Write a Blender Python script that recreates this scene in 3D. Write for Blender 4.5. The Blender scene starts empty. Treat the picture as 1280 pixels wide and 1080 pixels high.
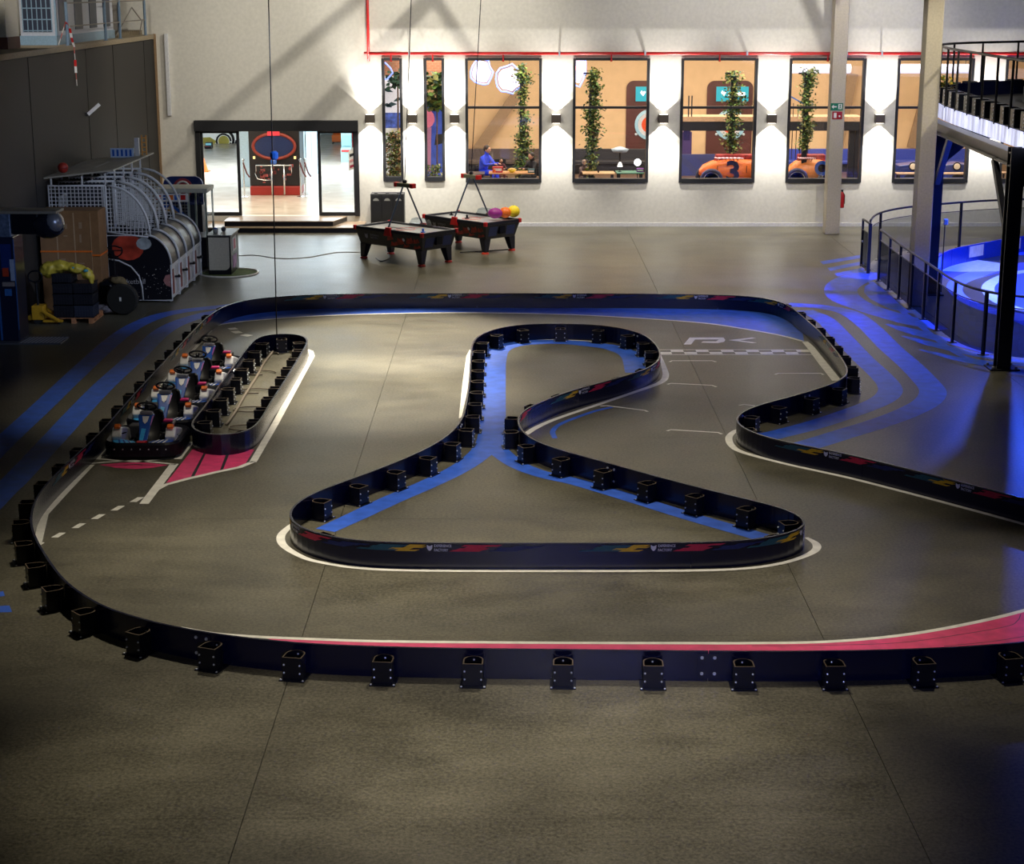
import bpy, math, random
from mathutils import Vector, Matrix
random.seed(7)
R = math.radians
SC = bpy.context.scene
COL = SC.collection
# ------------------------------------------------------------------ camera
CAMZ = 8.0; FPX = 2200.0; PITCH = R(14.16)
cam = bpy.data.cameras.new('camera'); camo = bpy.data.objects.new('camera', cam); COL.objects.link(camo)
camo.location = (0, 0, CAMZ); camo.rotation_euler = (R(90) - PITCH, 0, 0)
cam.sensor_fit = 'HORIZONTAL'; cam.sensor_width = 36; cam.lens = 36 * FPX / 1280
cam.clip_end = 300
SC.camera = camo
SC.view_settings.view_transform = 'Standard'; SC.view_settings.look = 'None'
SC.view_settings.exposure = 0.0; SC.view_settings.gamma = 1; SC.view_settings.use_curve_mapping = False
SC.cycles.max_bounces = 6; SC.cycles.sample_clamp_indirect = 3.0
SC.cycles.caustics_reflective = False; SC.cycles.caustics_refractive = False
# ------------------------------------------------------------------ world
W = bpy.data.worlds.new('world'); SC.world = W; W.use_nodes = True
W.node_tree.nodes['Background'].inputs[0].default_value = (0.55, 0.6, 0.8, 1)
W.node_tree.nodes['Background'].inputs[1].default_value = 0.018

def ray(px, py):
    u = (px - 640) / FPX; v = (540 - py) / FPX
    return (u, math.cos(PITCH) + v * math.sin(PITCH), -math.sin(PITCH) + v * math.cos(PITCH))
def fl(px, py, z=0.0):                      # photograph point -> world point at height z
    d = ray(px, py); t = (z - CAMZ) / d[2]
    return Vector((d[0] * t, d[1] * t, z))
def wp(px, py, Y):                          # photograph point -> world point at distance Y
    d = ray(px, py); t = Y / d[1]
    return Vector((d[0] * t, Y, CAMZ + d[2] * t))
YW = 60.8                                   # front face of the back wall

# ------------------------------------------------------------------ lights
def lamp(name, kind, loc, energy, color=(1, 1, 1), target=None, size=0.3, angle=60, blend=0.3, sy=None):
    l = bpy.data.lights.new(name, kind); l.energy = energy; l.color = color
    if kind == 'SPOT': l.spot_size = R(angle); l.spot_blend = blend; l.shadow_soft_size = size
    if kind == 'POINT': l.shadow_soft_size = size
    if kind == 'AREA':
        l.size = size
        if sy: l.shape = 'RECTANGLE'; l.size_y = sy
    o = bpy.data.objects.new(name, l); COL.objects.link(o); o.location = loc
    if target is not None:
        o.rotation_euler = (Vector(target) - Vector(loc)).to_track_quat('-Z', 'Y').to_euler()
    return o
WARM = (1.0, 0.90, 0.70); COOL = (0.75, 0.87, 1.0); BLUE = (0.03, 0.10, 1.0)
HB = [  # hall lamps under the roof: position, aim, power, cone, blend
    ((-2.6, 41.0, 11.3), (-2.9, 35.8, 0), 16500, 36, 0.85),
    ((-2.5, 47.5, 11.3), (-2.7, 41.0, 0), 18000, 32, 0.6),
    ((-4.2, 26.0, 11.3), (-4.0, 23.0, 0), 3600, 46, 0.9),
    ((1.4, 25.0, 11.3), (1.2, 22.0, 0), 3600, 48, 0.9),
    ((-1.5, 38.0, 11.3), (-1.5, 38.5, 0), 2600, 66, 0.9),
    ((3.5, 30.5, 11.3), (1.6, 28.6, 0), 3000, 66, 0.9),
    ((-3.0, 27.5, 11.3), (-2.6, 27.0, 0), 2500, 62, 0.9),
    ((1.0, 18.5, 11.3), (1.0, 17.0, 0), 4700, 38, 0.95),
    ((-3.2, 18.5, 11.3), (-2.9, 17.2, 0), 3400, 32, 0.95),
    ((6.5, 24.0, 11.3), (6.6, 21.8, 0), 2100, 44, 0.9),
    ((-6.3, 31.0, 9.5), (-6.6, 34.0, 0.4), 1300, 46, 0.8),  # added spot, brightens the parked karts
    ((15.0, 42.0, 11.3), (13.0, 45.0, 5), 2200, 70, 0.2),
    ((-2.0, 52.0, 11.3), (-1.5, 53.5, 0), 3600, 80, 0.9),
    ((5.0, 52.0, 11.3), (5.0, 53.0, 0), 3000, 80, 0.9),
    ((8.0, 40.0, 11.3), (7.5, 40.0, 0), 1600, 70, 0.5),
]
for i, (p, t, e, a, b) in enumerate(HB):
    lamp('high_bay_light', 'SPOT', p, e, WARM, t, 0.25, a, b)
# lamps that wash the upper part of the back wall (hard edged, past the added braces)
lamp('wall_wash_light', 'SPOT', (-2.2, 53.5, 11.6), 1700, (1, .93, .8), (-6.5, 60.8, 6.5), 0.05, 120, 0.5)
lamp('wall_fill_light', 'SPOT', (-3.0, 46.0, 11.5), 4500, (1, .93, .8), (-5.0, 60.8, 6.0), 1.2, 60, 0.9)
lamp('wall_wash_light', 'SPOT', (10.5, 53.5, 11.6), 1500, (1, .95, .9), (6.0, 60.8, 6.0), 0.05, 120, 0.5)
lamp('wall_fill_light', 'SPOT', (8.0, 46.0, 11.5), 4000, (1, .95, .88), (8.0, 60.8, 6.0), 1.2, 60, 0.9)
# blue lamps of the right hand track
lamp('blue_light', 'SPOT', (14.5, 46.5, 4.5), 6500, BLUE, (14.0, 47.0, 0), 0.3, 150, 0.6)
lamp('blue_light', 'SPOT', (11.9, 41.5, 4.4), 900, BLUE, (11.0, 40.0, 0), 0.1, 140, 0.3)
lamp('blue_light', 'SPOT', (13.5, 33.0, 6.5), 420, (0.25, 0.35, 1.0), (10.0, 34.0, 0), 0.05, 75, 0.1)
lamp('blue_light', 'SPOT', (15.0, 54.0, 4.8), 2000, BLUE, (14.5, 53.0, 0), 0.3, 84, 0.6)
# cool fill added in mid hall, brightens the left-hand side
lamp('left_fill_light', 'SPOT', (0.0, 36.0, 7.5), 2300, (0.72, 0.82, 1), (-10.8, 46.3, 2.2), 0.15, 44, 0.8)
lamp('mezzanine_light', 'SPOT', (-11.0, 42.0, 10.8), 1500, (1, .94, .85), (-13.5, 53.0, 7.2), 0.2, 50, 0.6)
lamp('blue_light', 'SPOT', (1.5, -4.0, 6.0), 3600, (0.03, 0.09, 1.0), (1.5, 19.7, 0.25), 0.3, 30, 0.8)  # added blue lamp behind the camera, turns the near barrier navy
lamp('front_wash_light', 'SPOT', (0.0, -4.0, 7.0), 2600, (1, .95, .85), (0.5, 24.0, 0.2), 0.3, 30, 0.8)  # added wash behind the camera, brightens the barrier prints
lamp('column_fill_light', 'SPOT', (7.0, 38.0, 10.5), 2000, (1, .92, .72), (10.7, 45.2, 5.0), 0.1, 34, 0.7)  # added warm spot, brightens the cream column
lamp('machine_fill_light', 'SPOT', (-3.0, 28.0, 6.0), 1500, (0.45, 0.6, 1), (-11.2, 40.2, 2.0), 0.15, 20, 0.7)  # added cool spot, brightens the boxing machine
lamp('wall_fill_light', 'SPOT', (16.0, 48.0, 11.5), 2200, (.9, .92, 1), (17.0, 60.8, 6.5), 1.2, 60, 0.9)
# rooms behind the back wall
lamp('arcade_ceiling_light', 'AREA', (-9.5, 72, 6.2), 3600, (0.8, 0.92, 1), (-9.5, 70, 0), 9, sy=16)
lamp('arcade_front_light', 'AREA', (-8.5, 63, 5.9), 500, (1, 0.8, 0.55), (-8.5, 63, 0), 6, sy=2)
lamp('restaurant_ceiling_light', 'AREA', (7, 66.5, 6.3), 2900, (1.0, 0.84, 0.64), (7, 68, 0), 22, sy=7)
lamp('restaurant_front_light', 'AREA', (7, 62.0, 6.2), 700, (1, .9, .8), (7, 65, 1), 22, sy=0.6)

# ------------------------------------------------------------------ materials
MATS = {}
def mat(name, color, rough=0.5, metal=0.0, emit=0.0, spec=0.5, noise=0.0, nscale=20, bump=0.0, alpha=1.0, coat=0.0):
    if name in MATS: return MATS[name]
    m = bpy.data.materials.new(name); m.use_nodes = True; MATS[name] = m
    nt = m.node_tree; b = nt.nodes['Principled BSDF']
    c = (*color, 1)
    b.inputs['Base Color'].default_value = c; b.inputs['Roughness'].default_value = rough
    b.inputs['Metallic'].default_value = metal; b.inputs['Specular IOR Level'].default_value = spec
    b.inputs['Coat Weight'].default_value = coat
    if emit: b.inputs['Emission Color'].default_value = c; b.inputs['Emission Strength'].default_value = emit
    if alpha < 1: b.inputs['Alpha'].default_value = alpha
    tc = nt.nodes.new('ShaderNodeTexCoord'); n = nt.nodes.new('ShaderNodeTexNoise')
    n.inputs['Scale'].default_value = nscale; n.inputs['Detail'].default_value = 5
    nt.links.new(tc.outputs['Object'], n.inputs['Vector'])
    mx = nt.nodes.new('ShaderNodeMix'); mx.data_type = 'RGBA'; mx.blend_type = 'MULTIPLY'
    mx.inputs[0].default_value = 1.0
    ra = nt.nodes.new('ShaderNodeMapRange'); k = noise or 0.12
    ra.inputs[1].default_value = 0.25; ra.inputs[2].default_value = 0.75
    ra.inputs[3].default_value = 1 - k; ra.inputs[4].default_value = 1 + k
    nt.links.new(n.outputs[0], ra.inputs[0]); nt.links.new(ra.outputs[0], mx.inputs[7])
    mx.inputs[6].default_value = c; nt.links.new(mx.outputs[2], b.inputs['Base Color'])
    if bump:
        bp = nt.nodes.new('ShaderNodeBump'); bp.inputs['Strength'].default_value = bump
        bp.inputs['Distance'].default_value = 0.01
        nt.links.new(n.outputs[0], bp.inputs['Height']); nt.links.new(bp.outputs[0], b.inputs['Normal'])
    return m
BLACK = mat('black_plastic', (0.004, 0.005, 0.010), 0.3, spec=.35)
STEEL = mat('black_steel', (0.012, 0.013, 0.018), 0.4)
DARKGREY = mat('dark_grey_metal', (0.05, 0.05, 0.055), 0.45)
CHROME = mat('chrome', (0.7, 0.7, 0.7), 0.2, 1.0)
ZINC = mat('zinc_bolt', (0.75, 0.8, 0.9), 0.35, 0.6)
WHITE = mat('white_lacquer', (0.72, 0.73, 0.76), 0.35)
RED = mat('red_lacquer', (0.55, 0.02, 0.02), 0.35)
ORANGE = mat('orange_plastic', (0.85, 0.18, 0.02), 0.4)
YELLOW = mat('yellow_plastic', (0.85, 0.6, 0.03), 0.45)
BLUEP = mat('blue_plastic', (0.02, 0.12, 0.6), 0.3)
CYAN = mat('light_blue_plastic', (0.05, 0.4, 0.85), 0.3)
PINK = mat('magenta_plastic', (0.7, 0.03, 0.2), 0.4)
PURPLE = mat('purple_plastic', (0.25, 0.03, 0.3), 0.4)
TEAL = mat('teal_print', (0.012, 0.09, 0.11), 0.4)
RUBBER = mat('tyre_rubber', (0.012, 0.012, 0.012), 0.8)
P_WHITE = mat('white_floor_paint', (0.85, 0.83, 0.76), 0.45, noise=0.15, nscale=6)
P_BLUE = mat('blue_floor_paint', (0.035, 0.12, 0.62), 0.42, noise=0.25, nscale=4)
P_PINK = mat('pink_floor_paint', (0.75, 0.06, 0.19), 0.45, noise=0.2, nscale=5)
P_DARK = mat('dark_floor_paint', (0.03, 0.03, 0.035), 0.45)
WOOD = mat('light_wood', (0.45, 0.24, 0.1), 0.55, noise=0.3, nscale=8)
LEAF = mat('ivy_leaf', (0.10, 0.19, 0.03), 0.6, noise=0.6, nscale=9)
DLEAF = mat('dark_leaf', (0.02, 0.06, 0.03), 0.6, noise=0.5, nscale=9)
SKIN = mat('skin', (0.55, 0.3, 0.2), 0.6)
HAIR = mat('dark_hair', (0.012, 0.008, 0.006), 0.6)

def glass_mat(name, tint=(1, 1, 1), refl=0.06):
    m = bpy.data.materials.new(name); m.use_nodes = True; nt = m.node_tree
    for n in list(nt.nodes): nt.nodes.remove(n)
    o = nt.nodes.new('ShaderNodeOutputMaterial'); mx = nt.nodes.new('ShaderNodeMixShader')
    t = nt.nodes.new('ShaderNodeBsdfTransparent'); g = nt.nodes.new('ShaderNodeBsdfGlossy')
    t.inputs[0].default_value = (*tint, 1); g.inputs['Roughness'].default_value = 0.02
    mx.inputs[0].default_value = refl
    nt.links.new(t.outputs[0], mx.inputs[1]); nt.links.new(g.outputs[0], mx.inputs[2])
    nt.links.new(mx.outputs[0], o.inputs[0]); MATS[name] = m
    return m
GLASS = glass_mat('window_glass'); TINT = glass_mat('smoked_screen', (0.12, 0.13, 0.17), 0.03); TINT2 = glass_mat('clear_grey_screen', (0.55, 0.57, 0.62), 0.04)
def set_in(nt, frm, to): nt.links.new(frm, to)

def floor_mat():
    m = bpy.data.materials.new('polished_concrete'); m.use_nodes = True; nt = m.node_tree; b = nt.nodes['Principled BSDF']
    g = nt.nodes.new('ShaderNodeNewGeometry')
    def noise(scale, detail=6, vec=None, rough=0.6):
        n = nt.nodes.new('ShaderNodeTexNoise'); n.inputs['Scale'].default_value = scale
        n.inputs['Detail'].default_value = detail; n.inputs['Roughness'].default_value = rough
        nt.links.new(vec or g.outputs['Position'], n.inputs['Vector']); return n
    mp = nt.nodes.new('ShaderNodeMapping'); mp.inputs['Scale'].default_value = (0.6, 1.2, 1)
    nt.links.new(g.outputs['Position'], mp.inputs[0])
    n1 = noise(0.45, 5); n2 = noise(1.6, 6, mp.outputs[0]); n3 = noise(22, 4, None, .8)
    cr = nt.nodes.new('ShaderNodeValToRGB'); cr.color_ramp.elements[0].position = 0.56; cr.color_ramp.elements[1].position = 0.87
    cr.color_ramp.elements[0].color = (0.030, 0.028, 0.020, 1); cr.color_ramp.elements[1].color = (0.165, 0.152, 0.108, 1)
    a1 = nt.nodes.new('ShaderNodeMath'); a1.operation = 'MULTIPLY_ADD'; a1.inputs[1].default_value = 0.33
    a2 = nt.nodes.new('ShaderNodeMath'); a2.operation = 'MULTIPLY_ADD'; a2.inputs[1].default_value = 0.25
    a3 = nt.nodes.new('ShaderNodeMath'); a3.operation = 'MULTIPLY'; a3.inputs[1].default_value = 0.85
    nt.links.new(n3.outputs[0], a3.inputs[0]); nt.links.new(n2.outputs[0], a2.inputs[0]); nt.links.new(a3.outputs[0], a2.inputs[2])
    nt.links.new(n1.outputs[0], a1.inputs[0]); nt.links.new(a2.outputs[0], a1.inputs[2])
    nt.links.new(a1.outputs[0], cr.inputs[0]); nt.links.new(cr.outputs[0], b.inputs['Base Color'])
    rr = nt.nodes.new('ShaderNodeMapRange'); rr.inputs[1].default_value = 0.3; rr.inputs[2].default_value = 0.7
    rr.inputs[3].default_value = 0.33; rr.inputs[4].default_value = 0.40
    nt.links.new(n2.outputs[0], rr.inputs[0]); nt.links.new(rr.outputs[0], b.inputs['Roughness'])
    b.inputs['Specular IOR Level'].default_value = 0.5
    bp = nt.nodes.new('ShaderNodeBump'); bp.inputs['Strength'].default_value = 0.05; bp.inputs['Distance'].default_value = 0.004
    return m
FLOOR = floor_mat()
PLASTER = mat('white_plaster', (0.74, 0.72, 0.65), 0.85, noise=0.07, nscale=9)
DPANEL = mat('charcoal_wall_panel', (0.021, 0.019, 0.018), 0.75, noise=0.2, nscale=30)
TAN = mat('tan_plaster', (0.74, 0.52, 0.30), 0.8, noise=0.05, nscale=3)

# ------------------------------------------------------------------ mesh helpers
class MB:
    def __init__(s): s.v = []; s.f = []; s.m = []
    def add(s, vs, fs, mi=0):
        o = len(s.v); s.v += [tuple(x) for x in vs]; s.f += [tuple(i + o for i in f) for f in fs]; s.m += [mi] * len(fs); return s
    def box(s, x0, x1, y0, y1, z0, z1, mi=0, mtx=None):
        vs = [Vector((x, y, z)) for z in (z0, z1) for y in (y0, y1) for x in (x0, x1)]
        if mtx is not None: vs = [mtx @ q for q in vs]
        return s.add(vs, [(0, 2, 3, 1), (4, 5, 7, 6), (0, 1, 5, 4), (2, 6, 7, 3), (0, 4, 6, 2), (1, 3, 7, 5)], mi)
    def bar(s, a, b, w, h, mi=0, up=(0, 0, 1)):
        a = Vector(a); b = Vector(b); d = (b - a); L = d.length; d.normalize()
        x = d.cross(Vector(up)); x = x.normalized() if x.length > 1e-4 else Vector((1, 0, 0)); z = x.cross(d)
        m = Matrix((x, d, z)).transposed().to_4x4(); m.translation = a
        return s.box(-w / 2, w / 2, 0, L, -h / 2, h / 2, mi, m)
    def tube(s, pts, r, n=8, closed=False, mi=0):
        pts = [Vector(p) for p in pts]; N = len(pts); rs = r if isinstance(r, (list, tuple)) else [r] * N
        ring = []; prev = None
        for i, p in enumerate(pts):
            if closed: t = pts[(i + 1) % N] - pts[i - 1]
            else: t = pts[min(i + 1, N - 1)] - pts[max(i - 1, 0)]
            t = t.normalized()
            if prev is None:
                x = t.cross(Vector((0, 0, 1)))
                if x.length < 1e-3: x = t.cross(Vector((0, 1, 0)))
            else: x = prev - t * prev.dot(t)
            x.normalize(); prev = x; y = t.cross(x)
            ring.append([p + (x * math.cos(2 * math.pi * k / n) + y * math.sin(2 * math.pi * k / n)) * rs[i] for k in range(n)])
        vs = [q for rg in ring for q in rg]; fs = []
        for i in range(N if closed else N - 1):
            j = (i + 1) % N
            for k in range(n): fs.append((i * n + k, i * n + (k + 1) % n, j * n + (k + 1) % n, j * n + k))
        if not closed: fs += [tuple(range(n))[::-1], tuple((N - 1) * n + k for k in range(n))]
        return s.add(vs, fs, mi)
    def lathe(s, prof, c=(0, 0, 0), n=16, axis='Z', mi=0):
        c = Vector(c); vs = []; fs = []
        for r, h in prof:
            for k in range(n):
                a = 2 * math.pi * k / n; x, y = r * math.cos(a), r * math.sin(a)
                vs.append(c + (Vector((x, y, h)) if axis == 'Z' else Vector((h, x, y)) if axis == 'X' else Vector((y, h, x))))
        for i in range(len(prof) - 1):
            for k in range(n): fs.append((i * n + k, i * n + (k + 1) % n, (i + 1) * n + (k + 1) % n, (i + 1) * n + k))
        if prof[0][0] > 1e-5: fs.append(tuple(range(n))[::-1])
        if prof[-1][0] > 1e-5: fs.append(tuple((len(prof) - 1) * n + k for k in range(n)))
        return s.add(vs, fs, mi)
    def ball(s, c, r, sc=(1, 1, 1), n=14, mi=0):
        k = n // 2; vs = []; fs = []
        for i in range(k + 1):
            a = math.pi * i / k
            for j in range(n):
                b = 2 * math.pi * j / n
                vs.append((c[0] + r * sc[0] * math.sin(a) * math.cos(b), c[1] + r * sc[1] * math.sin(a) * math.sin(b), c[2] + r * sc[2] * math.cos(a)))
        for i in range(k):
            for j in range(n): fs.append((i * n + j, (i + 1) * n + j, (i + 1) * n + (j + 1) % n, i * n + (j + 1) % n))
        return s.add(vs, fs, mi)
    def prism(s, poly, fn, d0, d1, mi=0):      # poly of 2D points, fn(u, v, d) -> 3D
        n = len(poly); vs = [fn(u, v, d0) for u, v in poly] + [fn(u, v, d1) for u, v in poly]
        fs = [tuple(range(n))[::-1], tuple(range(n, 2 * n))] + [(i, (i + 1) % n, n + (i + 1) % n, n + i) for i in range(n)]
        return s.add(vs, fs, mi)
    def ribbon(s, pts, w, z, closed=False, mi=0, th=0.0):
        pts = [Vector((p[0], p[1], 0)) for p in pts]; N = len(pts); ws = w if isinstance(w, (list, tuple)) else [w] * N
        L = []; 
        for i in range(N):
            t = (pts[(i + 1) % N] - pts[i - 1]) if closed else (pts[min(i + 1, N - 1)] - pts[max(i - 1, 0)])
            t.normalize(); nn = Vector((-t.y, t.x, 0)) * ws[i] / 2
            L.append((pts[i] + nn, pts[i] - nn))
        vs = [(q.x, q.y, z) for ab in L for q in ab]
        fs = [(2 * i, 2 * i + 1, 2 * ((i + 1) % N) + 1, 2 * ((i + 1) % N)) for i in range(N if closed else N - 1)]
        return s.add(vs, fs, mi)
    def build(s, name, mats, parent=None, smooth=False, bevel=0.0, loc=None, rz=0, link=True):
        me = bpy.data.meshes.new(name); me.from_pydata(s.v, [], s.f)
        if not isinstance(mats, (list, tuple)): mats = [mats]
        for m in mats: me.materials.append(m)
        me.polygons.foreach_set('material_index', s.m)
        if smooth: me.polygons.foreach_set('use_smooth', [True] * len(me.polygons))
        me.update()
        o = bpy.data.objects.new(name, me); COL.objects.link(o)
        if parent: o.parent = parent
        if loc: o.location = loc
        o.rotation_euler.z = rz
        if bevel:
            b = o.modifiers.new('bevel', 'BEVEL'); b.width = bevel; b.segments = 2; b.limit_method = 'ANGLE'
        if smooth == 'auto':
            pass
        if 'bolt' in name or name == 'rivets': o['kind'] = 'stuff'
        return o
def tag(o, label=None, cat=None, group=None, kind=None):
    if label: o['label'] = label
    if cat: o['category'] = cat
    if group: o['group'] = group
    if kind: o['kind'] = kind
    return o
def struct(o): o['kind'] = 'structure'; return o
def empty(name, loc=(0, 0, 0), rz=0):
    o = bpy.data.objects.new(name, None); COL.objects.link(o); o.location = loc; o.rotation_euler.z = rz; o.empty_display_size = 0.2
    return o
def copy_tree(o, parent=None):
    c = o.copy(); COL.objects.link(c); c.parent = parent
    for ch in list(o.children): copy_tree(ch, c)
    return c
def subs(o): return list(o.children)
def catmull(pts, closed=False, n=8):
    P = [Vector(p) for p in pts]; N = len(P); out = []
    for i in range(N if closed else N - 1):
        p0 = P[i - 1] if (closed or i > 0) else P[0] * 2 - P[1]
        p1 = P[i]; p2 = P[(i + 1) % N]
        p3 = P[(i + 2) % N] if (closed or i + 2 < N) else P[-1] * 2 - P[-2]
        for k in range(n):
            t = k / n
            out.append(0.5 * ((2 * p1) + (p2 - p0) * t + (2 * p0 - 5 * p1 + 4 * p2 - p3) * t * t + (3 * p1 - p0 - 3 * p2 + p3) * t ** 3))
    if not closed: out.append(P[-1])
    return out
def smooth_pts(P, closed, it=2):
    for _ in range(it):
        Q = list(P)
        for i in range(len(P)):
            if not closed and i in (0, len(P) - 1): continue
            Q[i] = P[i] * 0.5 + (P[i - 1] + P[(i + 1) % len(P)]) * 0.25
        P = Q
    return P
class Path:
    def __init__(s, pts, closed=False, step=0.15):
        P = smooth_pts(catmull(pts, closed, 10), closed, 14)
        if closed: P = P + [P[0]]
        acc = [0]
        for a, b in zip(P, P[1:]): acc.append(acc[-1] + (b - a).length)
        s.P, s.acc, s.L, s.closed = P, acc, acc[-1], closed
        n = int(s.L / step); q = [s._at(s.L * i / n) for i in range(n + 1)]
        q = smooth_pts(q[:-1] if closed else q, closed, 6)
        if closed: q = q + [q[0]]
        s.P = q; acc = [0]
        for a, b in zip(q, q[1:]): acc.append(acc[-1] + (b - a).length)
        s.acc = acc; s.L = acc[-1]
    def _at(s, d):
        if s.closed: d %= s.L
        d = max(0, min(s.L - 1e-6, d)); lo, hi = 0, len(s.acc) - 1
        while hi - lo > 1:
            m = (lo + hi) // 2
            if s.acc[m] <= d: lo = m
            else: hi = m
        t = (d - s.acc[lo]) / max(1e-9, s.acc[hi] - s.acc[lo])
        return s.P[lo].lerp(s.P[hi], t)
    def at(s, d):
        p = s._at(d); t = (s._at(d + 0.08) - s._at(d - 0.08)); t.z = 0; t.normalize()
        return p, t, Vector((-t.y, t.x, 0))
    def near(s, q):
        best = (1e9, 0)
        for k in range(len(s.P) - 1):
            a, b = s.P[k].xy, s.P[k + 1].xy; d = b - a; t = max(0, min(1, (q.xy - a).dot(d) / max(1e-9, d.length_squared))); e = (a + d * t - q.xy).length
            if e < best[0]: best = (e, s.acc[k] + t * d.length)
        return best[1]
def text2d(body, size=1.0, bold=0.0):
    cu = bpy.data.curves.new('t', 'FONT'); cu.body = body; cu.size = size; cu.offset = bold; cu.resolution_u = 2
    cu.align_x = 'CENTER'; cu.align_y = 'CENTER'
    o = bpy.data.objects.new('t', cu); COL.objects.link(o)
    dg = bpy.context.evaluated_depsgraph_get(); dg.update()
    me = bpy.data.meshes.new_from_object(o.evaluated_get(dg))
    v = [(q.co.x, q.co.y) for q in me.vertices]; f = [tuple(p.vertices) for p in me.polygons]
    bpy.data.objects.remove(o); bpy.data.curves.remove(cu); bpy.data.meshes.remove(me)
    return v, f
def text_obj(body, size, mtx, m, parent=None, name='lettering', bold=0.0, sx=1.0):
    v, f = text2d(body, size, bold); mb = MB(); mb.add([mtx @ Vector((a * sx, b, 0)) for a, b in v], f)
    return mb.build(name, m, parent)
# ================================================================== SETTING
# floor: a dark bed with cast slabs on it, joints left open
m = MB(); m.box(-17, 25, -7, YW + 0.3, -0.3, -0.03)
floor = struct(m.build('floor', mat('joint_filler', (0.012, 0.012, 0.012), 0.9)))
xs = [-16.9, -9.29, -2.67, 3.95, 10.57, 17.2, 24.9]; ys = [-6.9, 0.7, 5.8, 10.9, 16.0, 21.1, 26.2, 31.3, 36.4, 41.5, 46.6, 51.7, 56.8, YW + 0.25]
for i in range(len(xs) - 1):
    for j in range(len(ys) - 1):
        m = MB(); g = 0.004; hy = 0.0012
        m.box(xs[i] + g, xs[i + 1] - g, ys[j] + hy, ys[j + 1] - hy, -0.03, 0)
        m.build('concrete_slab', FLOOR, floor)

def wall_with_holes(name, x0, x1, z0, z1, y0, y1, holes, m_):
    X = sorted({x0, x1} | {h[0] for h in holes} | {h[1] for h in holes}); Z = sorted({z0, z1} | {h[2] for h in holes} | {h[3] for h in holes})
    b = MB()
    for a, c in zip(X, X[1:]):
        for d, e in zip(Z, Z[1:]):
            mx, mz = (a + c) / 2, (d + e) / 2
            if any(h[0] < mx < h[1] and h[2] < mz < h[3] for h in holes): continue
            b.box(a, c, y0, y1, d, e)
    return struct(b.build(name, m_))
zt = wp(640, 73, YW).z; zb = wp(640, 228, YW).z
wins = []
for px in (490.8, 543.0): x = wp(px, 150, YW).x; wins.append((x - 0.33, x + 0.33, zb + 0.06, zt))
for k in range(6):
    xl = wp(582.5 + 134.2 * k, 150, YW).x; wins.append((xl, xl + 2.56, zb, zt))
dz = wp(640, 151, YW).z
DX0 = wp(246, 210, YW).x; DX1 = wp(449, 210, YW).x
hole_door = (DX0, DX1, 0.36, dz)
wall_back = wall_with_holes('wall_back', -17, 25, 0, 12, YW, YW + 0.3, wins + [hole_door], PLASTER)
m = MB(); m.box(DX1 + 0.05, 25, YW - 0.03, YW - 0.002, 0, 0.12)
struct(m.build('baseboard_back', mat('white_skirting', (0.7, 0.7, 0.72), 0.5)))
FRAME = mat('anthracite_frame', (0.012, 0.013, 0.016), 0.5)
for n, (a, b, c, d) in enumerate(wins, 1):
    t = 0.07; w = MB()
    w.box(a - .02, a + t, YW - .05, YW + .22, c, d); w.box(b - t, b + .02, YW - .05, YW + .22, c, d)
    w.box(a + t, b - t, YW - .05, YW + .22, d - t, d + .02); w.box(a + t, b - t, YW - .05, YW + .22, c - .02, c + t + .06)
    wo = struct(w.build('window_%d' % n, FRAME))
    g = MB(); g.box(a + t, b - t, YW + .08, YW + .10, c + t, d - t)
    if n > 2:
        zm = wp(640, 134.5, YW).z
        r = MB(); r.box(a + t, b - t, YW + .02, YW + .16, zm - .04, zm + .04); r.build('window_transom', FRAME, wo)
    g.build('pane', GLASS, wo)
# sliding door: box header, two glazed leaves with dark frames
dm = MB(); dm.box(DX0, DX1, YW - .25, YW + .2, dz - .34, dz + .02)
for x in (DX0, DX1): dm.box(x - (.0 if x < -8 else .16), x + (.16 if x < -8 else .0), YW - .1, YW + .2, 0.36, dz - .34)
door = struct(dm.build('door_1', FRAME, bevel=0.01))
for (pa, pb) in ((252, 301), (398, 446)):
    a = wp(pa, 230, YW).x; b = wp(pb, 230, YW).x; f = MB(); z0 = 0.37; z1 = dz - .34
    f.box(a, a + .1, YW, YW + .08, z0, z1); f.box(b - .1, b, YW, YW + .08, z0, z1)
    f.box(a + .1, b - .1, YW, YW + .08, z0, z0 + .12); f.box(a + .1, b - .1, YW, YW + .08, z1 - .08, z1)
    lf = f.build('door_leaf', FRAME, door)
    p = MB(); p.box(a + .1, b - .1, YW + .03, YW + .05, z0 + .12, z1 - .08); p.build('door_pane', GLASS, lf)
# steps in front of the door
sx0 = wp(262, 275, YW).x; sx1 = wp(458, 275, YW).x
st = MB(); st.box(sx0 - .8, sx1, 59.15, YW - .01, 0, .155); st.box(sx0 - .8, sx1, 59.12, YW - .01, .155, .18, 1)
TREAD = mat('step_tread_wood', (0.34, 0.25, 0.17), 0.35, noise=0.2, nscale=5)
steps = tag(st.build('entrance_step', [BLACK, TREAD]), 'lower wide tan entrance step with black riser, directly on the concrete floor', 'step', kind='structure')
st = MB(); a = wp(282, 275, 59.7).x; b = wp(430, 275, 59.7).x
st.prism([(a, 59.45), (b - .35, 59.45), (b, YW - .01), (a, YW - .01)], lambda u, v, d: (u, v, d), .18, .335)
st.prism([(a - .02, 59.42), (b - .33, 59.42), (b + .02, YW - .01), (a - .02, YW - .01)], lambda u, v, d: (u, v, d), .335, .36, 1)
tag(st.build('entrance_step', [BLACK, TREAD]), 'upper narrower tan step under the sliding glass door', 'step', kind='structure')

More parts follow.
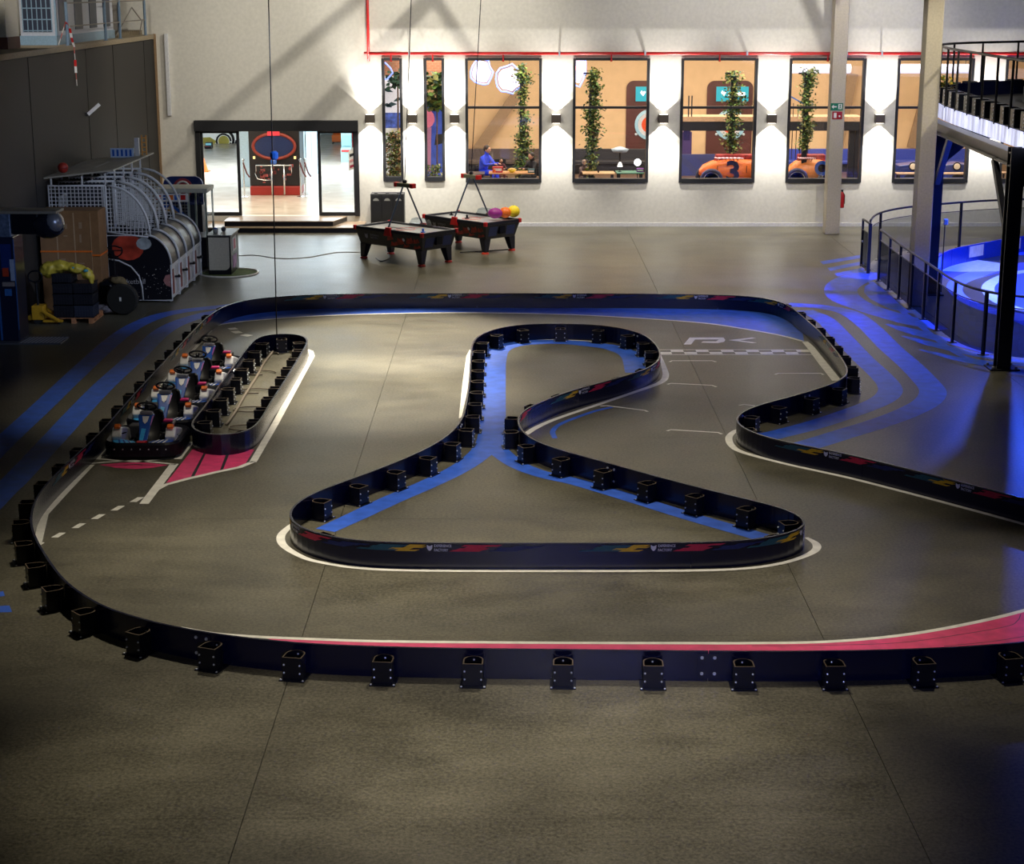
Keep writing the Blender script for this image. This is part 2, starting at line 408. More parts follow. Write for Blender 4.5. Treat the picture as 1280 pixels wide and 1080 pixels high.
# left wall: dark panels between seams, mezzanine edge on top
XL = -12.07; ZM = 6.48
m = MB(); m.box(XL - .5, XL - .06, 30, YW, 0, ZM - .12); wl = struct(m.build('wall_left', BLACK))
seams = [30.2, 34, 38.4, 41.5, 44.8, 50.9, 54.4, 59.0, YW - .05]
for a, b in zip(seams, seams[1:]):
    m = MB(); m.box(XL - .06, XL, a + .04, b - .04, 0.02, ZM - .16); m.build('wall_panel', DPANEL, wl)
m = MB(); m.box(-17, XL + .02, 30, YW, ZM - .14, ZM); struct(m.build('trim_1', mat('mezzanine_slab', (0.33, 0.27, 0.18), 0.8, noise=0.3)))
m = MB(); m.box(XL - .02, XL + .06, YW - .12, YW, 0, ZM + .02); struct(m.build('trim_2', mat('rust_brown_edge', (0.3, 0.19, 0.1), 0.7)))
m = MB(); m.box(-17, XL - 2.6, -7, 30, 0, 12); struct(m.build('wall_side', DPANEL))
m = MB(); m.box(24.7, 25, -7, YW, 0, 12); struct(m.build('wall_right', DPANEL))
m = MB(); m.box(-17, 25, -7.3, -7, 0, 12); struct(m.build('wall_front', DPANEL))
m = MB(); m.box(-17, 25, -7.3, YW + .3, 12, 12.2); struct(m.build('ceiling', DARKGREY))
# grey vertical pipe casing in the corner, and the mezzanine corner post
a = wp(206.5, 42, 60.6); b = wp(206.5, 145, 60.6)
m = MB(); m.box(a.x - .06, a.x + .06, 60.66, YW, b.z, a.z); tag(m.build('cable_duct', WHITE, bevel=.01), 'short white vertical cable duct high on the white wall beside the dark panelled wall', 'duct')

# added to cast wedge shadows, unseen: braces in front of the wall-wash lamps
L1 = Vector((-2.2, 53.5, 11.6)); L2 = Vector((10.5, 53.5, 11.6))
def add_shadow_bar(L, a, b, w, y):
    # flat bar at distance y; its shadow on the wall runs from a to b
    k = (y - L.y) / (YW - L.y); A = L + (wp(*a, YW) - L) * k; B = L + (wp(*b, YW) - L) * k
    m = MB(); m.bar(A, B, .03, w, 0, up=(0, 1, 0)); o = struct(m.build('shadow_bar', STEEL)); return o
shadow_bars = []
for (L, a, b, w) in ((L1, (240, 172), (480, -28), .52), (L1, (360, 180), (545, -12), .42), (L1, (606, 92), (528, -25), .26), (L2, (1032, 50), (1000, -25), .34)):
    add_shadow_bar(L, a, b, w, 55.5).name = 'shadow_bar'
# red sprinkler pipe on the wall
pz = wp(640, 66.5, YW).z; x0 = wp(461, 66, YW).x
m = MB(); m.tube([(x0, 60.62, 9), (x0, 60.62, pz - .25)], .05, 8); m.tube([(x0, 60.62, pz), (24, 60.62, pz)], .05, 8); m.tube([(x0 - .15, 60.62, pz + .02), (x0 + .12, 60.62, pz + .02)], .035, 8)
pipe = tag(m.build('sprinkler_pipe', RED, smooth=True), 'long red sprinkler pipe running along the white wall above the windows', 'pipe')
for px in (489, 541, 629, 764, 899, 1034): 
    x = wp(px, 66, YW).x; m = MB(); m.tube([(x, 60.62, pz), (x, 60.62, pz - .25)], .025, 6); m.lathe([(.05, 0), (.02, .05)], (x, 60.62, pz - .27), 8); m.build('sprinkler_head', RED, pipe)
for px in (512, 699, 806, 933, 1057, 1101): 
    x = wp(px, 66, YW).x; m = MB(); m.box(x - .03, x + .03, 60.56, YW - .002, pz - .07, pz + .09); m.build('pipe_clamp', ZINC, pipe)
# wall lamps
SCM = mat('bronze_lamp_body', (0.10, 0.08, 0.06), 0.5)
where = ['beside the glass door', 'between the two narrow windows', 'between the second narrow window and the window with the hooded diner', 'left of the window with the ivy column and wooden table',
         'left of the window with the orange racing car', 'right of the window with the orange racing car', 'left of the window behind the thick column', 'behind the raised ramp']
for i, px in enumerate((463, 515.8, 568.3, 695, 829, 964, 1098.5, 1232)):
    c = wp(px, 148, YW); e = empty('wall_lamp', (c.x, YW, c.z))
    tag(e, 'square bronze wall lamp ' + where[i], 'lamp', 'up-and-down wall lamps')
    m = MB(); m.box(-.16, .16, -.26, -.03, -.14, .14); m.build('lamp_body', SCM, e, bevel=.01)
    m = MB(); m.box(-.08, .08, -.03, 0, -.1, .1); m.build('back_plate', STEEL, e)
    m = MB(); m.box(-.13, .13, -.23, -.06, .141, .147); m.box(-.13, .13, -.23, -.06, -.147, -.141)
    m.build('diffuser', mat('lamp_diffuser', (1, .95, .85), .5, emit=6), e)
    for s in (1, -1):
        lamp('wall_lamp_light', 'SPOT', (c.x, YW - .13, c.z + s * .16), 150, (1, .95, .86), (c.x, YW - .10, c.z + s * 3), 0.02, 100, 0.1); lamp('wall_lamp_light', 'SPOT', (c.x, YW - .45, c.z + s * .2), 480, (1, .95, .88), (c.x, YW, c.z + s * 2.2), 0.03, 84, 0.9)
# hanging cables
for (pa, pb, Y, lab) in (((337, 0), (346, 415), None, 'thin black cable hanging straight down from the roof into the small kart island'),):
    q = fl(346, 418, .3); m = MB(); top = wp(335, -80, q.y); m.tube([(q.x, q.y, .3), (q.x * .5 + top.x * .5, q.y, 6), (top.x, q.y, 11.9)], .014, 6)
    e = empty('hanging_cable', (q.x, q.y, 0)); tag(e, lab, 'cable')
    o = m.build('cable', BLACK, e); o.matrix_parent_inverse = Matrix.Translation((-q.x, -q.y, 0))
    m = MB(); zz = 8 + ray(343, 200)[2] * q.y / ray(343, 200)[1]; xx = q.x + (top.x - q.x) * .35
    m.lathe([(.05, 0), (.09, .04), (.09, .16), (.05, .2)], (wp(343, 200, q.y).x, q.y, zz), 10); o = m.build('cable_connector', BLUEP, e); o.matrix_parent_inverse = Matrix.Translation((-q.x, -q.y, 0))
    m = MB(); m.lathe([(.06, 0), (.08, .03), (.03, .14)], (q.x, q.y, .16), 10); o = m.build('end_plug', BLACK, e); o.matrix_parent_inverse = Matrix.Translation((-q.x, -q.y, 0))

# columns
def column(x0, x1, y0, y1, label):
    m = MB(); m.box(x0, x1, y0, y1, 0, 12); return tag(m.build('column', mat('cream_column', (0.5, 0.45, 0.36), 0.8), bevel=.02), label, 'column', kind='structure')
ca = fl(1031.5, 293); cb = fl(1049, 293)
column(ca.x, cb.x, ca.y, ca.y + .55, 'slimmer cream concrete column with exit and extinguisher signs, near the white wall')
column(10.34, 10.75, 45.0, 45.5, 'wide cream concrete column beside the raised kart ramp')
# signs on the first column
SY = ca.y - .012
def sign(px0, px1, py0, py1, m_, label):
    a = wp(px0, py0, SY); b = wp(px1, py1, SY); e = empty('safety_sign', (a.x, SY, b.z)); w = b.x - a.x; h = a.z - b.z
    tag(e, label, 'sign'); q = MB(); q.box(0, w, 0, .01, 0, h); q.build('sign_board', m_, e); return e, w, h
SG = mat('sign_white', (.8, .8, .8), .5)
e, w, h = sign(1038.5, 1053.5, 129, 138, mat('sign_green', (.0, .16, .08), .5), 'small green exit sign with white arrow on the cream column')
q = MB(); q.prism([(.03, h / 2), (.1, h * .8), (.1, h * .58), (.2, h * .58), (.2, h * .42), (.1, h * .42), (.1, h * .2)], lambda u, v, d: (u, d, v), -.004, -.001)
q.build('arrow', SG, e)
q = MB(); q.box(.25, .37, -.004, -.001, .04, h - .03); q.build('doorway_symbol', SG, e)
q = MB(); q.prism([(.27, .05), (.30, .12), (.28, .17), (.31, .18), (.33, .2), (.34, .17), (.32, .13), (.35, .06), (.33, .05), (.31, .1), (.29, .05)], lambda u, v, d: (u, d, v), -.008, -.005); q.build('running_figure', mat('sign_green', (0, 0, 0)), e)
e, w, h = sign(1040.5, 1052.5, 139.5, 149, mat('sign_red', (.35, .01, .02), .5), 'small red fire extinguisher sign on the cream column under the green sign')
q = MB(); q.box(.05, .14, -.004, -.001, .04, h - .04); q.lathe([(.03, 0), (.03, .02)], (.24, -.004, h * .4), 10, 'Y'); q.build('extinguisher_symbol', SG, e)
# fire extinguisher behind column
c = fl(1051.5, 288); e = empty('fire_extinguisher', (cb.x + .08, ca.y + .25, 0)); tag(e, 'red fire extinguisher on the far side of the column with the signs', 'extinguisher')
m = MB(); m.lathe([(.0, .85), (.08, .86), (.085, .9), (.085, 1.3), (.05, 1.38), (.02, 1.4)], (0, 0, 0), 12); m.build('cylinder_body', RED, e, smooth=True)
m = MB(); m.box(-.03, .03, -.03, .06, 1.4, 1.46); m.tube([(0, -.03, 1.42), (.08, -.06, 1.3), (.09, -.05, 1.0)], .012, 6); m.build('valve_and_hose', BLACK, e)
m = MB(); m.box(-.13, .02, -.05, .05, 1.0, 1.04); m.build('wall_bracket', STEEL, e)
# ================================================================== FLOOR PAINT (flat print lying on the slabs)
def line(name, pix, w, m_, z, cl=False, sm=True):
    pts = [fl(*p) for p in pix]
    if isinstance(w, (list, tuple)):
        if sm:
            q = catmull([Vector((p.x, p.y, ww)) for p, ww in zip(pts, w)], cl, 8); ws = [max(.01, v.z) for v in q]; pts = q
        else: ws = w
    else:
        if sm: pts = catmull(pts, cl, 8)
        ws = w
    b = MB(); b.ribbon(pts, ws, z, cl); return b.build(name, m_, floor)
def patch(name, pix, m_, z):
    b = MB(); p = [fl(*q) for q in pix]
    import mathutils
    tri = mathutils.geometry.tessellate_polygon([[Vector((v.x, v.y, 0)) for v in p]])
    fs = []
    for t in tri:
        a, c, d = [p[i] for i in t]
        fs.append(tuple(t) if (c.x - a.x) * (d.y - a.y) - (c.y - a.y) * (d.x - a.x) > 0 else tuple(reversed(t)))
    b.add([(v.x, v.y, z) for v in p], fs); return b.build(name, m_, floor)
Z1, Z2, Z3, Z4 = .002, .003, .004, .005
# blue bands, left
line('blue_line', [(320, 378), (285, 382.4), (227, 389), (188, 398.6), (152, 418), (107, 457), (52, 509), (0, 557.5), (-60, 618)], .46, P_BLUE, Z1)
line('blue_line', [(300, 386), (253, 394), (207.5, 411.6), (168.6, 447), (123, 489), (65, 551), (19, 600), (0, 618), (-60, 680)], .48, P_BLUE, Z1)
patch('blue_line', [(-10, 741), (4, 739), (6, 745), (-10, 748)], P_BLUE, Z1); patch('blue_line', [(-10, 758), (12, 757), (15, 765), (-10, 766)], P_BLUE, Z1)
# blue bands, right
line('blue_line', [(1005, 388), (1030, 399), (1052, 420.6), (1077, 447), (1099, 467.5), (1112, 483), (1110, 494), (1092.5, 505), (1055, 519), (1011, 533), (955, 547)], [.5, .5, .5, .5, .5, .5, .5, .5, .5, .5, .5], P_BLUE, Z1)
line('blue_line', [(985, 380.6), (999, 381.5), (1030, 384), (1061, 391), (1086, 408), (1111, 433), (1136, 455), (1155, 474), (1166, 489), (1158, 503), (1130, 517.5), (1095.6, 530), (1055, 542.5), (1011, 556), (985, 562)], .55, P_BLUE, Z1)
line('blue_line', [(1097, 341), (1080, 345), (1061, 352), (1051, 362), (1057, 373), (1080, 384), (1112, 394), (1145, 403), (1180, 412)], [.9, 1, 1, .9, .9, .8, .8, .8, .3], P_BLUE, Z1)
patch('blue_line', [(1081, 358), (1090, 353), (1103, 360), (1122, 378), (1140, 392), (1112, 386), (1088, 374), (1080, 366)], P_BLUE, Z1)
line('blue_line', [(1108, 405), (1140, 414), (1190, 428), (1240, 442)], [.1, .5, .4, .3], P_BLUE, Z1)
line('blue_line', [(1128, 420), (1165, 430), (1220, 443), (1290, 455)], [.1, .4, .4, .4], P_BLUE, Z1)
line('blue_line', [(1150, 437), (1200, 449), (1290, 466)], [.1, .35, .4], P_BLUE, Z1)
for (y0, x0, x1) in ((327, 1025, 1077), (335, 1034, 1079), (342, 1043, 1083)):
    patch('blue_dash', [(x0, y0), (x1, y0 - 8.5), (x1 + 2, y0 - 5), (x0 + 4, y0 + 3.6)], P_BLUE, Z1)
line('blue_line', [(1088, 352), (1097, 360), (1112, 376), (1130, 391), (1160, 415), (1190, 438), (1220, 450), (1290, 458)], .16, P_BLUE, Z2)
# back straight: blue run-off between barrier and white line
WL = [(200, 478), (247, 430), (262, 413), (275, 406), (325, 400), (420, 394), (560, 391), (700, 393), (800, 398), (880, 404), (927, 410.6), (974, 419), (1005, 427), (1014, 436)]
BL = [(1003, 413), (992, 402), (975, 393), (950, 388), (900, 385), (800, 383), (640, 382.5), (430, 383), (370, 385), (330, 388), (300, 392.5), (280, 400), (262, 409)]
patch('blue_runoff', WL[3:-1] + BL, P_BLUE, Z1)
line('white_line', WL[1:-2] + [(1003, 426.5)], .10, P_WHITE, Z2)
line('white_line', [(1006, 427), (1013, 434), (1030, 456), (1046, 476)], [.14, .18, .2, .2], P_WHITE, Z2, sm=False)
line('white_line', [(262, 413), (247, 430), (200, 480), (135, 556), (120, 573.8)], .14, P_WHITE, Z2, sm=False)
# kart bay
line('white_line', [(120, 573.5), (170, 577.5), (222, 572.5)], .07, P_WHITE, Z3, sm=False)
line('white_line', [(112, 579.5), (165, 575.5), (220, 580.5)], .07, P_WHITE, Z3, sm=False)
line('white_line', [(222, 574), (238, 552.5)], .14, P_WHITE, Z2, sm=False)
line('white_line', [(218, 580), (180, 630)], .15, P_WHITE, Z3, sm=False)
patch('pink_lens', [(124, 581), (150, 578.6), (170, 578), (190, 578.8), (210, 581.5), (190, 585), (168, 586.4), (145, 585)], P_PINK, Z1)
patch('dark_line', [(135, 582), (170, 580.3), (200, 582.2), (170, 581.3)], P_DARK, Z2)
line('white_line', [(114, 581), (85, 611), (55, 643), (47, 680)], [.12, .13, .14, .12], P_WHITE, Z2, sm=False)
for (cx, cy) in ((171, 624.7), (147, 635.4), (122.7, 646), (98.4, 657.3), (73.2, 669)):
    patch('white_dash', [(cx - 9.3, cy + 3), (cx + 1, cy - 3), (cx + 9.5, cy - 3), (cx - .5, cy + 3)], P_WHITE, Z2)
patch('white_dash', [(48, 681), (53, 678), (56, 678.4), (51, 681.6)], P_WHITE, Z2)
for (a, b) in (((289, 410), (293, 412)), ((293, 414), (299, 416.5)), ((303, 418.5), (313, 420))): line('white_dash', [a, b], .2, P_WHITE, Z2, sm=False)
# small island
patch('pink_patch', [(241, 561), (207.5, 604), (240, 596), (272, 588.5), (305, 582.3), (318, 562)], P_PINK, Z1)
patch('dark_line', [(256, 564), (259, 564), (243, 595.5), (238.5, 596)], P_DARK, Z3); patch('dark_line', [(284, 564), (288, 564), (279, 587), (275, 588)], P_DARK, Z3)
line('white_line', [(384, 437), (388.5, 439), (390, 445), (372, 478), (344, 530), (316, 578)], [.08, .12, .13, .13, .13, .13], P_WHITE, Z2, sm=False)
line('white_line', [(317, 577), (300, 584), (272.5, 589.8), (235, 598.5), (207, 606), (190, 616)], [.1, .11, .11, .11, .10, .06], P_WHITE, Z2, sm=False)
# front straight
line('white_line', [(225, 785), (266, 792), (320, 796.2), (400, 799.6), (480, 802), (620, 803.4), (740, 804), (860, 804.3), (940, 804.3), (1035.6, 802.4), (1126, 794.5), (1205.7, 781), (1280, 763.4), (1360, 738)], .085, P_WHITE, Z3)
patch('pink_patch', [(330, 797.5), (400, 800), (480, 802.5), (740, 804), (940, 804.8), (1035.6, 802.8), (1126, 795), (1205.7, 781.5), (1280, 764), (1360, 738), (1420, 750), (1360, 805), (1280, 826), (1126, 834), (940, 838), (740, 836), (550, 830), (400, 815)], P_PINK, Z1)
line('dark_line', [(940, 807.5), (1035, 806.7), (1126, 803.5), (1205.7, 792.5), (1259, 783), (1272, 776), (1276, 768)], .012, P_DARK, Z2)
line('dark_line', [(1180, 808), (1240, 802), (1290, 794)], .012, P_DARK, Z2)
# large island
line('white_line', [(374, 650), (360, 660), (351, 671), (356, 683.4), (380, 697.2), (406, 704), (446, 709.8), (510, 713), (680, 714), (860, 713.4), (933, 710.6), (975, 704.6), (1003, 696.4), (1019, 688), (1020, 680), (1008, 672)],
     [.06, .11, .13, .12, .10, .09, .09, .09, .09, .09, .09, .09, .10, .12, .12, .06], P_WHITE, Z2)
patch('white_line', [(587, 437), (590, 440), (586, 480), (577, 522), (573.5, 523), (578, 480), (583, 445)], P_WHITE, Z2)
line('white_line', [(825, 444), (829, 456), (832, 470), (824, 479), (794, 490), (759, 502), (724, 513.6), (691, 525.3), (670, 534.7), (657, 543)], [.05, .1, .14, .14, .12, .11, .11, .11, .13, .12], P_WHITE, Z2)
line('blue_line', [(406.4, 663), (446, 645), (488.7, 625), (526, 609), (565.8, 590.5), (592, 574), (608, 558), (615, 540), (616, 520.6), (617.4, 473.7), (619, 450), (626, 436), (653.7, 429), (700.6, 427.3), (747.5, 431.6), (771, 436), (789.7, 445.6), (796, 466)],
     [.35, .38, .4, .4, .4, .42, .46, .5, .5, .5, .5, .5, .5, .5, .5, .5, .5, .5], P_BLUE, Z1)
line('blue_line', [(615, 545), (620, 560), (645, 580), (680, 593.5), (722, 603), (792.5, 624), (860, 645), (919, 662), (968, 676)], [.4, .4, .36, .36, .36, .36, .36, .36, .36], P_BLUE, Z2)
line('white_line', [(615, 428), (640, 425.5), (700, 424.8), (760, 428)], .04, P_WHITE, Z2)
line('blue_line', [(765, 509), (745, 513.5), (724, 520.6), (700.6, 530), (691, 539), (693.6, 548)], .10, P_BLUE, Z1)  # faint reflection on the floor, put in as a blue curve
# right bend
line('white_line', [(925, 536), (917, 540), (911, 547.5), (915, 557.5), (930, 566), (980, 579.5), (1030, 590.5), (1067.5, 599), (1130, 615), (1192.5, 631.6), (1280, 655.5), (1400, 690)], [.06, .11, .13, .13, .12, .10, .1, .1, .1, .1, .1, .1], P_WHITE, Z2)
# start boxes
def c6(*q): return [(780 + x / 4, 380 + y / 4) for x, y in q]
for q in (c6((228, 290), (240, 284), (440, 284), (460, 290)), c6((755, 353), (772, 347), (985, 347), (997, 354)), c6((217, 402), (235, 397), (440, 407), (462, 415)),
          c6((575, 507), (600, 503), (655, 509)), c6((215, 635), (235, 629), (470, 643), (490, 651)),
          [(560 + x / 4.267, 380 + y / 4.267) for x, y in ((812, 545), (850, 543), (1050, 568), (1065, 575))]):
    line('start_box_line', q, .06, P_WHITE, Z2, sm=False)
# chequered line
a = fl(825, 442); b = fl(1013, 442); yA = fl(900, 437.6).y; yB = fl(900, 442.8).y; x0 = fl(824, 442).x; x1 = fl(1014, 442).x
line('white_line', [(822, 437.3), (1010, 437.3)], .05, P_WHITE, Z2, sm=False); line('white_line', [(822, 443.4), (1016, 443.4)], .05, P_WHITE, Z2, sm=False)
m = MB(); N = 12
for i in range(N):
    for j in range(2):
        if (i + j) % 2: continue
        u0 = x0 + (x1 - x0) * i / N; u1 = x0 + (x1 - x0) * (i + 1) / N; y0 = yB + (yA - yB) * j / 2; y1 = yB + (yA - yB) * (j + 1) / 2
        m.add([(u0, y0, Z3), (u1, y0, Z3), (u1, y1, Z3), (u0, y1, Z3)], [(0, 1, 2, 3)])
m.build('chequered_line', P_WHITE, floor)
patch('floor_lettering', c6((298, 203), (328, 168), (497, 168), (507, 180), (500, 190), (470, 196), (385, 194), (395, 187), (460, 187), (475, 178), (355, 178), (335, 203)), P_WHITE, Z2)
patch('floor_lettering', c6((522, 181), (640, 168), (660, 171), (580, 182), (665, 194), (640, 196)), P_WHITE, Z2)
# thin grey cable on the floor to the hockey tables
def floor_cable(pix, label, r=.012, m_=None):
    m = MB(); m.tube(catmull([fl(*p) + Vector((0, 0, r)) for p in pix], False, 6), r, 6)
    return tag(m.build('floor_cable', m_ or mat('grey_cable', (.35, .35, .35), .6), smooth=True), label, 'cable')
floor_cable([(298, 320), (320, 319.5), (350, 323.5), (385, 322), (420, 316), (450, 315.5)], 'thin grey cable snaking over the floor towards the air hockey tables')
floor_cable([(470, 323), (477, 327), (487, 322), (482, 312)], 'short loose black cable under the nearer air hockey table', .015, BLACK)
floor_cable([(575, 316), (610, 314), (640, 312)], 'dark cable lying under the farther air hockey table', .015, BLACK)
# blue track on the right: painted ground inside the fence
B2 = mat('deep_blue_floor_paint', (0.02, 0.09, 0.6), 0.4, noise=.2); LIL = mat('lilac_floor_paint', (0.35, 0.38, 0.75), 0.45)
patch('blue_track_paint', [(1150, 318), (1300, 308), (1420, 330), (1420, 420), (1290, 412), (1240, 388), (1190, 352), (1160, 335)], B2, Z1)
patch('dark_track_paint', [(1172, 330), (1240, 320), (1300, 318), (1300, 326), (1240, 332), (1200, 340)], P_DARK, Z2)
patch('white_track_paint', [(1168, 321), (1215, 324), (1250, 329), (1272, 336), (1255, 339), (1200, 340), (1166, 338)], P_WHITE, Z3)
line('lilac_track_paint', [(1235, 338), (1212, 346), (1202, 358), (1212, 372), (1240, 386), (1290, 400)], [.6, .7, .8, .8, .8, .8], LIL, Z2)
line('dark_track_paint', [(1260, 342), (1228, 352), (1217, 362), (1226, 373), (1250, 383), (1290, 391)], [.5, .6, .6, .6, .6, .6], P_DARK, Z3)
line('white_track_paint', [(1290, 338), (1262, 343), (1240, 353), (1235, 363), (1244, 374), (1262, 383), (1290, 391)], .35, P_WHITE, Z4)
# ================================================================== BARRIERS
HB_ = .38
OUT = [(1450, 762), (1360, 789), (1280, 803), (1126, 812), (940, 814), (740, 812), (550, 810), (400, 805.5), (320, 798.5), (266.7, 791.9), (225, 784.4), (189.6, 777), (154, 766.7), (127.4, 757.8), (103.7, 743), (86, 731), (71, 715), (54.8, 691), (44.4, 673), (38.5, 655), (40, 638), (47.4, 618.5), (63.7, 599), (89, 574), (125, 541), (150, 512.5), (175, 485), (200, 457.5), (225, 431), (247.5, 407), (262, 394), (280, 383), (300, 376.5), (330, 372), (370, 369), (430, 367), (540, 366.6), (640, 366.5), (800, 367), (900, 368.5), (950, 371.5), (975, 377), (990, 384.5), (1002.5, 395), (1022.5, 412), (1042.5, 435), (1055, 452.5), (1059.5, 462.5), (1056, 471), (1045, 477.5), (1027.5, 484), (989, 495.6), (958, 503.4), (936, 510.6), (923.7, 517.5), (919.7, 525), (923.7, 531.6), (942.5, 541), (973.7, 550.3), (1020.6, 559.7), (1067.5, 569), (1130, 584.7), (1192.5, 600.3), (1280, 622.5), (1400, 655), (1500, 685)]
BIG = [(361, 645), (366.6, 654), (380, 661), (406, 669), (441, 675), (486, 677.6), (579, 678.6), (680, 678.8), (780, 678.6), (860, 678), (933, 675.5), (975, 669), (1003.4, 660.6), (1010, 653.6), (1000.6, 643.7), (975, 634), (933, 623.5), (860, 605.8), (792.5, 587.5), (736, 572), (691, 559.5), (665.5, 549), (652, 538), (646.7, 524), (653.7, 513), (672.5, 504), (700.6, 492.5), (735.8, 482), (771, 472.6), (799, 464), (817.8, 456), (824.8, 447), (824.8, 439), (820, 430.4), (808.4, 420), (789.7, 412.8), (759, 407), (712, 404.2), (653.7, 405.3), (621, 410.5), (600, 418.7), (591.6, 427), (589, 441), (587, 473.7), (584.6, 492.5), (582, 509), (578, 522), (570, 534), (556, 547), (526, 564), (486, 581), (446, 596), (406.4, 610), (380, 622), (365, 634)]
SML = [(238.5, 530), (245, 521), (260, 502.5), (275, 480), (290, 460), (305, 440), (317.5, 425), (327.5, 419.5), (342.5, 417), (362, 416.5), (377, 418.5), (384.5, 424), (383, 431), (370, 452.5), (355, 477.5), (340, 500), (328, 521), (320, 531), (310, 538.7), (295, 542.5), (275, 544.5), (255, 542.5), (242, 537)]
BAR = mat('black_barrier_plastic', (0.0015, 0.003, 0.022), 0.25, coat=0.1)
INK = [mat('yellow_print', (.75, .45, .02), .4), mat('red_print', (.6, .02, .06), .4), mat('teal_print', (0, 0, 0)), mat('white_print', (.7, .7, .75), .5), mat('blue_print', (.008, .018, .10), .4)]
TXT1 = text2d('EXPERIENCE', .066, .0008); TXT2 = text2d('FACTORY', .066, .0008)
def brush(u0, u1, z0, z1, seed):
    r = random.Random(seed); out = []; k = 4; h = (z1 - z0) / k
    for i in range(k):
        zz = z0 + i * h; o = (i - 1.5) * .07; a = u0 + o + r.uniform(-.09, .09); b = u1 + o + r.uniform(-.09, .09)
        out.append([(a, zz), (b - .07, zz), (b, zz + h * .98), (a + .06, zz + h * .98)])
    return out
def decal(path, s0, side, parent, zs=1.0):
    p, t, n = path.at(s0); N = n * side
    f = -N; right = f.cross(Vector((0, 0, 1))); sg = 1 if right.dot(t) > 0 else -1
    def P(u, z, d=.0165):
        q, tt, nn = path.at(s0 + sg * u); return (q.x + nn.x * side * d, q.y + nn.y * side * d, z)
    b = MB()
    def quad(pl, mi):
        # cut long quads so they follow the bend
        (a0, z0), (a1, _), (b1, z1), (b0, _) = pl; k = 4
        for i in range(k):
            f0, f1 = i / k, (i + 1) / k
            v = [P(a0 + (a1 - a0) * f0, z0), P(a0 + (a1 - a0) * f1, z0), P(b0 + (b1 - b0) * f1, z1), P(b0 + (b1 - b0) * f0, z1)]
            b.add(v, [(0, 1, 2, 3)], mi)
    for q in brush(-1.02, -.5, .26, .35, 1): quad(q, 2)
    for q in brush(-.6, -.24, .255, .355, 2): quad(q, 0)
    for q in brush(.30, .74, .255, .355, 3): quad(q, 1)
    for q in brush(.85, 1.35, .26, .34, 4): quad(q, 4)
    # angular animal-head emblem and the two lines of lettering
    em = [(-.165, .35), (-.135, .335), (-.115, .335), (-.085, .35), (-.088, .30), (-.105, .275), (-.125, .262), (-.145, .275), (-.162, .30)]
    b.add([P(u, z) for u, z in em], [tuple(range(len(em)))], 3)
    for (v, fs), zc in ((TXT1, .336), (TXT2, .274)):
        w0 = min(x for x, y in v); b.add([P((x - w0) * .68 - .06, zc + y * .85, .018) for x, y in v], fs, 3)
    for mi_fix in ():
        pass
    o = b.build('printed_logo', INK, parent); return o
def foot_meshes():
    # plan: round back against the barrier, flat front with bolted edges, open on top
    n = 10; pl = [(-.135, .27), (-.135, .12)] + [(-.135 * math.cos(math.pi * k / n), .12 - .115 * math.sin(math.pi * k / n)) for k in range(1, n)] + [(.135, .12), (.135, .27)]
    pl = [(x * .88, y) for x, y in pl]; inn = [(x * .88, y + (.014 if y < .11 else 0) - (.014 if y > .2 else 0)) for x, y in pl]; h = .29
    N = len(pl); b = MB(); vs = [(x, y, 0) for x, y in pl] + [(x, y, h) for x, y in pl] + [(x, y, 0.02) for x, y in inn] + [(x, y, h) for x, y in inn]
    fs = []
    for i in range(N):
        j = (i + 1) % N
        fs += [(i, j, N + j, N + i), (2 * N + j, 2 * N + i, 3 * N + i, 3 * N + j)]
    b.add(vs, fs); b.box(-.155, .155, 0.01, .31, 0, .012); b.box(-.10, .10, 0.03, .25, .17, .185)
    f = b.build('support_foot', BLACK)
    r = MB(); r.add([(x, y, h) for x, y in pl] + [(x, y, h) for x, y in inn] + [(x, y, h + .004) for x, y in pl] + [(x, y, h + .004) for x, y in inn],
        [q for i in range(N) for j in [(i + 1) % N] for q in ((2 * N + i, 2 * N + j, 3 * N + j, 3 * N + i), (i, j, 2 * N + j, 2 * N + i))]); rim = r.build('foot_rim', mat('rim_highlight', (.10, .07, .045), .4)); rim.parent = f  # tan strip puts in the light caught by the top edges
    c = MB()
    for sx in (-1, 1):
        for z in (.10, .20): c.lathe([(.013, 0), (.011, .012), (0, .016)], (sx * .098, .271, z), 6, 'Y')
        c.lathe([(.014, 0), (.012, .01), (0, .012)], (sx * .137, .285, .012), 6)
    c.lathe([(.013, 0), (.011, .012), (0, .016)], (0, .02, .25), 6, 'Y')
    g = c.build('bolts', ZINC); g.parent = f
    return f, (g, rim)
FOOT, BOLT = foot_meshes(); first_foot = [True]
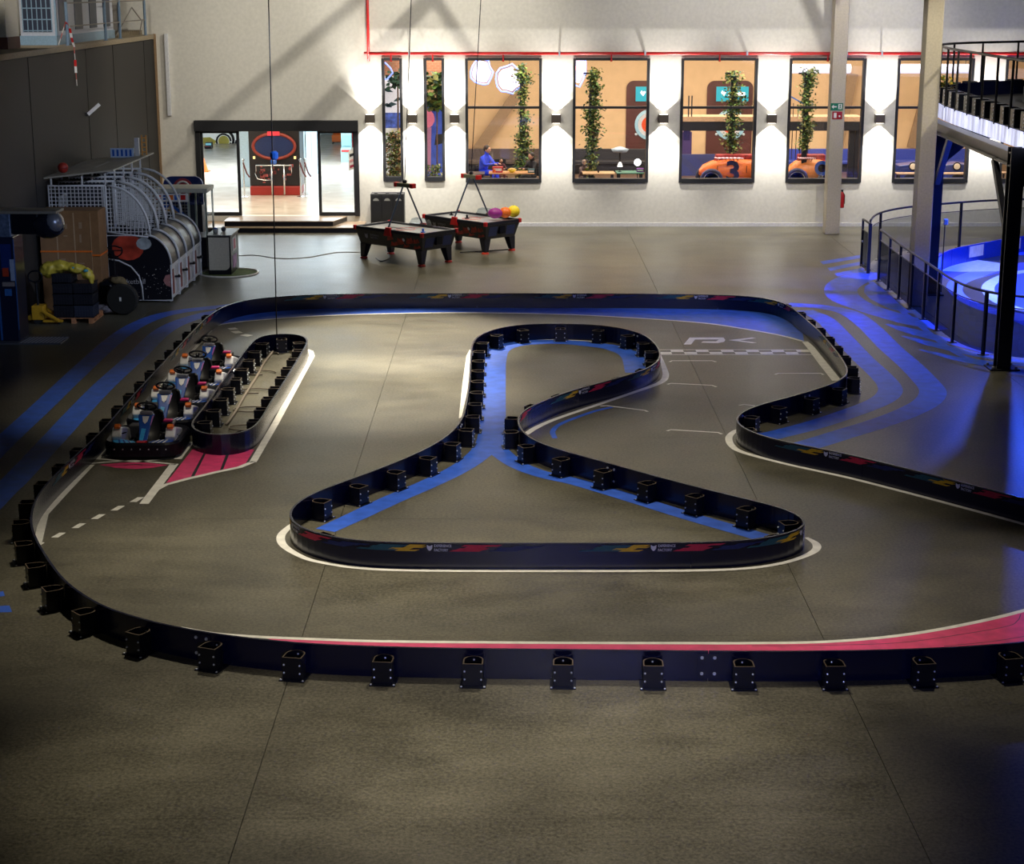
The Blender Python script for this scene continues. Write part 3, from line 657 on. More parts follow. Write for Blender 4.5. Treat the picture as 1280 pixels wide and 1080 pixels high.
def barrier(name, pix, closed, footside, spacing, phase_pt, label, joints, logo_pts, skip=None, logo_range=None):
    path = Path([fl(x, y, HB_) for x, y in pix], closed); root = empty(name, (path.P[0].x, path.P[0].y, 0))
    tag(root, label, 'barrier'); inv = Matrix.Translation(-root.location)
    L = path.L; n = max(1, round(L / joints)); 
    for k in range(n):
        a = L * k / n + .003; b_ = L * (k + 1) / n - .003; m = MB(); cnt = max(4, int((b_ - a) / .15)); rows = []
        for i in range(cnt + 1):
            q, t, nn = path.at(a + (b_ - a) * i / cnt); w = .013
            prof = [(-w, 0), (w, 0), (w, HB_ - .02), (w * 1.25, HB_ - .015), (w * 1.25, HB_), (-w * 1.25, HB_), (-w * 1.25, HB_ - .015), (-w, HB_ - .02)]
            rows.append([(q.x + nn.x * d, q.y + nn.y * d, z) for d, z in prof])
        K = 8; vs = [p for r_ in rows for p in r_]; fs = []
        for i in range(cnt):
            for j in range(K): fs.append((i * K + j, i * K + (j + 1) % K, (i + 1) * K + (j + 1) % K, (i + 1) * K + j))
        fs += [tuple(range(K))[::-1], tuple(cnt * K + j for j in range(K))]
        m.add(vs, fs); o = m.build('barrier_panel', BAR, root); o.matrix_parent_inverse = inv
        # joint plate with four bolts on the foot side
        if k or closed:
            q, t, nn = path.at(L * k / n + .0); d = nn * footside; M = Matrix((t, d, Vector((0, 0, 1)))).transposed().to_4x4(); M.translation = Vector((q.x, q.y, 0)) + d * .014
            m = MB(); m.box(-.13, .13, 0, .008, .04, .35, 0, M)
            o = m.build('joint_plate', BAR, root); o.matrix_parent_inverse = inv
            m = MB()
            for x in (-.075, .075):
                for z in (.10, .30):
                    c = M @ Vector((x, .008, z)); m.tube([c, c + d * .012], [.022, .018], 8)
            g = m.build('plate_bolts', ZINC, o)
    s0 = path.near(fl(*phase_pt, HB_)) % spacing; k = 0; s = s0
    while s < L - .2:
        q, t, nn = path.at(s)
        ok = not (skip and skip(q))
        if ok:
            d = nn * footside; ang = math.atan2(-d.x, d.y)
            if first_foot[0]: f, g = FOOT, BOLT; first_foot[0] = False
            else:
                f = FOOT.copy(); COL.objects.link(f)
                for b_o in BOLT: g = b_o.copy(); COL.objects.link(g); g.parent = f
            f.parent = root; f.location = Vector((q.x, q.y, 0)) + d * .014 - root.location; f.rotation_euler.z = ang
        s += spacing
    for pt in logo_pts:
        if isinstance(pt, tuple): s = path.near(fl(*pt, HB_))
        else: s = pt
        o = decal(path, s, -footside, root); o.matrix_parent_inverse = inv
    return path, root
P_OUT, _ = barrier('track_barrier', OUT, False, 1, 1.06, (704, 812), 'long low black track barrier that encloses the whole kart circuit', 6.3,
                   [(255, 400), (412, 367), (568, 367), (724, 367), (876, 368), (978, 378), (1043, 563), (1206, 604), (88, 575), (165, 496), (225, 431), (1035, 427)])
P_BIG, _ = barrier('track_barrier', BIG, True, 1, 1.0, (1000, 645), 'low black barrier around the large bottle-shaped island in mid circuit', 6.3,
                   [(548, 678.6), (828, 678.4), (729, 484), (818, 456), (646.7, 522), (1008, 657), (366, 654)],
                   )
P_SML, _ = barrier('track_barrier', SML, True, -1, .92, (352, 417), 'low black barrier around the slim island beside the parked karts', 5.0, [])
# cables inside the small island
m = MB(); m.tube(catmull([fl(*p) + Vector((0, 0, .02)) for p in ((342, 440), (330, 455), (322, 470), (305, 497), (295, 515), (283, 532))], False, 6), .03, 6)
for k in range(5):
    c = fl(312 + 5 * k - 3, 535 - 23 * k, .015); m.tube([c + Vector((.35 * math.cos(a) + .1 * k * 0, .22 * math.sin(a), .01)) for a in [i * .5 for i in range(11)]], .014, 5)
tag(m.build('charging_cable', mat('grey_brown_cable', (.16, .13, .10), .6), smooth=True), 'tangle of grey charging cable lying inside the slim island', 'cable')
# ================================================================== KARTS
KBLUE = mat('kart_blue_paint', (0.02, 0.09, 0.42), .25, coat=.4)
def rrect(hx, hy, r, n=6, cy=0, y0=None):
    out = []
    for (sx, sy, a0) in ((1, 1, 0), (-1, 1, 90), (-1, -1, 180), (1, -1, 270)):
        for k in range(n + 1):
            a = R(a0 + 90 * k / n); out.append((sx * (hx - r) + r * math.cos(a), cy + sy * (hy - r) + r * math.sin(a)))
    return out
def make_kart():
    e = empty('racing_kart')
    # bumper ring: hollow protective skirt
    o_ = rrect(.67, .712, .32); i_ = rrect(.56, .60, .24); N = len(o_); vs = []; prof = [(0, .06), (0, .27), (.25, .31), (1, .28), (1, .08)]
    m = MB()
    for f, z in prof: vs += [(a[0] * (1 - f) + b[0] * f, a[1] * (1 - f) + b[1] * f, z) for a, b in zip(o_, i_)]
    fs = []; K = len(prof)
    for j in range(K):
        for i in range(N): fs.append((j * N + i, j * N + (i + 1) % N, ((j + 1) % K) * N + (i + 1) % N, ((j + 1) % K) * N + i))
    m.add(vs, fs); m.build('bumper', mat('kart_bumper_plastic', (.005, .006, .012), .42, spec=.2), e, smooth=False)
    m = MB()
    for a in range(-3, 4): m.lathe([(.012, -.012), (.012, 0)], (a * .15, -.716, .2), 6, 'Y')
    m.build('rivets', ZINC, e)
    m = MB(); m.box(-.52, .52, -.62, .62, .05, .08); m.build('floor_tray', DARKGREY, e)
    m = MB()
    for s in (-1, 1): m.tube([(s * .3, -.68, .1), (s * .34, -.3, .1), (s * .34, .4, .1), (s * .4, .68, .12)], .016, 8)
    m.tube([(-.55, -.42, .13), (.55, -.42, .13)], .016, 8); m.tube([(-.6, .45, .13), (.6, .45, .13)], .02, 8)
    m.build('chassis_tubes', mat('kart_frame_tube', (.35, .36, .38), .35, .8), e)
    # front nose panel, two wings with painted patches
    for s in (-1, 1):
        m = MB(); m.prism([(s * .08, -.66), (s * .46, -.60), (s * .54, -.44), (s * .40, -.36), (s * .14, -.48)], lambda u, v, d: (u, v, d + .05 * (v + .6)), .22, .285)
        w = m.build('nose_wing', CYAN if s < 0 else KBLUE, e, bevel=.012)
        m = MB()
        for k in range(3): m.prism([(s * (.18 + k * .09), -.60), (s * (.21 + k * .09), -.60), (s * (.30 + k * .07), -.42), (s * (.27 + k * .07), -.42)], lambda u, v, d: (u, v, d + .05 * (v + .6)), .287, .29)
        m.build('wing_stripe', WHITE if s > 0 else KBLUE, w)
    m = MB(); m.prism([(-.07, -.66), (.07, -.66), (.09, -.52), (-.09, -.52)], lambda u, v, d: (u, v, d), .24, .31); m.build('nose_tip', RED, e, bevel=.01)
    # steering fairing, tall blue shield leaning back
    def fair(u, v, d): return (u, -.50 + .42 * v + .03 + d - .10 * (u * u) * 10 * -1, .26 + .42 * v)
    m = MB(); m.prism([(-.07, 0), (.07, 0), (.10, .55), (.145, .95), (.09, 1.02), (-.09, 1.02), (-.145, .95), (-.10, .55)], fair, -.02, .04)
    f = m.build('steering_fairing', KBLUE, e, bevel=.012)
    m = MB(); m.prism([(-.04, .74), (.0, .66), (.04, .74), (.06, .92), (-.06, .92)], fair, -.03, -.022); m.build('fairing_badge', WHITE, f)
    m = MB(); m.prism([(-.07, .05), (.0, .05), (.03, .48), (-.05, .5)], fair, -.03, -.022); m.build('fairing_flash', CYAN, f)
    m = MB(); m.prism([(.09, .6), (.105, .6), (.14, .93), (.11, .93)], fair, -.03, -.022); m.build('fairing_edge', PURPLE, f)
    m = MB(); m.box(-.11, .11, -.08, .02, .66, .72); m.box(-.08, .08, -.10, -.06, .70, .74); m.build('dash_display', mat('grey_display', (.3, .31, .34), .4), e, bevel=.01)
    # steering wheel and column
    c = Vector((0, .02, .80)); ax = Vector((0, .62, .78)).normalized(); x = Vector((1, 0, 0)); y = ax.cross(x)
    m = MB(); m.tube([c + (x * math.cos(a) * .165 + y * math.sin(a) * .145) for a in [2 * math.pi * k / 22 for k in range(22)]], .019, 8, closed=True)
    sw = m.build('steering_wheel', BLACK, e, smooth=True)
    m = MB()
    for a in (90, 210, 330): m.bar(c - ax * .02, c + x * math.cos(R(a)) * .155 + y * math.sin(R(a)) * .14, .035, .012)
    m.tube([c - ax * .05, c + ax * .01], .04, 10); m.build('wheel_spokes', BLACK, sw)
    m = MB(); m.tube([c - ax * .03, (0, -.30, .25)], .015, 8); m.build('steering_column', CHROME, e)
    # seat
    prof = [(-.20, .10), (-.19, .02), (-.14, -.03), (0, -.05), (.14, -.03), (.19, .02), (.20, .10)]
    m = MB(); rows = []
    for t, yy, zz, w in ((0, .02, .14, 1.0), (.2, .14, .11, 1.05), (.45, .30, .12, 1.1), (.65, .42, .24, 1.1), (.85, .50, .42, 1.0), (1, .54, .58, .85), (1.05, .55, .61, .6)):
        rows.append([(u * w, yy + (0 if t < .5 else -v * 1.0), zz + (v + .05 if t < .5 else 0) ) for u, v in prof])
    K = len(prof); vs = [p for r_ in rows for p in r_]; fs = []
    for i in range(len(rows) - 1):
        for j in range(K - 1): fs.append((i * K + j, i * K + j + 1, (i + 1) * K + j + 1, (i + 1) * K + j))
    m.add(vs, fs); s = m.build('seat', mat('seat_black', (.01, .01, .012), .45), e, smooth=True); md = s.modifiers.new('solid', 'SOLIDIFY'); md.thickness = .025
    m = MB(); m.box(.16, .40, .30, .60, .14, .42); m.build('engine_cover', BLACK, e, bevel=.03)
    m = MB(); m.box(-.42, -.20, .34, .60, .14, .36); m.build('battery_box', DARKGREY, e, bevel=.02)
    m = MB(); m.box(.20, .36, .38, .5, .42, .46); m.build('cover_cap', PINK, e, bevel=.01)
    # side pods
    for s in (-1, 1):
        m = MB(); m.prism([(-.34, .10), (-.44, .36), (-.30, .50), (-.05, .44), (.30, .34), (.38, .12)], lambda u, v, d: (s * (.34 + d), u, v), .04, .22)
        p = m.build('side_pod', WHITE, e, bevel=.03)
        m = MB(); m.prism([(-.36, .47), (-.38, .52), (-.30, .56), (-.22, .52), (-.22, .48)], lambda u, v, d: (s * (.38 + d), u, v), .03, .14); m.build('pod_cap', ORANGE, p, bevel=.025)
        m = MB(); m.prism([(-.20, .12), (-.12, .30), (.30, .24), (.34, .13)], lambda u, v, d: (s * (.34 + d), u, v), .221, .226); m.build('pod_sticker', KBLUE, p)
        m = MB(); m.prism([(-.02, .33), (.05, .36), (.2, .34), (.24, .29)], lambda u, v, d: (s * (.34 + d), u, v), .08, .18); m.build('pod_insert', PINK if s > 0 else PURPLE, p, bevel=.01)
        m = MB(); m.tube([(s * .3, -.36, .42), (s * .5, -.38, .36), (s * .56, -.2, .34)], .012, 6); m.build('pod_strut', BLACK, p)
    for sx in (-1, 1):
        for yy, r, w in ((-.42, .125, .11), (.45, .14, .17)):
            m = MB(); x0 = sx * .5; m.lathe([(r * .55, -w / 2), (r * .9, -w / 2), (r, -w / 2 + .02), (r, w / 2 - .02), (r * .9, w / 2), (r * .55, w / 2)], (x0, yy, r + .001), 18, 'X')
            wl_ = m.build('tyre', RUBBER, e, smooth=False)
            m = MB(); m.lathe([(0, -w / 2 + .02), (r * .55, -w / 2 + .01), (r * .55, w / 2 - .01), (0, w / 2 - .02)], (x0, yy, r + .001), 14, 'X'); m.build('wheel_rim', mat('rim_grey', (.4, .4, .42), .35, .7), wl_)
    return e
kart = make_kart()
KP = [(184, 508, 0), (207, 482.5, 1), (229, 462.5, 2), (247.5, 443, 3), (262, 424, 4)]
KL = ['foremost racing kart in the parked queue, nose towards the pink floor patch', 'second racing kart from the front of the parked queue, close behind the foremost',
      'middle racing kart of the five parked in line', 'fourth racing kart in the parked line, one ahead of the hindmost', 'hindmost racing kart of the queue, under the back-left bend of the barrier']
karts = [kart] + [copy_tree(kart) for _ in range(4)]
for (px, py, i) in KP:
    c = fl(px, py, .8); k = karts[i]; k.location = (c.x - .01, c.y, 0); k.rotation_euler.z = R([0, 1.5, -1, 1, -1.5][i])
    tag(k, KL[i], 'kart', 'racing karts parked in line')
# ================================================================== LEFT SIDE
MESHW = mat('white_powder_coat', (.62, .64, .70), .4)
SPACE = mat('space_print', (.008, .009, .016), .3, coat=.3)
Y0 = 45.6; UW = 1.1
XF, XB = -8.88, -12.0
def make_hoop_machine():
    e = empty('basketball_machine'); U = UW - .04
    # side profile in X (outwards) and Z; local x measured from the wall side, y is the width
    arc1 = [(1.55 + 1.04 * math.sin(R(a)), 1.80 - .02 + 1.27 * math.cos(R(a)) ) for a in range(0, 91, 9)]       # cage curve
    arc2 = [(2.45 + .66 * math.sin(R(a)), 1.0 + .78 * math.cos(R(a))) for a in range(0, 91, 10)]              # cabinet curve
    for s in (0, 1):
        y = s * U
        m = MB(); prof = [(.0 + 1.45, .06), (3.1, .06), (3.1, 1.0)] + arc2[::-1][1:] + [(1.45, 1.92)]
        m.prism(prof, lambda u, v, d: (u, d, v), y, y + (.02 if s == 0 else -.02)); p = m.build('side_panel', SPACE, e)
        if s == 0:
            yy = y - .003
            # printed planet, plain ring and stars
            m = MB(); m.prism([(2.0 + .42 * math.cos(a), 1.45 + .34 * math.sin(a)) for a in [k * .42 for k in range(15)]], lambda u, v, d: (u, d, v), yy, yy + .002); m.build('printed_planet', mat('planet_red', (.42, .05, .03), .4, noise=.7, nscale=3), p)
            m = MB(); m.prism([(2.42 + .2 * math.cos(a), 1.55 + .16 * math.sin(a)) for a in [k * .6 for k in range(11)]], lambda u, v, d: (u, d, v), yy - .002, yy - .001); m.build('printed_moon', mat('moon_grey', (.35, .4, .45), .5, noise=.5, nscale=4), p)
            m = MB()
            rr = random.Random(3)
            for k in range(46):
                u = rr.uniform(2.2, 3.05); v = rr.uniform(.1, .95); w = rr.uniform(.006, .018); m.box(u, u + w, yy - .001, yy, v, v + w)
            m.build('printed_stars', SG, p)
            m = MB(); m.prism([(2.95, .45), (3.08, .4), (3.08, .75), (2.95, .72), (2.88, .58)], lambda u, v, d: (u, d, v), yy - .001, yy); m.build('printed_comet', mat('comet_pink', (.4, .18, .18), .5), p)
            m = MB(); M_ = Matrix(((1, 0, 0, 1.92), (0, 0, 0, yy - .001), (0, 1, 0, .55), (0, 0, 0, 1))); v, f = text2d('basketball', .19); m.add([M_ @ Vector((a + .12, b, 0)) for a, b in v], f); m.build('lettering', mat('pale_lettering', (.45, .45, .5), .5), p)
        m = MB(); m.tube([(q[0], y, q[1]) for q in arc2] , .028, 8); m.tube([(3.1, y, 1.0), (3.1, y, .06), (1.45, y, .06), (1.45, y, 3.05)], .028, 8)
        m.tube([(1.45, y, 1.15), (1.75, y, 1.1), (2.05, y, .95), (2.25, y, .7), (2.32, y, .4), (2.33, y, .06)], .022, 8); m.tube([(1.45, y, 1.85), (2.55, y, 1.72)], .022, 8)
        m.build('cabinet_tube', MESHW, e, smooth=True)
        m = MB(); m.tube([(.03, y, 1.72), (.03, y, 3.05), (1.5, y, 3.05)], .028, 8); m.tube([(q[0], y, q[1]) for q in arc1], .032, 8); m.tube([(.03, y, 1.76), (.6, y, 1.66), (1.45, y, 1.85)], .024, 8)
        m.tube([(1.5, y, 3.05), (1.5, y, 1.85)], .028, 8); m.build('cage_frame', MESHW, e, smooth=True)
        if s == 1:
            m = MB(); m.box(.05, 1.40, y - .02, y - .01, 1.72, 3.0); m.build('rear_partition', mat('partition_dark', (.015, .018, .03), .6), e); continue
        # square wire mesh
        m = MB(); st_ = .10; r_ = .010
        u = st_
        while u < 2.55:
            top = 3.04 if u <= 1.55 else 1.78 + 1.27 * math.sqrt(max(0, 1 - ((u - 1.55) / 1.04) ** 2))
            lo = 1.74 if u < 1.45 else 1.85 - (u - 1.45) * .118
            if top > lo + .03: m.box(u - r_, u + r_, y - r_, y + r_, lo, top)
            u += st_
        z = 1.76
        while z < 3.04:
            x1 = 1.55 + 1.04 * math.sqrt(max(0, 1 - ((z - 1.78) / 1.27) ** 2)) if z > 1.78 else 2.4
            m.box(.03, x1, y - r_, y + r_, z - r_, z + r_); z += st_
        m.build('cage_mesh', MESHW, e)
    # playing slope, back board, hoop, front doors, feet
    m = MB(); m.prism([(1.5, 1.2), (3.05, .98), (3.05, .93), (1.5, 1.1)], lambda u, v, d: (u, d, v), .03, U - .03); m.build('ball_slope', DARKGREY, e)
    m = MB(); K = len(arc2); vs = [(q[0] - .02, .03, q[1] - .02) for q in arc2] + [(q[0] - .02, U - .03, q[1] - .02) for q in arc2]
    m.add(vs, [(i, i + 1, K + i + 1, K + i) for i in range(K - 1)]); m.build('front_shield', mat('smoked_front', (.008, .010, .018), .35), e, smooth=True)
    m = MB(); m.box(.22, .26, .12, U - .12, 2.0, 2.75); bb = m.build('backboard', WHITE, e, bevel=.01)
    m = MB(); m.box(.262, .266, .35, U - .35, 2.1, 2.45); m.build('target_square', RED, bb)
    m = MB(); m.tube([(.52 + .22 * math.cos(a), U / 2 + .22 * math.sin(a), 2.1) for a in [k * math.pi / 8 for k in range(16)]], .014, 6, closed=True); m.build('hoop', ORANGE, e, smooth=True)
    m = MB()
    for k in range(12):
        a = k * math.pi / 6; m.tube([(.52 + .21 * math.cos(a), U / 2 + .21 * math.sin(a), 2.1), (.52 + .12 * math.cos(a + .3), U / 2 + .12 * math.sin(a + .3), 1.75)], .006, 4)
    m.build('net', SG, e)
    m = MB(); m.box(3.06, 3.10, .02, U - .02, .1, .98); fp = m.build('front_panel', WHITE, e, bevel=.006)
    m = MB(); m.box(3.10, 3.108, .12, .34, .2, .85); m.build('score_print', mat('dark_red_print', (.2, .03, .03), .4, noise=.8, nscale=6), fp)
    m = MB(); m.box(3.10, 3.115, .55, .95, .16, .9); m.build('coin_door', mat('grey_door', (.5, .5, .54), .4), fp, bevel=.004)
    m = MB(); m.tube([(3.1, .45, .62), (3.22, .45, .62)], .03, 8); m.tube([(3.2, .45, .62), (3.24, .45, .66)], .04, 8); m.build('push_handle', BLACK, e)
    for y in (.06, U - .06):
        m = MB(); m.lathe([(.03, 0), (.03, .02), (.012, .03), (.012, .07)], (3.0, y, 0), 8); m.build('foot', STEEL, e)
        m = MB(); m.lathe([(.03, 0), (.03, .02), (.012, .03), (.012, .07)], (1.6, y, 0), 8); m.build('foot', STEEL, e)
    return e
hoop = make_hoop_machine(); hl = ['basketball shooting machine nearest the viewer, its side printed with a red planet', 'second basketball shooting machine from the viewer, one behind the planet-printed side',
      'third basketball shooting machine from the viewer in the row', 'farthest basketball shooting machine of the row, beside the glass prize cabinet']
hoops = [hoop] + [copy_tree(hoop) for _ in range(3)]
for i, o in enumerate(hoops): o.location = (XB, Y0 + i * UW * 1.02, 0); tag(o, hl[i], 'arcade machine', 'basketball shooting machines by the dark wall')
# shared roof board on short posts
e = empty('canopy_board', (XB, Y0, 3.07)); tag(e, 'sloping pale canopy board resting on top of the basketball machines', 'canopy')
def cz(u): return .16 + .22 * u / 1.9
m = MB(); vs = [(-.05, -.1, cz(0)), (1.75, -.1, cz(1.75)), (1.85, 4.7, cz(1.85)), (-.05, 4.7, cz(0))]
m.add(vs + [(a, b, c + .04) for a, b, c in vs], [(3, 2, 1, 0), (4, 5, 6, 7), (0, 1, 5, 4), (1, 2, 6, 5), (2, 3, 7, 6), (3, 0, 4, 7)]); m.build('board', mat('canopy_cream', (.42, .40, .35), .6, noise=.25, nscale=3), e)
m = MB(); q = [(.5, .4), (.62, .4), (.62, 3.6), (.5, 3.6)]; m.add([(a, b, cz(a) + .043) for a, b in q], [(0, 1, 2, 3)]); q = [(.9, 1.4), (1.0, 1.4), (1.0, 3.0), (.9, 3.0)]; m.add([(a, b, cz(a) + .043) for a, b in q], [(0, 1, 2, 3)]); m.build('board_strip', mat('grey_strip', (.6, .6, .6), .5), e)
for u in (.1, .9, 1.5):
    for k in range(5):
        m = MB(); m.box(u - .02, u + .02, .02 + k * 1.1, .06 + k * 1.1, .0, cz(u) + .01); m.build('post', MESHW, e)
e = empty('basketball', (XB + .25, Y0 + .75, 3.07 + cz(.25) + .04)); tag(e, 'dark red ball lying on the near end of the canopy board', 'ball')
m = MB(); m.ball((0, 0, .14), .14, n=18); bo = m.build('ball_skin', mat('red_ball', (.4, .03, .02), .5), e, smooth=True)
m = MB(); m.tube([(0, .141 * math.cos(a), .14 + .141 * math.sin(a)) for a in [k * math.pi / 12 for k in range(24)]], .005, 4, closed=True); m.tube([(.141 * math.cos(a), .141 * math.sin(a), .14) for a in [k * math.pi / 12 for k in range(24)]], .005, 4, closed=True); m.build('seam', BLACK, bo)
e = empty('advert_topper', (XB + 1.25, Y0 + 3.9, 3.07 + cz(1.2) + .04)); tag(e, 'small blue and white upright placard standing on the canopy board', 'placard')
m = MB(); m.box(-.45, .2, 0, .04, 0, .26); m.build('placard_board', mat('pale_blue_board', (.35, .45, .65), .5), e)
m = MB(); [m.box(-.4 + k * .12, -.34 + k * .12, -.005, 0, .04, .22) for k in range(5)]; m.build('placard_stripe', KBLUE, e)
e = empty('ladder_stand', (XB + 1.62, Y0 + 3.9, 3.07 + cz(1.55) + .04)); tag(e, 'little orange and grey folding frame on the canopy board next to the placard', 'frame')
m = MB(); m.box(-.14, -.02, 0, .1, 0, .5); m.build('grey_leg', mat('grey_door', (0, 0, 0)), e)
m = MB(); m.box(.05, .08, 0, .04, 0, .58); m.box(.17, .20, 0, .04, 0, .58); [m.box(.08, .17, .01, .03, .1 + k * .13, .13 + k * .13) for k in range(4)]; m.build('orange_rungs', mat('orange_wood', (.6, .28, .06), .5), e)

# cardboard carton with orange strap
yb = 44.4; e = empty('cardboard_carton', (-11.95, yb, 0)); tag(e, 'tall brown cardboard carton with an orange strap, in front of the basketball machines', 'box')
CB = mat('cardboard', (.25, .13, .055), .8, noise=.15, nscale=4); m = MB(); m.box(0, 1.28, 0, .85, .0, 2.55); m.box(1.28, 1.5, .02, .85, .0, 2.55); cb_ = m.build('carton_body', CB, e, bevel=.01)
m = MB(); m.box(-.01, 1.30, -.012, .86, 1.50, 1.54); m.build('strap', ORANGE, e); m = MB(); m.box(1.3, 1.51, .0, .86, 1.40, 1.44); m.build('strap', ORANGE, e)
m = MB(); [m.box(x, x + .03, -.004, 0, .6, 2.5) for x in (.42, .86)]; m.box(1.285, 1.295, -.004, .03, .1, 2.5); m.build('tape', mat('pale_tape', (.42, .28, .16), .5), cb_)
m = MB(); [m.box(x, x + w, -.004, 0, z, z + h) for x, z, w, h in ((.6, 2.1, .1, .12), (.6, 1.9, .1, .03), (1.0, 2.1, .08, .16), (.5, 1.2, .12, .14), (.95, 1.2, .14, .03), (1.0, 1.75, .05, .2), (.95, 1.05, .1, .1))]; m.build('shipping_mark', mat('carton_ink', (.34, .22, .13), .6), cb_)
# pallet with crates, yellow bags, pallet jack
pc = fl(104, 398); e = empty('wooden_pallet', (-11.25, 42.6, 0)); tag(e, 'wooden pallet on the floor beneath the stacked black crates', 'pallet')
PW = mat('pallet_wood', (.5, .22, .10), .7, noise=.3)
for k in range(5): m = MB(); m.box(0, .95, .02 + k * .24, .18 + k * .24, .12, .14); m.build('deck_board', PW, e)
for k in range(3): m = MB(); m.box(0 + k * .425, .1 + k * .425, 0, 1.2, .0, .02); m.box(k * .425, .1 + k * .425, 0, .12, .02, .12); m.box(k * .425, .1 + k * .425, .5, .65, .02, .12); m.box(k * .425, .1 + k * .425, 1.08, 1.2, .02, .12); m.build('bearer', PW, e)
CR = mat('black_crate', (.012, .012, .018), .45); CRB = mat('dusky_crate', (.03, .035, .06), .5)
def crate(x, y, z, w, d, h, mm, label):
    e = empty('storage_crate', (x, y, z)); tag(e, label, 'crate', 'crates stacked on the pallet'); t = .02
    m = MB(); m.box(0, w, 0, t, 0, h); m.box(0, w, d - t, d, 0, h); m.box(0, t, t, d - t, 0, h); m.box(w - t, w, t, d - t, 0, h); m.box(0, w, 0, d, 0, t); m.box(-.01, w + .01, -.01, d + .01, h - .03, h); m.build('crate_body', mm, e)
    m = MB()
    for i in range(6): m.box(.04 + i * (w - .06) / 6, .06 + i * (w - .06) / 6, -.012, 0, .03, h - .05)
    for i in range(6): m.box(w, w + .012, .04 + i * (d - .06) / 6, .06 + i * (d - .06) / 6, .03, h - .05)
    m.box(.02, w - .02, -.014, 0, h * .5, h * .5 + .02); m.build('crate_ribs', mm, e)
zz = .14
lv = ['bottom', 'second', 'third', 'top']
for k, h in enumerate((.30, .28, .26, .24)):
    crate(-11.25, 42.62, zz, .48, .6, h, CR, '%s black crate in the left hand stack on the pallet under the yellow bags' % lv[k])
    if k < 3: crate(-10.74, 42.62, zz, .46, .6, h, CRB if k == 0 else CR, '%s dark crate in the right hand stack on the pallet' % lv[k])
    zz += h + .005
def lump(name, pts, m_, parent=None, disp=.05):
    m = MB(); 
    for c, r, sc in pts: m.ball(c, r, sc, 16)
    o = m.build(name, m_, parent, smooth=True); rm = o.modifiers.new('merge', 'REMESH'); rm.mode = 'VOXEL'; rm.voxel_size = .03; rm.use_smooth_shade = True
    tx = bpy.data.textures.new('folds', 'CLOUDS'); tx.noise_scale = .14; d = o.modifiers.new('folds', 'DISPLACE'); d.texture = tx; d.strength = disp; d.mid_level = .5; return o
e = empty('yellow_bag', (-11.3, 42.6, 1.27)); tag(e, 'crumpled yellow plastic sacks draped over the top of the crates', 'bag')
lump('sack', [((-.05, .15, .04), .2, (1.1, 1, 1.0)), ((.2, .2, .12), .2, (1.2, 1, .8)), ((.42, .2, .10), .17, (1.3, 1, .7)), ((.65, .15, .06), .17, (1.4, 1, .7)), ((.92, .1, -.05), .14, (1.0, 1, 1.1)), ((1.0, .08, -.18), .10, (.8, 1, 1.3))], mat('yellow_sack', (.5, .38, .04), .5, noise=.4, nscale=6), e, .09)
lump('sack_print', [((.6, .06, .10), .07, (1.2, 1, .6)), ((.9, 0.0, .04), .07, (1.2, .8, .6))], mat('teal_sack', (.05, .3, .4), .5), e, .05)
# pallet jack
pj = fl(58, 402); e = empty('pallet_jack', (pj.x - .08, pj.y - .35, 0)); tag(e, 'yellow hand pallet jack with a black loop handle, left of the crates', 'pallet jack')
JY = mat('jack_yellow', (.62, .33, .02), .4)
for dy in (0, .36): m = MB(); m.bar((.1, dy, .32), (.5, dy - .05, .09), .10, .06, 0); m.bar((.1, dy, .08), (.58, dy, .08), .12, .05, 0); m.build('fork', JY, e, bevel=.01)
m = MB(); m.box(-.18, .12, 0, .4, .10, .45); m.box(-.30, -.1, .08, .3, .08, .2); m.build('pump_body', JY, e, bevel=.02)
m = MB(); m.tube([(-.05, .18, .42), (-.05, .1, 1.05)], .03, 8); m.build('draw_bar', STEEL, e)
m = MB(); m.tube([(-.05 + .17 * math.cos(a), .08, 1.17 + .14 * math.sin(a)) for a in [k * math.pi / 8 for k in range(16)]], .02, 6, closed=True); m.build('loop_handle', BLACK, e, smooth=True)
for s in (.05, .3): m = MB(); m.lathe([(.02, -.03), (.09, -.03), (.09, .03), (.02, .03)], (-.05, s, .09), 14, 'Y'); m.build('steering_roller', RUBBER, e)
for s in (0, .36): m = MB(); m.lathe([(.0, -.03), (.04, -.03), (.04, .03), (.0, .03)], (.5, s, .041), 10, 'Y'); m.build('load_roller', RUBBER, e)
# black wheel, bag and spare steering wheel by the boxes
c = fl(153, 394); e = empty('spare_tyre', (c.x, c.y, 0)); tag(e, 'black spare kart wheel standing upright in front of the planet-printed panel', 'tyre')
m = MB(); m.lathe([(.16, -.12), (.36, -.12), (.40, -.08), (.40, .08), (.36, .12), (.16, .12)], (0, .1, .40), 24, 'Y'); t_ = m.build('tyre', RUBBER, e)
m = MB(); m.lathe([(0, -.06), (.16, -.1), (.16, .1), (0, .06)], (0, .1, .40), 16, 'Y'); m.build('wheel_rim', CRB, t_)
m = MB(); m.box(-.05, .0, -.03, -.02, .36, .46); m.build('white_tag', SG, e)
e = empty('canvas_bag', (c.x - .1, c.y + .12, .8)); tag(e, 'khaki cloth bag slumped on top of the spare wheel', 'bag'); lump('bag_body', [((.0, 0, .06), .16, (1.4, .9, .6)), ((.16, 0, -.02), .10, (1, 1, .8))], mat('khaki_cloth', (.16, .12, .06), .9, noise=.4), e)
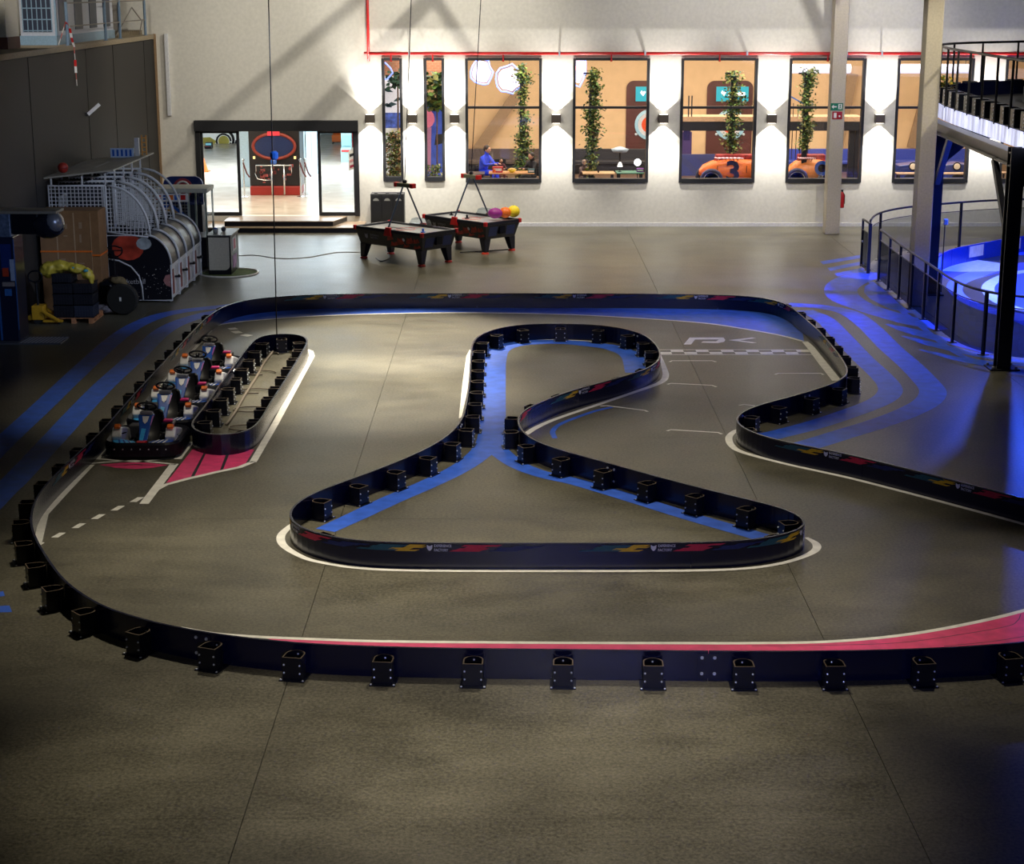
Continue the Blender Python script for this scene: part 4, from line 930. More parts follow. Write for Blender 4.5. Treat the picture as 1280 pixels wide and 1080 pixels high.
c = fl(130, 394); e = empty('rag_bundle', (c.x, c.y + .1, .02)); tag(e, 'bundle of mottled grey rags on the floor between pallet and spare wheel', 'rags'); lump('rags', [((0, 0, .12), .17, (1.5, 1, .7)), ((.2, 0, .1), .12, (1.2, 1, .8))], mat('grey_rag', (.14, .13, .16), .9, noise=.9, nscale=12), e, .1)
c = fl(126, 388); e = empty('dark_sack', (c.x + .22, c.y + .05, 0)); tag(e, 'large black bin sack slumped between crates and basketball machine', 'bag'); lump('bag_body', [((0, 0, .42), .34, (.9, .8, 1.2)), ((.15, 0, .7), .2, (1, .9, 1))], BLACK, e, .1)
c = fl(147, 380); e = empty('spare_steering_wheel', (c.x, c.y - .12, 0)); tag(e, 'upright black steering wheel on a thin stand before the basketball machine', 'steering wheel')
m = MB(); m.tube([(.22 * math.cos(a), 0, 1.42 + .17 * math.sin(a) - (.05 if math.sin(a) > .5 else 0)) for a in [k * math.pi / 12 for k in range(24)]], .02, 6, closed=True); w_ = m.build('wheel_ring', BLACK, e, smooth=True)
m = MB(); m.bar((-.2, 0, 1.42), (.2, 0, 1.42), .03, .03); m.bar((0, 0, 1.42), (0, 0, 1.25), .03, .03, 0, (0, 1, 0)); m.build('spokes', BLACK, w_)
m = MB(); m.tube([(0, 0, 1.25), (0, .05, .02)], .018, 8); m.lathe([(.18, 0), (.18, .02), (.03, .03)], (0, .05, 0), 16); m.build('stand', STEEL, e)

# boxing strength tester at the far left edge
bx = fl(28, 428); e = empty('boxing_machine', (bx.x, bx.y, 0)); tag(e, 'tall dark blue boxing strength machine with black punch bag arm at the left edge', 'arcade machine')
BM = mat('boxing_body', (.008, .012, .035), .3, coat=.4)
m = MB(); m.box(-.6, -.05, .0, .8, .03, 2.46); bd = m.build('body', BM, e, bevel=.02)
m = MB(); m.box(-.48, -.44, -.02, .0, .05, 2.4); m.box(-.06, -.04, -.02, .0, .3, 2.4); m.build('edge_trim', mat('blue_trim', (.03, .12, .35), .3, emit=.0), bd)
m = MB(); m.box(-.36, -.12, -.02, 0, 1.7, 2.3); m.build('display_panel', mat('display_navy', (.01, .03, .15), .2), bd)
m = MB(); m.box(-.34, -.20, -.03, -.02, 1.55, 1.75); m.build('display_red', mat('display_red', (.5, .05, .02), .3), bd)
m = MB(); m.box(-.16, -.06, -.03, -.02, 1.45, 1.95); m.build('display_white', mat('display_pale', (.35, .4, .5), .3), bd)
m = MB(); m.box(-.36, -.08, -.04, 0, 1.32, 1.42); m.build('coin_slot_plate', mat('brushed_plate', (.5, .4, .35), .35, .5), bd)
m = MB(); m.box(-.32, -.16, -.03, 0, 1.10, 1.26); m.build('start_button_panel', mat('button_blue', (.04, .15, .4), .3), bd)
m = MB(); m.box(-.62, -.08, -.05, .75, 2.46, 3.0); hd = m.build('head_box', mat('checker_plate', (.18, .24, .36), .35, .6, noise=.5, nscale=14), e, bevel=.02)
m = MB(); m.box(-.63, 1.0, -.08, .6, 3.0, 3.06); m.build('top_plate', mat('warm_grey_plate', (.22, .19, .14), .5), hd)
m = MB(); m.box(-.08, .55, .0, .45, 2.52, 2.99); arm = m.build('arm', BLACK, e, bevel=.03)
LEATHER = mat('black_leather', (.01, .012, .02), .12, coat=.8)
m = MB(); m.ball((.72, .2, 2.72), .34, (1.15, .95, .95), 20); m.build('punch_bag', LEATHER, e, smooth=True)
m = MB(); m.ball((.88, .12, 2.78), .25, (.95, 1, 1), 16); m.build('bag_cap', mat('silver_leather', (.28, .28, .30), .3, .5), e, smooth=True)
m = MB(); m.box(-.6, -.02, .3, .8, .03, .04); m.box(-.6, .95, -.25, .55, 0, .03); ba = m.build('base_plate', mat('base_grey', (.10, .10, .11), .5), e)
for k in range(11): m = MB(); m.prism([(-.0 + k * .085, -.22), (.04 + k * .085, -.22), (.09 + k * .085, .5), (.05 + k * .085, .5)], lambda u, v, d: (u, v, d), .03, .034); m.build('tread_stripe', mat('tread_white', (.4, .42, .45), .5), ba)

# glass prize cabinet behind the basketball machines
e = empty('prize_cabinet', (-10.45, 51.5, 0)); tag(e, 'glass-sided prize cabinet with white roof behind the farthest basketball machine', 'arcade machine')
m = MB(); m.box(0, 1.55, 0, 1.2, 2.2, 2.32); m.build('roof', mat('cabinet_grey', (.5, .5, .45), .5), e, bevel=.01)
m = MB()
for x in (.02, 1.0, 1.5):
    for y in (.02, 1.16): m.box(x - .025, x + .025, y - .025, y + .025, 0, 2.2)
m.build('corner_post', mat('green_grey_post', (.3, .36, .32), .5), e)
m = MB(); m.box(0, 1.55, 0, 1.2, .02, .9); m.build('cabinet_base', CRB, e, bevel=.01)
m = MB(); m.box(.0, 1.0, -.02, 0, 1.95, 2.18); hp = m.build('header_panel', WHITE, e)
for k, mm in enumerate((RED, KBLUE, ORANGE, BLUEP, RED)): m = MB(); m.box(.06 + k * .18, .2 + k * .18, -.03, -.02, 2.0, 2.14); m.build('header_badge', mm, hp)
m = MB(); [m.box(.1 + k * .09, .11 + k * .09, .3, .31, .95, 1.95) for k in range(10)]; [m.box(.1, .95, .3, .31, 1.0 + k * .09, 1.01 + k * .09) for k in range(11)]; m.build('wire_grid', MESHW, e)
m = MB(); m.bar((.35, .2, 1.75), (1.0, .2, 1.2), .02, .16, 0); m.build('yellow_flash', mat('flash_amber', (.5, .3, .1), .4), e); m = MB(); m.bar((.2, .25, 1.9), (.9, .25, 1.35), .02, .25, 0); m.build('blue_flash', KBLUE, e)
m = MB(); m.box(0, 1.53, .005, .012, .9, 2.2); m.box(1.52, 1.53, .0, 1.2, .9, 2.2); m.build('glass_side', GLASS, e)
# arched blue sign of another machine
e = empty('arched_game_sign', (-10.0, 53.7, 0)); tag(e, 'blue arched game cabinet top with red target behind the prize cabinet', 'arcade machine')
ar = [(-.6, 1.6)] + [(-.6 + .25 * (1 - math.cos(R(a))), 2.2 + .25 * math.sin(R(a))) for a in range(0, 91, 15)] + [(.35 + .25 * math.sin(R(a)), 2.2 + .25 * math.cos(R(a))) for a in range(0, 91, 15)] + [(.6, 1.6)]
m = MB(); m.prism(ar, lambda u, v, d: (u, d, v), 0, .12); m.build('arched_panel', mat('deep_blue_panel', (.02, .04, .2), .4), e)
m = MB(); m.lathe([(0, 0), (.3, 0), (.3, .02)], (0, -.03, 2.1), 20, 'Y'); m.build('target_disc', mat('target_red', (.45, .06, .08), .5), e)
m = MB(); m.tube([(.2 * math.cos(a), -.04, 2.1 + .2 * math.sin(a)) for a in [k * math.pi / 10 for k in range(20)]], .03, 6, closed=True); m.build('target_ring', WHITE, e)
m = MB(); m.box(-.55, .55, 0, .6, 0, 1.6); m.build('cabinet_base', CRB, e)
# white counter cabinet and round turf mat
e = empty('game_counter', (-8.72, 50.15, 0)); tag(e, 'white-fronted black game counter cabinet beside the round green turf mat', 'cabinet')
fr = [(0, .0), (.45, .0)] + [(.45 + .17 * math.sin(R(a)), .17 - .17 * math.cos(R(a))) for a in range(0, 91, 15)] + [(.62, 1.08), (0, 1.08)]
m = MB(); m.box(0, .66, .02, 1.5, .0, 1.12); gb = m.build('counter_body', BLACK, e, bevel=.015)
fr2 = [(.03, .14), (.48, .14)] + [(.48 + .14 * math.sin(R(a)), .28 - .14 * math.cos(R(a))) for a in range(15, 91, 15)] + [(.62, 1.08), (.03, 1.08)]
m = MB(); m.prism(fr2, lambda u, v, d: (u, d, v), 0.0, .02); m.build('front_panel', mat('cream_panel', (.55, .52, .44), .5), e)
m = MB(); m.box(-.02, .7, 0, 1.52, 1.12, 1.15); m.build('counter_top', mat('speckled_top', (.25, .26, .25), .4, noise=.5), e)
m = MB(); m.box(.66, .672, .35, 1.0, .62, 1.02); m.build('info_label', mat('label_white', (.75, .75, .8), .5), e); m = MB(); m.box(.672, .676, .5, .85, .68, .96); m.build('label_print', mat('label_pink', (.6, .15, .25), .5), e)
m = MB(); m.box(.66, .67, .35, 1.0, .15, .5); m.build('colour_print', mat('mixed_print', (.35, .2, .4), .5, noise=.9, nscale=5), e)
for k, (x, y, mm) in enumerate(((.2, .3, mat('grey_ball', (.3, .32, .33), .4)), (.35, .8, CRB), (.15, .6, KBLUE))):
    e2 = empty('game_ball', (-8.72 + x, 50.15 + y, 1.15)); tag(e2, ('pale grey game ball on the near end of the counter top', 'black game ball at the back of the counter top', 'blue game ball in the middle of the counter top')[k], 'ball'); m = MB(); m.ball((0, 0, .07), .07); m.build('ball_skin', mm, e2, smooth=True)
    m = MB(); m.tube([(.071 * math.cos(a), .0, .07 + .071 * math.sin(a)) for a in [k2 * math.pi / 8 for k2 in range(16)]], .003, 4, closed=True); m.build('seam', STEEL, e2)
c = fl(286, 341.5); e = empty('turf_mat', (c.x, c.y, 0)); tag(e, 'round green artificial turf mat with white rim on the floor', 'mat')
m = MB(); m.lathe([(0, .012), (.82, .012), (.82, .001)], (0, 0, 0), 40); m.build('turf', mat('turf_green', (.07, .11, .02), .95, noise=.5, nscale=40), e)
m = MB(); m.tube([(.84 * math.cos(a), .84 * math.sin(a), .015) for a in [k * math.pi / 30 for k in range(60)]], .03, 6, closed=True); m.build('rim', P_WHITE, e)
# thin fluorescent fitting on the dark wall
a = Vector((XL + .02, 50.6, 3.95)); c0 = wp(121, 143, 50.9); q1 = Vector((-12.0, 50.5, wp(121, 143, 50.5).z)); q2 = Vector((-11.85, 50.9, q1.z + .28))
e = empty('strip_light', q1); tag(e, 'small angled white strip light fixed to the dark panelled wall', 'lamp')
m = MB(); m.bar((0, 0, 0), (.32, .1, .28), .09, .09); m.build('light_housing', WHITE, e); m = MB(); m.box(-.07, .02, -.03, .03, -.05, .05); m.build('fixing', STEEL, e)
# things on the mezzanine above the dark wall
ZT = ZM
def mz(px, py, X): 
    d = ray(px, py); t = X / d[0]; return Vector((X, d[1] * t, CAMZ + d[2] * t))
RAILB = mat('blue_grey_rail', (.16, .24, .34), .45)
e = empty('mezzanine_railing', (XL + .03, 44, ZT)); tag(e, 'thin blue-grey post railing along the edge of the mezzanine', 'railing'); inv = Matrix.Translation(-e.location)
posts = []
for px in (85, 132.5, 150.5, 182):
    zc = FPX * -(XL - .05) / (640 - px); 
    y = (zc - (8 - ZT) * math.sin(PITCH)) / math.cos(PITCH); y = min(y, YW - .15); posts.append(y)
    m = MB(); m.tube([(XL - .05, y, ZT), (XL - .05, y, ZT + 1.15)], .045, 8); m.box(XL - .12, XL + .02, y - .07, y + .07, ZT, ZT + .012); o = m.build('rail_post', RAILB, e); o.matrix_parent_inverse = inv
for z in (.5, 1.12): m = MB(); m.tube([(XL - .05, posts[0], ZT + z), (XL - .05, posts[-1], ZT + z)], .02, 6); o = m.build('rail_bar', mat('dull_rail', (.2, .18, .16), .5), e); o.matrix_parent_inverse = inv
m = MB(); m.tube([(XL - .2, posts[2], ZT + .05), (XL - .4, posts[3] - .3, ZT + .9), (XL - .3, YW - .4, ZT + .45), (XL - .3, YW - .9, ZT + .03)], .02, 6); o = m.build('rail_brace', mat('dull_rail', (0, 0, 0)), e); o.matrix_parent_inverse = inv
# hazard tape
q = Vector((XL - .05, posts[0], ZT)); e = empty('hazard_tape', q); tag(e, 'red and white hazard tape hanging from the first railing post over the dark wall', 'tape')
pts = [(.0, -.1, .62), (.05, .1, .45), (.06, .2, .2), (.09, .3, -.05), (.1, .3, -.4), (.1, .3, -.75), (.11, .3, -1.1)]
for k in range(len(pts) * 2 - 2):
    A = Vector(pts[k // 2]).lerp(Vector(pts[k // 2 + 1]), .5 * (k % 2)); B = Vector(pts[k // 2]).lerp(Vector(pts[k // 2 + 1]), .5 * (k % 2) + .5)
    m = MB(); m.bar(A, B, .07, .006); m.build('tape_band', (RED, SG)[k % 2], e)
for k in range(4):
    A = Vector((0, -.1, .62)).lerp(Vector((.0, -1.0, .05)), k / 4); B = Vector((0, -.1, .62)).lerp(Vector((.0, -1.0, .05)), (k + 1) / 4); m = MB(); m.bar(A, B, .006, .06); m.build('tape_band', (RED, SG)[k % 2], e)
# white ventilation cabinets
def vent(y0, y1, x0, x1, h, label, z0=.25):
    e = empty('air_handling_unit', (x0, y0, ZT)); tag(e, label, 'machine'); w = x1 - x0; d = y1 - y0
    m = MB(); m.box(0, w, 0, d, z0, h); m.build('casing', mat('unit_white', (.5, .53, .6), .5), e)
    m = MB(); m.box(.08, w - .08, -.012, 0, z0 + .1, h - .1); g_ = m.build('grille_recess', mat('grille_dark', (.02, .03, .06), .5), e)
    m = MB(); [m.box(.08 + k * (w - .16) / 6 - .012, .08 + k * (w - .16) / 6 + .012, -.03, -.012, z0 + .1, h - .1) for k in range(7)]; [m.box(.08, w - .08, -.03, -.012, z0 + .12 + k * .3, z0 + .15 + k * .3) for k in range(int((h - z0) / .3))]; m.build('grille_bars', mat('unit_blue', (.25, .38, .5), .5), e)
    m = MB(); m.box(-.04, w + .04, -.06, d, 0, z0); m.build('plinth', mat('unit_blue', (0, 0, 0)), e)
    n = 4
    for k in range(n): m = MB(); y = d * (k + .25) / n; m.box(w, w + .02, y, y + d / n * .5, z0 + .12, h - .1); m.build('side_louvre', mat('grille_dark', (0, 0, 0)), e)
    m = MB(); m.box(w + .0, w + .05, -.02, .06, z0, h); m.build('corner_strip', mat('unit_blue', (0, 0, 0)), e)
vent(49.4, 56.6, -13.45, -12.5, 2.6, 'large white air handling unit with barred grille on the mezzanine')
e = empty('white_cabinet', (-14.25, 46.0, ZT)); tag(e, 'plain white cabinet at the left edge of the mezzanine', 'cabinet'); m = MB(); m.box(0, 1.35, 0, 1.2, .3, 2.6); m.build('casing', mat('warm_white', (.45, .43, .36), .6), e)
m = MB(); m.box(-.02, 1.37, .02, 1.2, 0, .3); m.build('plinth', mat('rusty_plinth', (.08, .03, .02), .7), e); m = MB(); [m.lathe([(.0, -.03), (.12, -.03), (.12, .0)], (.2, 0, z), 12, 'Y') for z in (.75, 1.1)]; m.build('fan_port', BLACK, e)
for k in range(3):
    e = empty('leaning_board', (-13.6 + k * .32, 58.6, ZT)); tag(e, ('left', 'middle', 'right')[k] + ' one of three white boards standing at the far end of the mezzanine', 'board', 'white boards on the mezzanine')
    m = MB(); m.box(0, .18, 0, .05, .02, 1.0); m.build('board', mat('unit_pale', (.55, .52, .48), .6), e); m = MB(); m.box(-.02, 0, -.01, .06, 0, 1.03); m.box(.18, .20, -.01, .06, 0, 1.03); m.build('frame', mat('warm_grey_plate', (0, 0, 0)), e)
for k in range(2):
    e = empty('timber_pallet', (-12.45 - .85, 57.0 + k * 1.9, ZT)); tag(e, ('nearer', 'farther')[k] + ' flat weathered timber pallet lying on the mezzanine edge', 'pallet', 'timber pallets on the mezzanine')
    for j in range(6): m = MB(); m.box(0, .85, j * .32, .24 + j * .32, .12, .15); m.build('slat', mat('old_timber', (.2, .16, .1), .8), e)
    for j in range(3): m = MB(); m.box(j * .37, .1 + j * .37, 0, 1.85, 0, .12); m.build('bearer', mat('old_timber', (0, 0, 0)), e)
# ================================================================== AIR HOCKEY TABLES
HB1 = mat('hockey_black', (.010, .011, .022), .3, coat=.3); HFL = mat('hockey_flame', (.4, .03, .02), .4, noise=.9, nscale=7)
def make_hockey(cable_top):
    e = empty('air_hockey_table'); L, Wd = 1.45, .75
    m = MB(); vs = []
    for (hx, hy, z) in ((1.32, .62, .46), (1.43, .73, .90)): vs += [(-hx, -hy, z), (hx, -hy, z), (hx, hy, z), (-hx, hy, z)]
    m.add(vs, [(3, 2, 1, 0), (0, 1, 5, 4), (1, 2, 6, 5), (2, 3, 7, 6), (3, 0, 4, 7), (4, 5, 6, 7)]); cab = m.build('cabinet', HB1, e, bevel=.01)
    m = MB()
    m.box(-L, L, -Wd, -Wd + .09, .90, 1.0); m.box(-L, L, Wd - .09, Wd, .90, 1.0); m.box(-L, -L + .09, -Wd + .09, Wd - .09, .90, 1.0); m.box(L - .09, L, -Wd + .09, Wd - .09, .90, 1.0)
    m.build('rim_rail', HB1, e, bevel=.012)
    m = MB(); m.box(-L + .09, L - .09, -Wd + .09, Wd - .09, .90, .94); pf = m.build('playing_surface', mat('hockey_surface', (.55, .56, .58), .2), e)
    m = MB(); m.box(-.01, .01, -Wd + .09, Wd - .09, .94, .943); m.tube([(.3 * math.cos(a), .3 * math.sin(a), .941) for a in [k * math.pi / 12 for k in range(24)]], .008, 4, closed=True); m.build('centre_marking', RED, pf)
    # side graphics: flames, emblem and lettering
    def SD(u, v, d, s=-1): return (u, s * (.62 + .11 * (v - .46) / .44 + .004 + d), v)
    for s in (-1, 1):
        m = MB()
        rr = random.Random(5)
        for (u0, u1, v0, v1) in ((.02, .35, .5, .66), (-.1, .18, .66, .84), (.30, .62, .56, .8), (.55, .85, .5, .62), (.70, 1.02, .62, .84), (1.0, 1.28, .66, .82), (.98, 1.3, .5, .62)):
            m.prism([(u0, v0), ((u0 + u1) / 2 + .03, v0 + .02), (u1, v0 + .06), (u1 - .05, v1), ((u0 + u1) / 2, v1 - .05), (u0 + .07, v1 - .01)], lambda u, v, d: SD(u, v, d, s), 0, .003)
        m.build('flame_print', HFL, cab)
        m = MB(); m.prism([(.62 + .05 * math.cos(a), .74 + .05 * math.sin(a)) for a in [k * .6 for k in range(11)]], lambda u, v, d: SD(u, v, d, s), .004, .006); m.build('disc_print', SG, cab)
    m = MB()
    for (w_, zc, uc) in (('EXPERIENCE', .76, -.62), ('FACTORY', .68, -.66)):
        v, f = text2d(w_, .085); m.add([SD(a * .8 + uc, b + zc, .004) for a, b in v], f)
    m.prism([(-1.05, .80), (-.98, .77), (-.92, .80), (-.93, .68), (-.98, .64), (-1.04, .68)], SD, .002, .005); m.build('printed_logo', mat('dim_print', (.35, .35, .4), .5), cab)
    for s in (-1, 1):
        m = MB()
        for (u0, u1) in ((-.55, -.2), (.2, .55)): m.prism([(u0, .55), (u1, .55), (u1, .84), (u0, .84)], lambda u, v, d: (s * (1.32 + .11 * (v - .46) / .44 + .004 + d), u, v), 0, .004)
        m.build('end_panel', mat('hockey_navy', (.015, .03, .12), .3), cab)
        m = MB(); m.box(s * 1.40 - .04, s * 1.40 + .04, -.13, .13, .60, .84); m.build('puck_return', BLACK, cab, bevel=.01)
    for sx in (-1, 1):
        for sy in (-1, 1):
            m = MB(); m.box(sx * 1.43 - .05, sx * 1.43 + .05, sy * .73 - .05, sy * .73 + .05, .88, 1.02); m.build('corner_cap', RED, e, bevel=.02)
            m = MB(); vs = []
            for (cx, cy, w, z) in ((sx * 1.18, sy * .52, .13, .47), (sx * 1.24, sy * .57, .075, .06)): vs += [(cx - w, cy - w, z), (cx + w, cy - w, z), (cx + w, cy + w, z), (cx - w, cy + w, z)]
            m.add(vs, [(0, 3, 2, 1)[::-1], (0, 4, 5, 1), (1, 5, 6, 2), (2, 6, 7, 3), (3, 7, 4, 0), (4, 7, 6, 5)]); lg = m.build('leg', HB1, e, bevel=.01)
            m = MB(); m.lathe([(.12, 0), (.11, .04), (.06, .065)], (sx * 1.24, sy * .57, 0), 14); m.build('foot', mat('hockey_foot_red', (.6, .05, .02), .4), lg)
            m = MB(); m.box(sx * 1.21 - .005, sx * 1.21 + .005, sy * .70 - .01, sy * .70 + .01, .12, .42); 
    # overhead scorer: two brackets, two struts, light bar
    for s in (-1, 1):
        m = MB(); m.prism([(-.16, .80), (.16, .80), (.10, 1.06), (-.10, 1.06)], lambda u, v, d: (u + .1 * (v - .8), s * (.70 + d), v), .0, .08); m.build('strut_bracket', RED, e, bevel=.012)
        m = MB(); m.tube([(.0, s * .74, 1.0), (0, s * .08, 2.22)], .026, 8); m.build('strut', mat('blue_black_strut', (.03, .045, .08), .4), e)
    m = MB(); m.box(-.34, .34, -.07, .07, 2.20, 2.32); br = m.build('score_bar', mat('score_bar_grey', (.14, .15, .10), .5), e, bevel=.015)
    for s in (-1, 1): m = MB(); m.box(s * .34 - .06, s * .34 + .06, -.085, .085, 2.19, 2.33); m.build('bar_end', RED, br, bevel=.015)
    m = MB(); m.ball((0, 0, 2.36), .07); m.build('cable_knot', BLACK, br)
    m = MB(); m.tube([(-.95, -.40, .945), (-.95, -.40, .96)], .05, 12); m.tube([(-.95, -.4, .96), (-.95, -.4, 1.0)], [.02, .025], 10)
    return e
ht = make_hockey(None); ht2 = copy_tree(ht)
ht.location = (-3.22, 53.05, 0); ht.rotation_euler.z = R(-42); ht2.location = (-1.28, 55.55, 0); ht2.rotation_euler.z = R(-46)
tag(ht, 'nearer black air hockey table with red flames and overhead score bar, bare surface', 'air hockey table', 'air hockey tables'); tag(ht2, 'farther black air hockey table carrying coloured balls on its right end', 'air hockey table', 'air hockey tables')
for t, (px, py), lab in ((ht, (514, 0), 'black cable from the roof to the score bar of the nearer air hockey table'), (ht2, (601, 0), 'black cable from the roof to the score bar of the farther air hockey table')):
    b = t.location; tp = wp(px, py, b.y); m = MB(); k = (11.9 - 2.4) / (tp.z - 2.4); m.tube([(b.x, b.y, 2.4), (b.x + (tp.x - b.x) * k, b.y, 11.9)], .014, 6)
    tag(m.build('hanging_cable', BLACK), lab, 'cable')
def on_table(t, u, v, z): return Vector(t.location) + Vector((u * math.cos(t.rotation_euler.z) - v * math.sin(t.rotation_euler.z), u * math.sin(t.rotation_euler.z) + v * math.cos(t.rotation_euler.z), z))
for (t, u, v, mm, lab) in ((ht, .95, -.2, BLUEP, 'small blue striker on the near end of the nearer air hockey table'), (ht2, -1.05, .1, BLACK, 'black striker on the far left end of the farther air hockey table'), (ht2, -.1, -.1, BLACK, 'black striker in the middle of the farther air hockey table')):
    e = empty('hockey_striker', on_table(t, u, v, .941)); tag(e, lab, 'striker'); m = MB(); m.lathe([(.075, 0), (.08, .03), (.05, .035)], (0, 0, 0), 16); m.build('striker_base', mm, e); m = MB(); m.lathe([(.03, .03), (.035, .1), (.02, .12), (0, .125)], (0, 0, 0), 12); m.build('striker_grip', mm, e, smooth=True)
for (px, py, r, sc, mm, lab) in ((619, 271, .21, (1.1, 1, .8), mat('violet_ball', (.3, .02, .25), .5), 'violet ball at the left of the three balls on the air hockey table'), (631.5, 270.5, .19, (1, 1, .9), ORANGE, 'orange ball between the violet and the yellow ball'), (642, 269.5, .20, (1, 1, .95), mat('ball_yellow', (.9, .7, .02), .5), 'yellow ball at the right of the three balls on the air hockey table')):
    c = wp(px, py, 55.2 + (px - 630) * .012); e = empty('play_ball', (c.x, c.y, 1.0)); tag(e, lab, 'ball'); m = MB(); m.ball((0, 0, r * sc[2]), r, sc, 18); m.build('ball_skin', mm, e, smooth=True)
    m = MB(); m.lathe([(.0, 0), (.014, 0), (.014, .01), (0, .012)], (0, 0, 2 * r * sc[2] - .003), 8); m.build('valve', BLACK, e)
for t, lab in ((ht, 'low clear puck guard at the middle of the nearer table'), (ht2, 'low clear puck guard at the middle of the farther table')):
    e = empty('puck_guard', on_table(t, 0, .66, 1.0)); e.rotation_euler.z = t.rotation_euler.z; tag(e, lab, 'guard')
    m = MB(); m.prism([(-.5, 0), (.5, 0), (.4, .16), (.2, .22), (-.2, .22), (-.4, .16)], lambda u, v, d: (u, d, v), 0, .01); m.build('clear_shield', glass_mat('clear_plastic', (.8, .85, .9), .12), e); m = MB(); m.box(-.5, .5, -.01, .02, 0, .02); m.build('shield_foot', STEEL, e)
# black recycling cabinet at the wall
c = wp(463, 250, 59.9); d = wp(505, 250, 59.9); e = empty('waste_cabinet', (c.x, 59.9, 0)); w = d.x - c.x; tag(e, 'black three-compartment waste cabinet against the white wall behind the hockey tables', 'cabinet')
m = MB(); m.box(0, w, 0, .6, 0, 1.22); m.build('cabinet_body', mat('cabinet_black', (.02, .02, .022), .5), e, bevel=.01)
for k in range(3):
    x = w * (k + .5) / 3; m = MB(); m.box(x - w / 6 + .015, x + w / 6 - .015, -.02, 0, .05, 1.17); dr = m.build('compartment_door', mat('cabinet_black', (0, 0, 0)), e, bevel=.005)
    m = MB(); m.prism([(x + .10 * math.cos(a), .99 + .09 * math.sin(a)) for a in [math.pi * q / 8 for q in range(9)]], lambda u, v, d: (u, d, v), -.026, -.021); m.build('pale_symbol', mat('pale_symbol', (.4, .4, .38), .5), dr)
    m = MB(); m.box(x - .06, x + .06, .1, .3, 1.22, 1.25); m.build('top_knob', DARKGREY, dr)
# ================================================================== ROOMS BEHIND THE BACK WALL
ZR = .36
m = MB(); m.box(-16.9, -4.75, YW + .3, 96, ZR - .1, ZR); struct(m.build('floor_arcade', mat('pale_tile_floor', (.62, .55, .47), .2, noise=.2, nscale=1.5)))
m = MB(); m.box(-16.9, -4.8, 95.7, 96, ZR, 7); struct(m.build('wall_arcade_far', mat('arcade_wall', (.55, .65, .72), .7)))
m = MB(); m.box(-17, -16.9, YW + .3, 96, ZR, 7); struct(m.build('wall_arcade_left', mat('arcade_wall', (0, 0, 0))))
m = MB(); m.box(-4.8, -4.7, YW + .3, 96, ZR, 7); struct(m.build('wall_divider', mat('arcade_wall', (0, 0, 0))))
m = MB(); m.box(-17, 25, YW + .3, 96, 6.7, 6.9); struct(m.build('ceiling_rooms', PLASTER))
m = MB(); m.box(-4.7, 25, YW + .3, 75, 0, 1.0); struct(m.build('floor_restaurant', mat('dark_wood_floor', (.10, .06, .04), .4)))
YB = 73.0
m = MB(); m.box(-4.7, 25, YB, YB + .2, 1, 7); struct(m.build('wall_restaurant', TAN))
m = MB(); m.box(24.8, 25, YW + .3, YB, 1, 7); struct(m.build('wall_restaurant_side', TAN))
# partition that encloses the narrow windows
# mural with motorbike on a white wall, left of the door view
def plane_tag(o, l, c, **k): return tag(o, l, c, **k)
YM = 90.0
e = empty('wall_mural', wp(250, 190, YM)); a = wp(249, 190, YM); b = wp(301, 160, YM); w = b.x - a.x; h = b.z - a.z; tag(e, 'white mural with a yellow and black motorbike, seen through the left door leaf', 'mural')
m = MB(); m.box(-1.4, w, 0, .05, 0, h + .6); m.build('mural_board', mat('mural_white', (.8, .85, .85), .5, emit=.35), e)
m = MB()
def arcpts(cx, cz, r, a0, a1, n=14): return [(cx + r * math.cos(R(a0 + (a1 - a0) * i / n)), cz + r * math.sin(R(a0 + (a1 - a0) * i / n))) for i in range(n + 1)]
m.tube([(x, -.03, z) for x, z in arcpts(w * .57, h * .45, .36, 0, 350)], .05, 6); m.tube([(x, -.03, z) for x, z in arcpts(w * .57, h * .5, .5, -60, 110)], .07, 6); m.tube([(0.0, -.03, h * .95), (w * .3, -.03, h * .85), (w * .6, -.03, h * .98)], .05, 6)
m.build('tyre_outline', BLACK, e)
m = MB(); m.prism(arcpts(w * .57, h * .45, .28, 0, 350), lambda u, v, d: (u, d, v), -.02, -.01); m.prism([(0, h * .35), (w * .3, h * .2), (w * .4, h * .45), (w * .25, h * .62), (w * .05, h * .6)], lambda u, v, d: (u, d, v), -.02, -.01); m.build('bike_body', mat('mural_yellow', (.7, .6, .12), .5), e)
m = MB(); m.prism([(w * .85, 0), (w * 1.0, 0), (w * 1.0, h * .6), (w * .85, h * .5), (w * .8, h * .25)], lambda u, v, d: (u, d, v), -.02, -.01); m.build('dark_patch', BLACK, e)
def arcade_box(px0, px1, pyb, pyt, Y, label, col, top=None):
    a = wp(px0, pyb, Y); b = wp(px1, pyt, Y); e = empty('arcade_cabinet', (a.x, Y, ZR)); w = b.x - a.x; h = b.z - ZR; tag(e, label, 'arcade machine')
    m = MB(); m.prism([(0, 0), (.6, 0), (.7, h * .45), (.3, h * .5), (.35, h), (0, h)], lambda u, v, d: (d, .7 - u, v), 0, w); m.build('cabinet_side', col, e)
    m = MB(); m.box(.06 * w, .94 * w, .3, .33, h * .55, h * .9); m.build('screen', mat('cool_screen', (.2, .5, .6), .3, emit=.6), e); m = MB(); m.box(.1 * w, .9 * w, -.02, .02, h * .36, h * .42); m.build('control_panel', RED, e); return e
arcade_box(256, 263, 200, 179, 87, 'small dark game cabinet seen through the left door leaf', CRB)
arcade_box(426, 438, 200, 166, 80, 'white game cabinet seen through the right door leaf', mat('pale_teal_cab', (.4, .6, .62), .4))
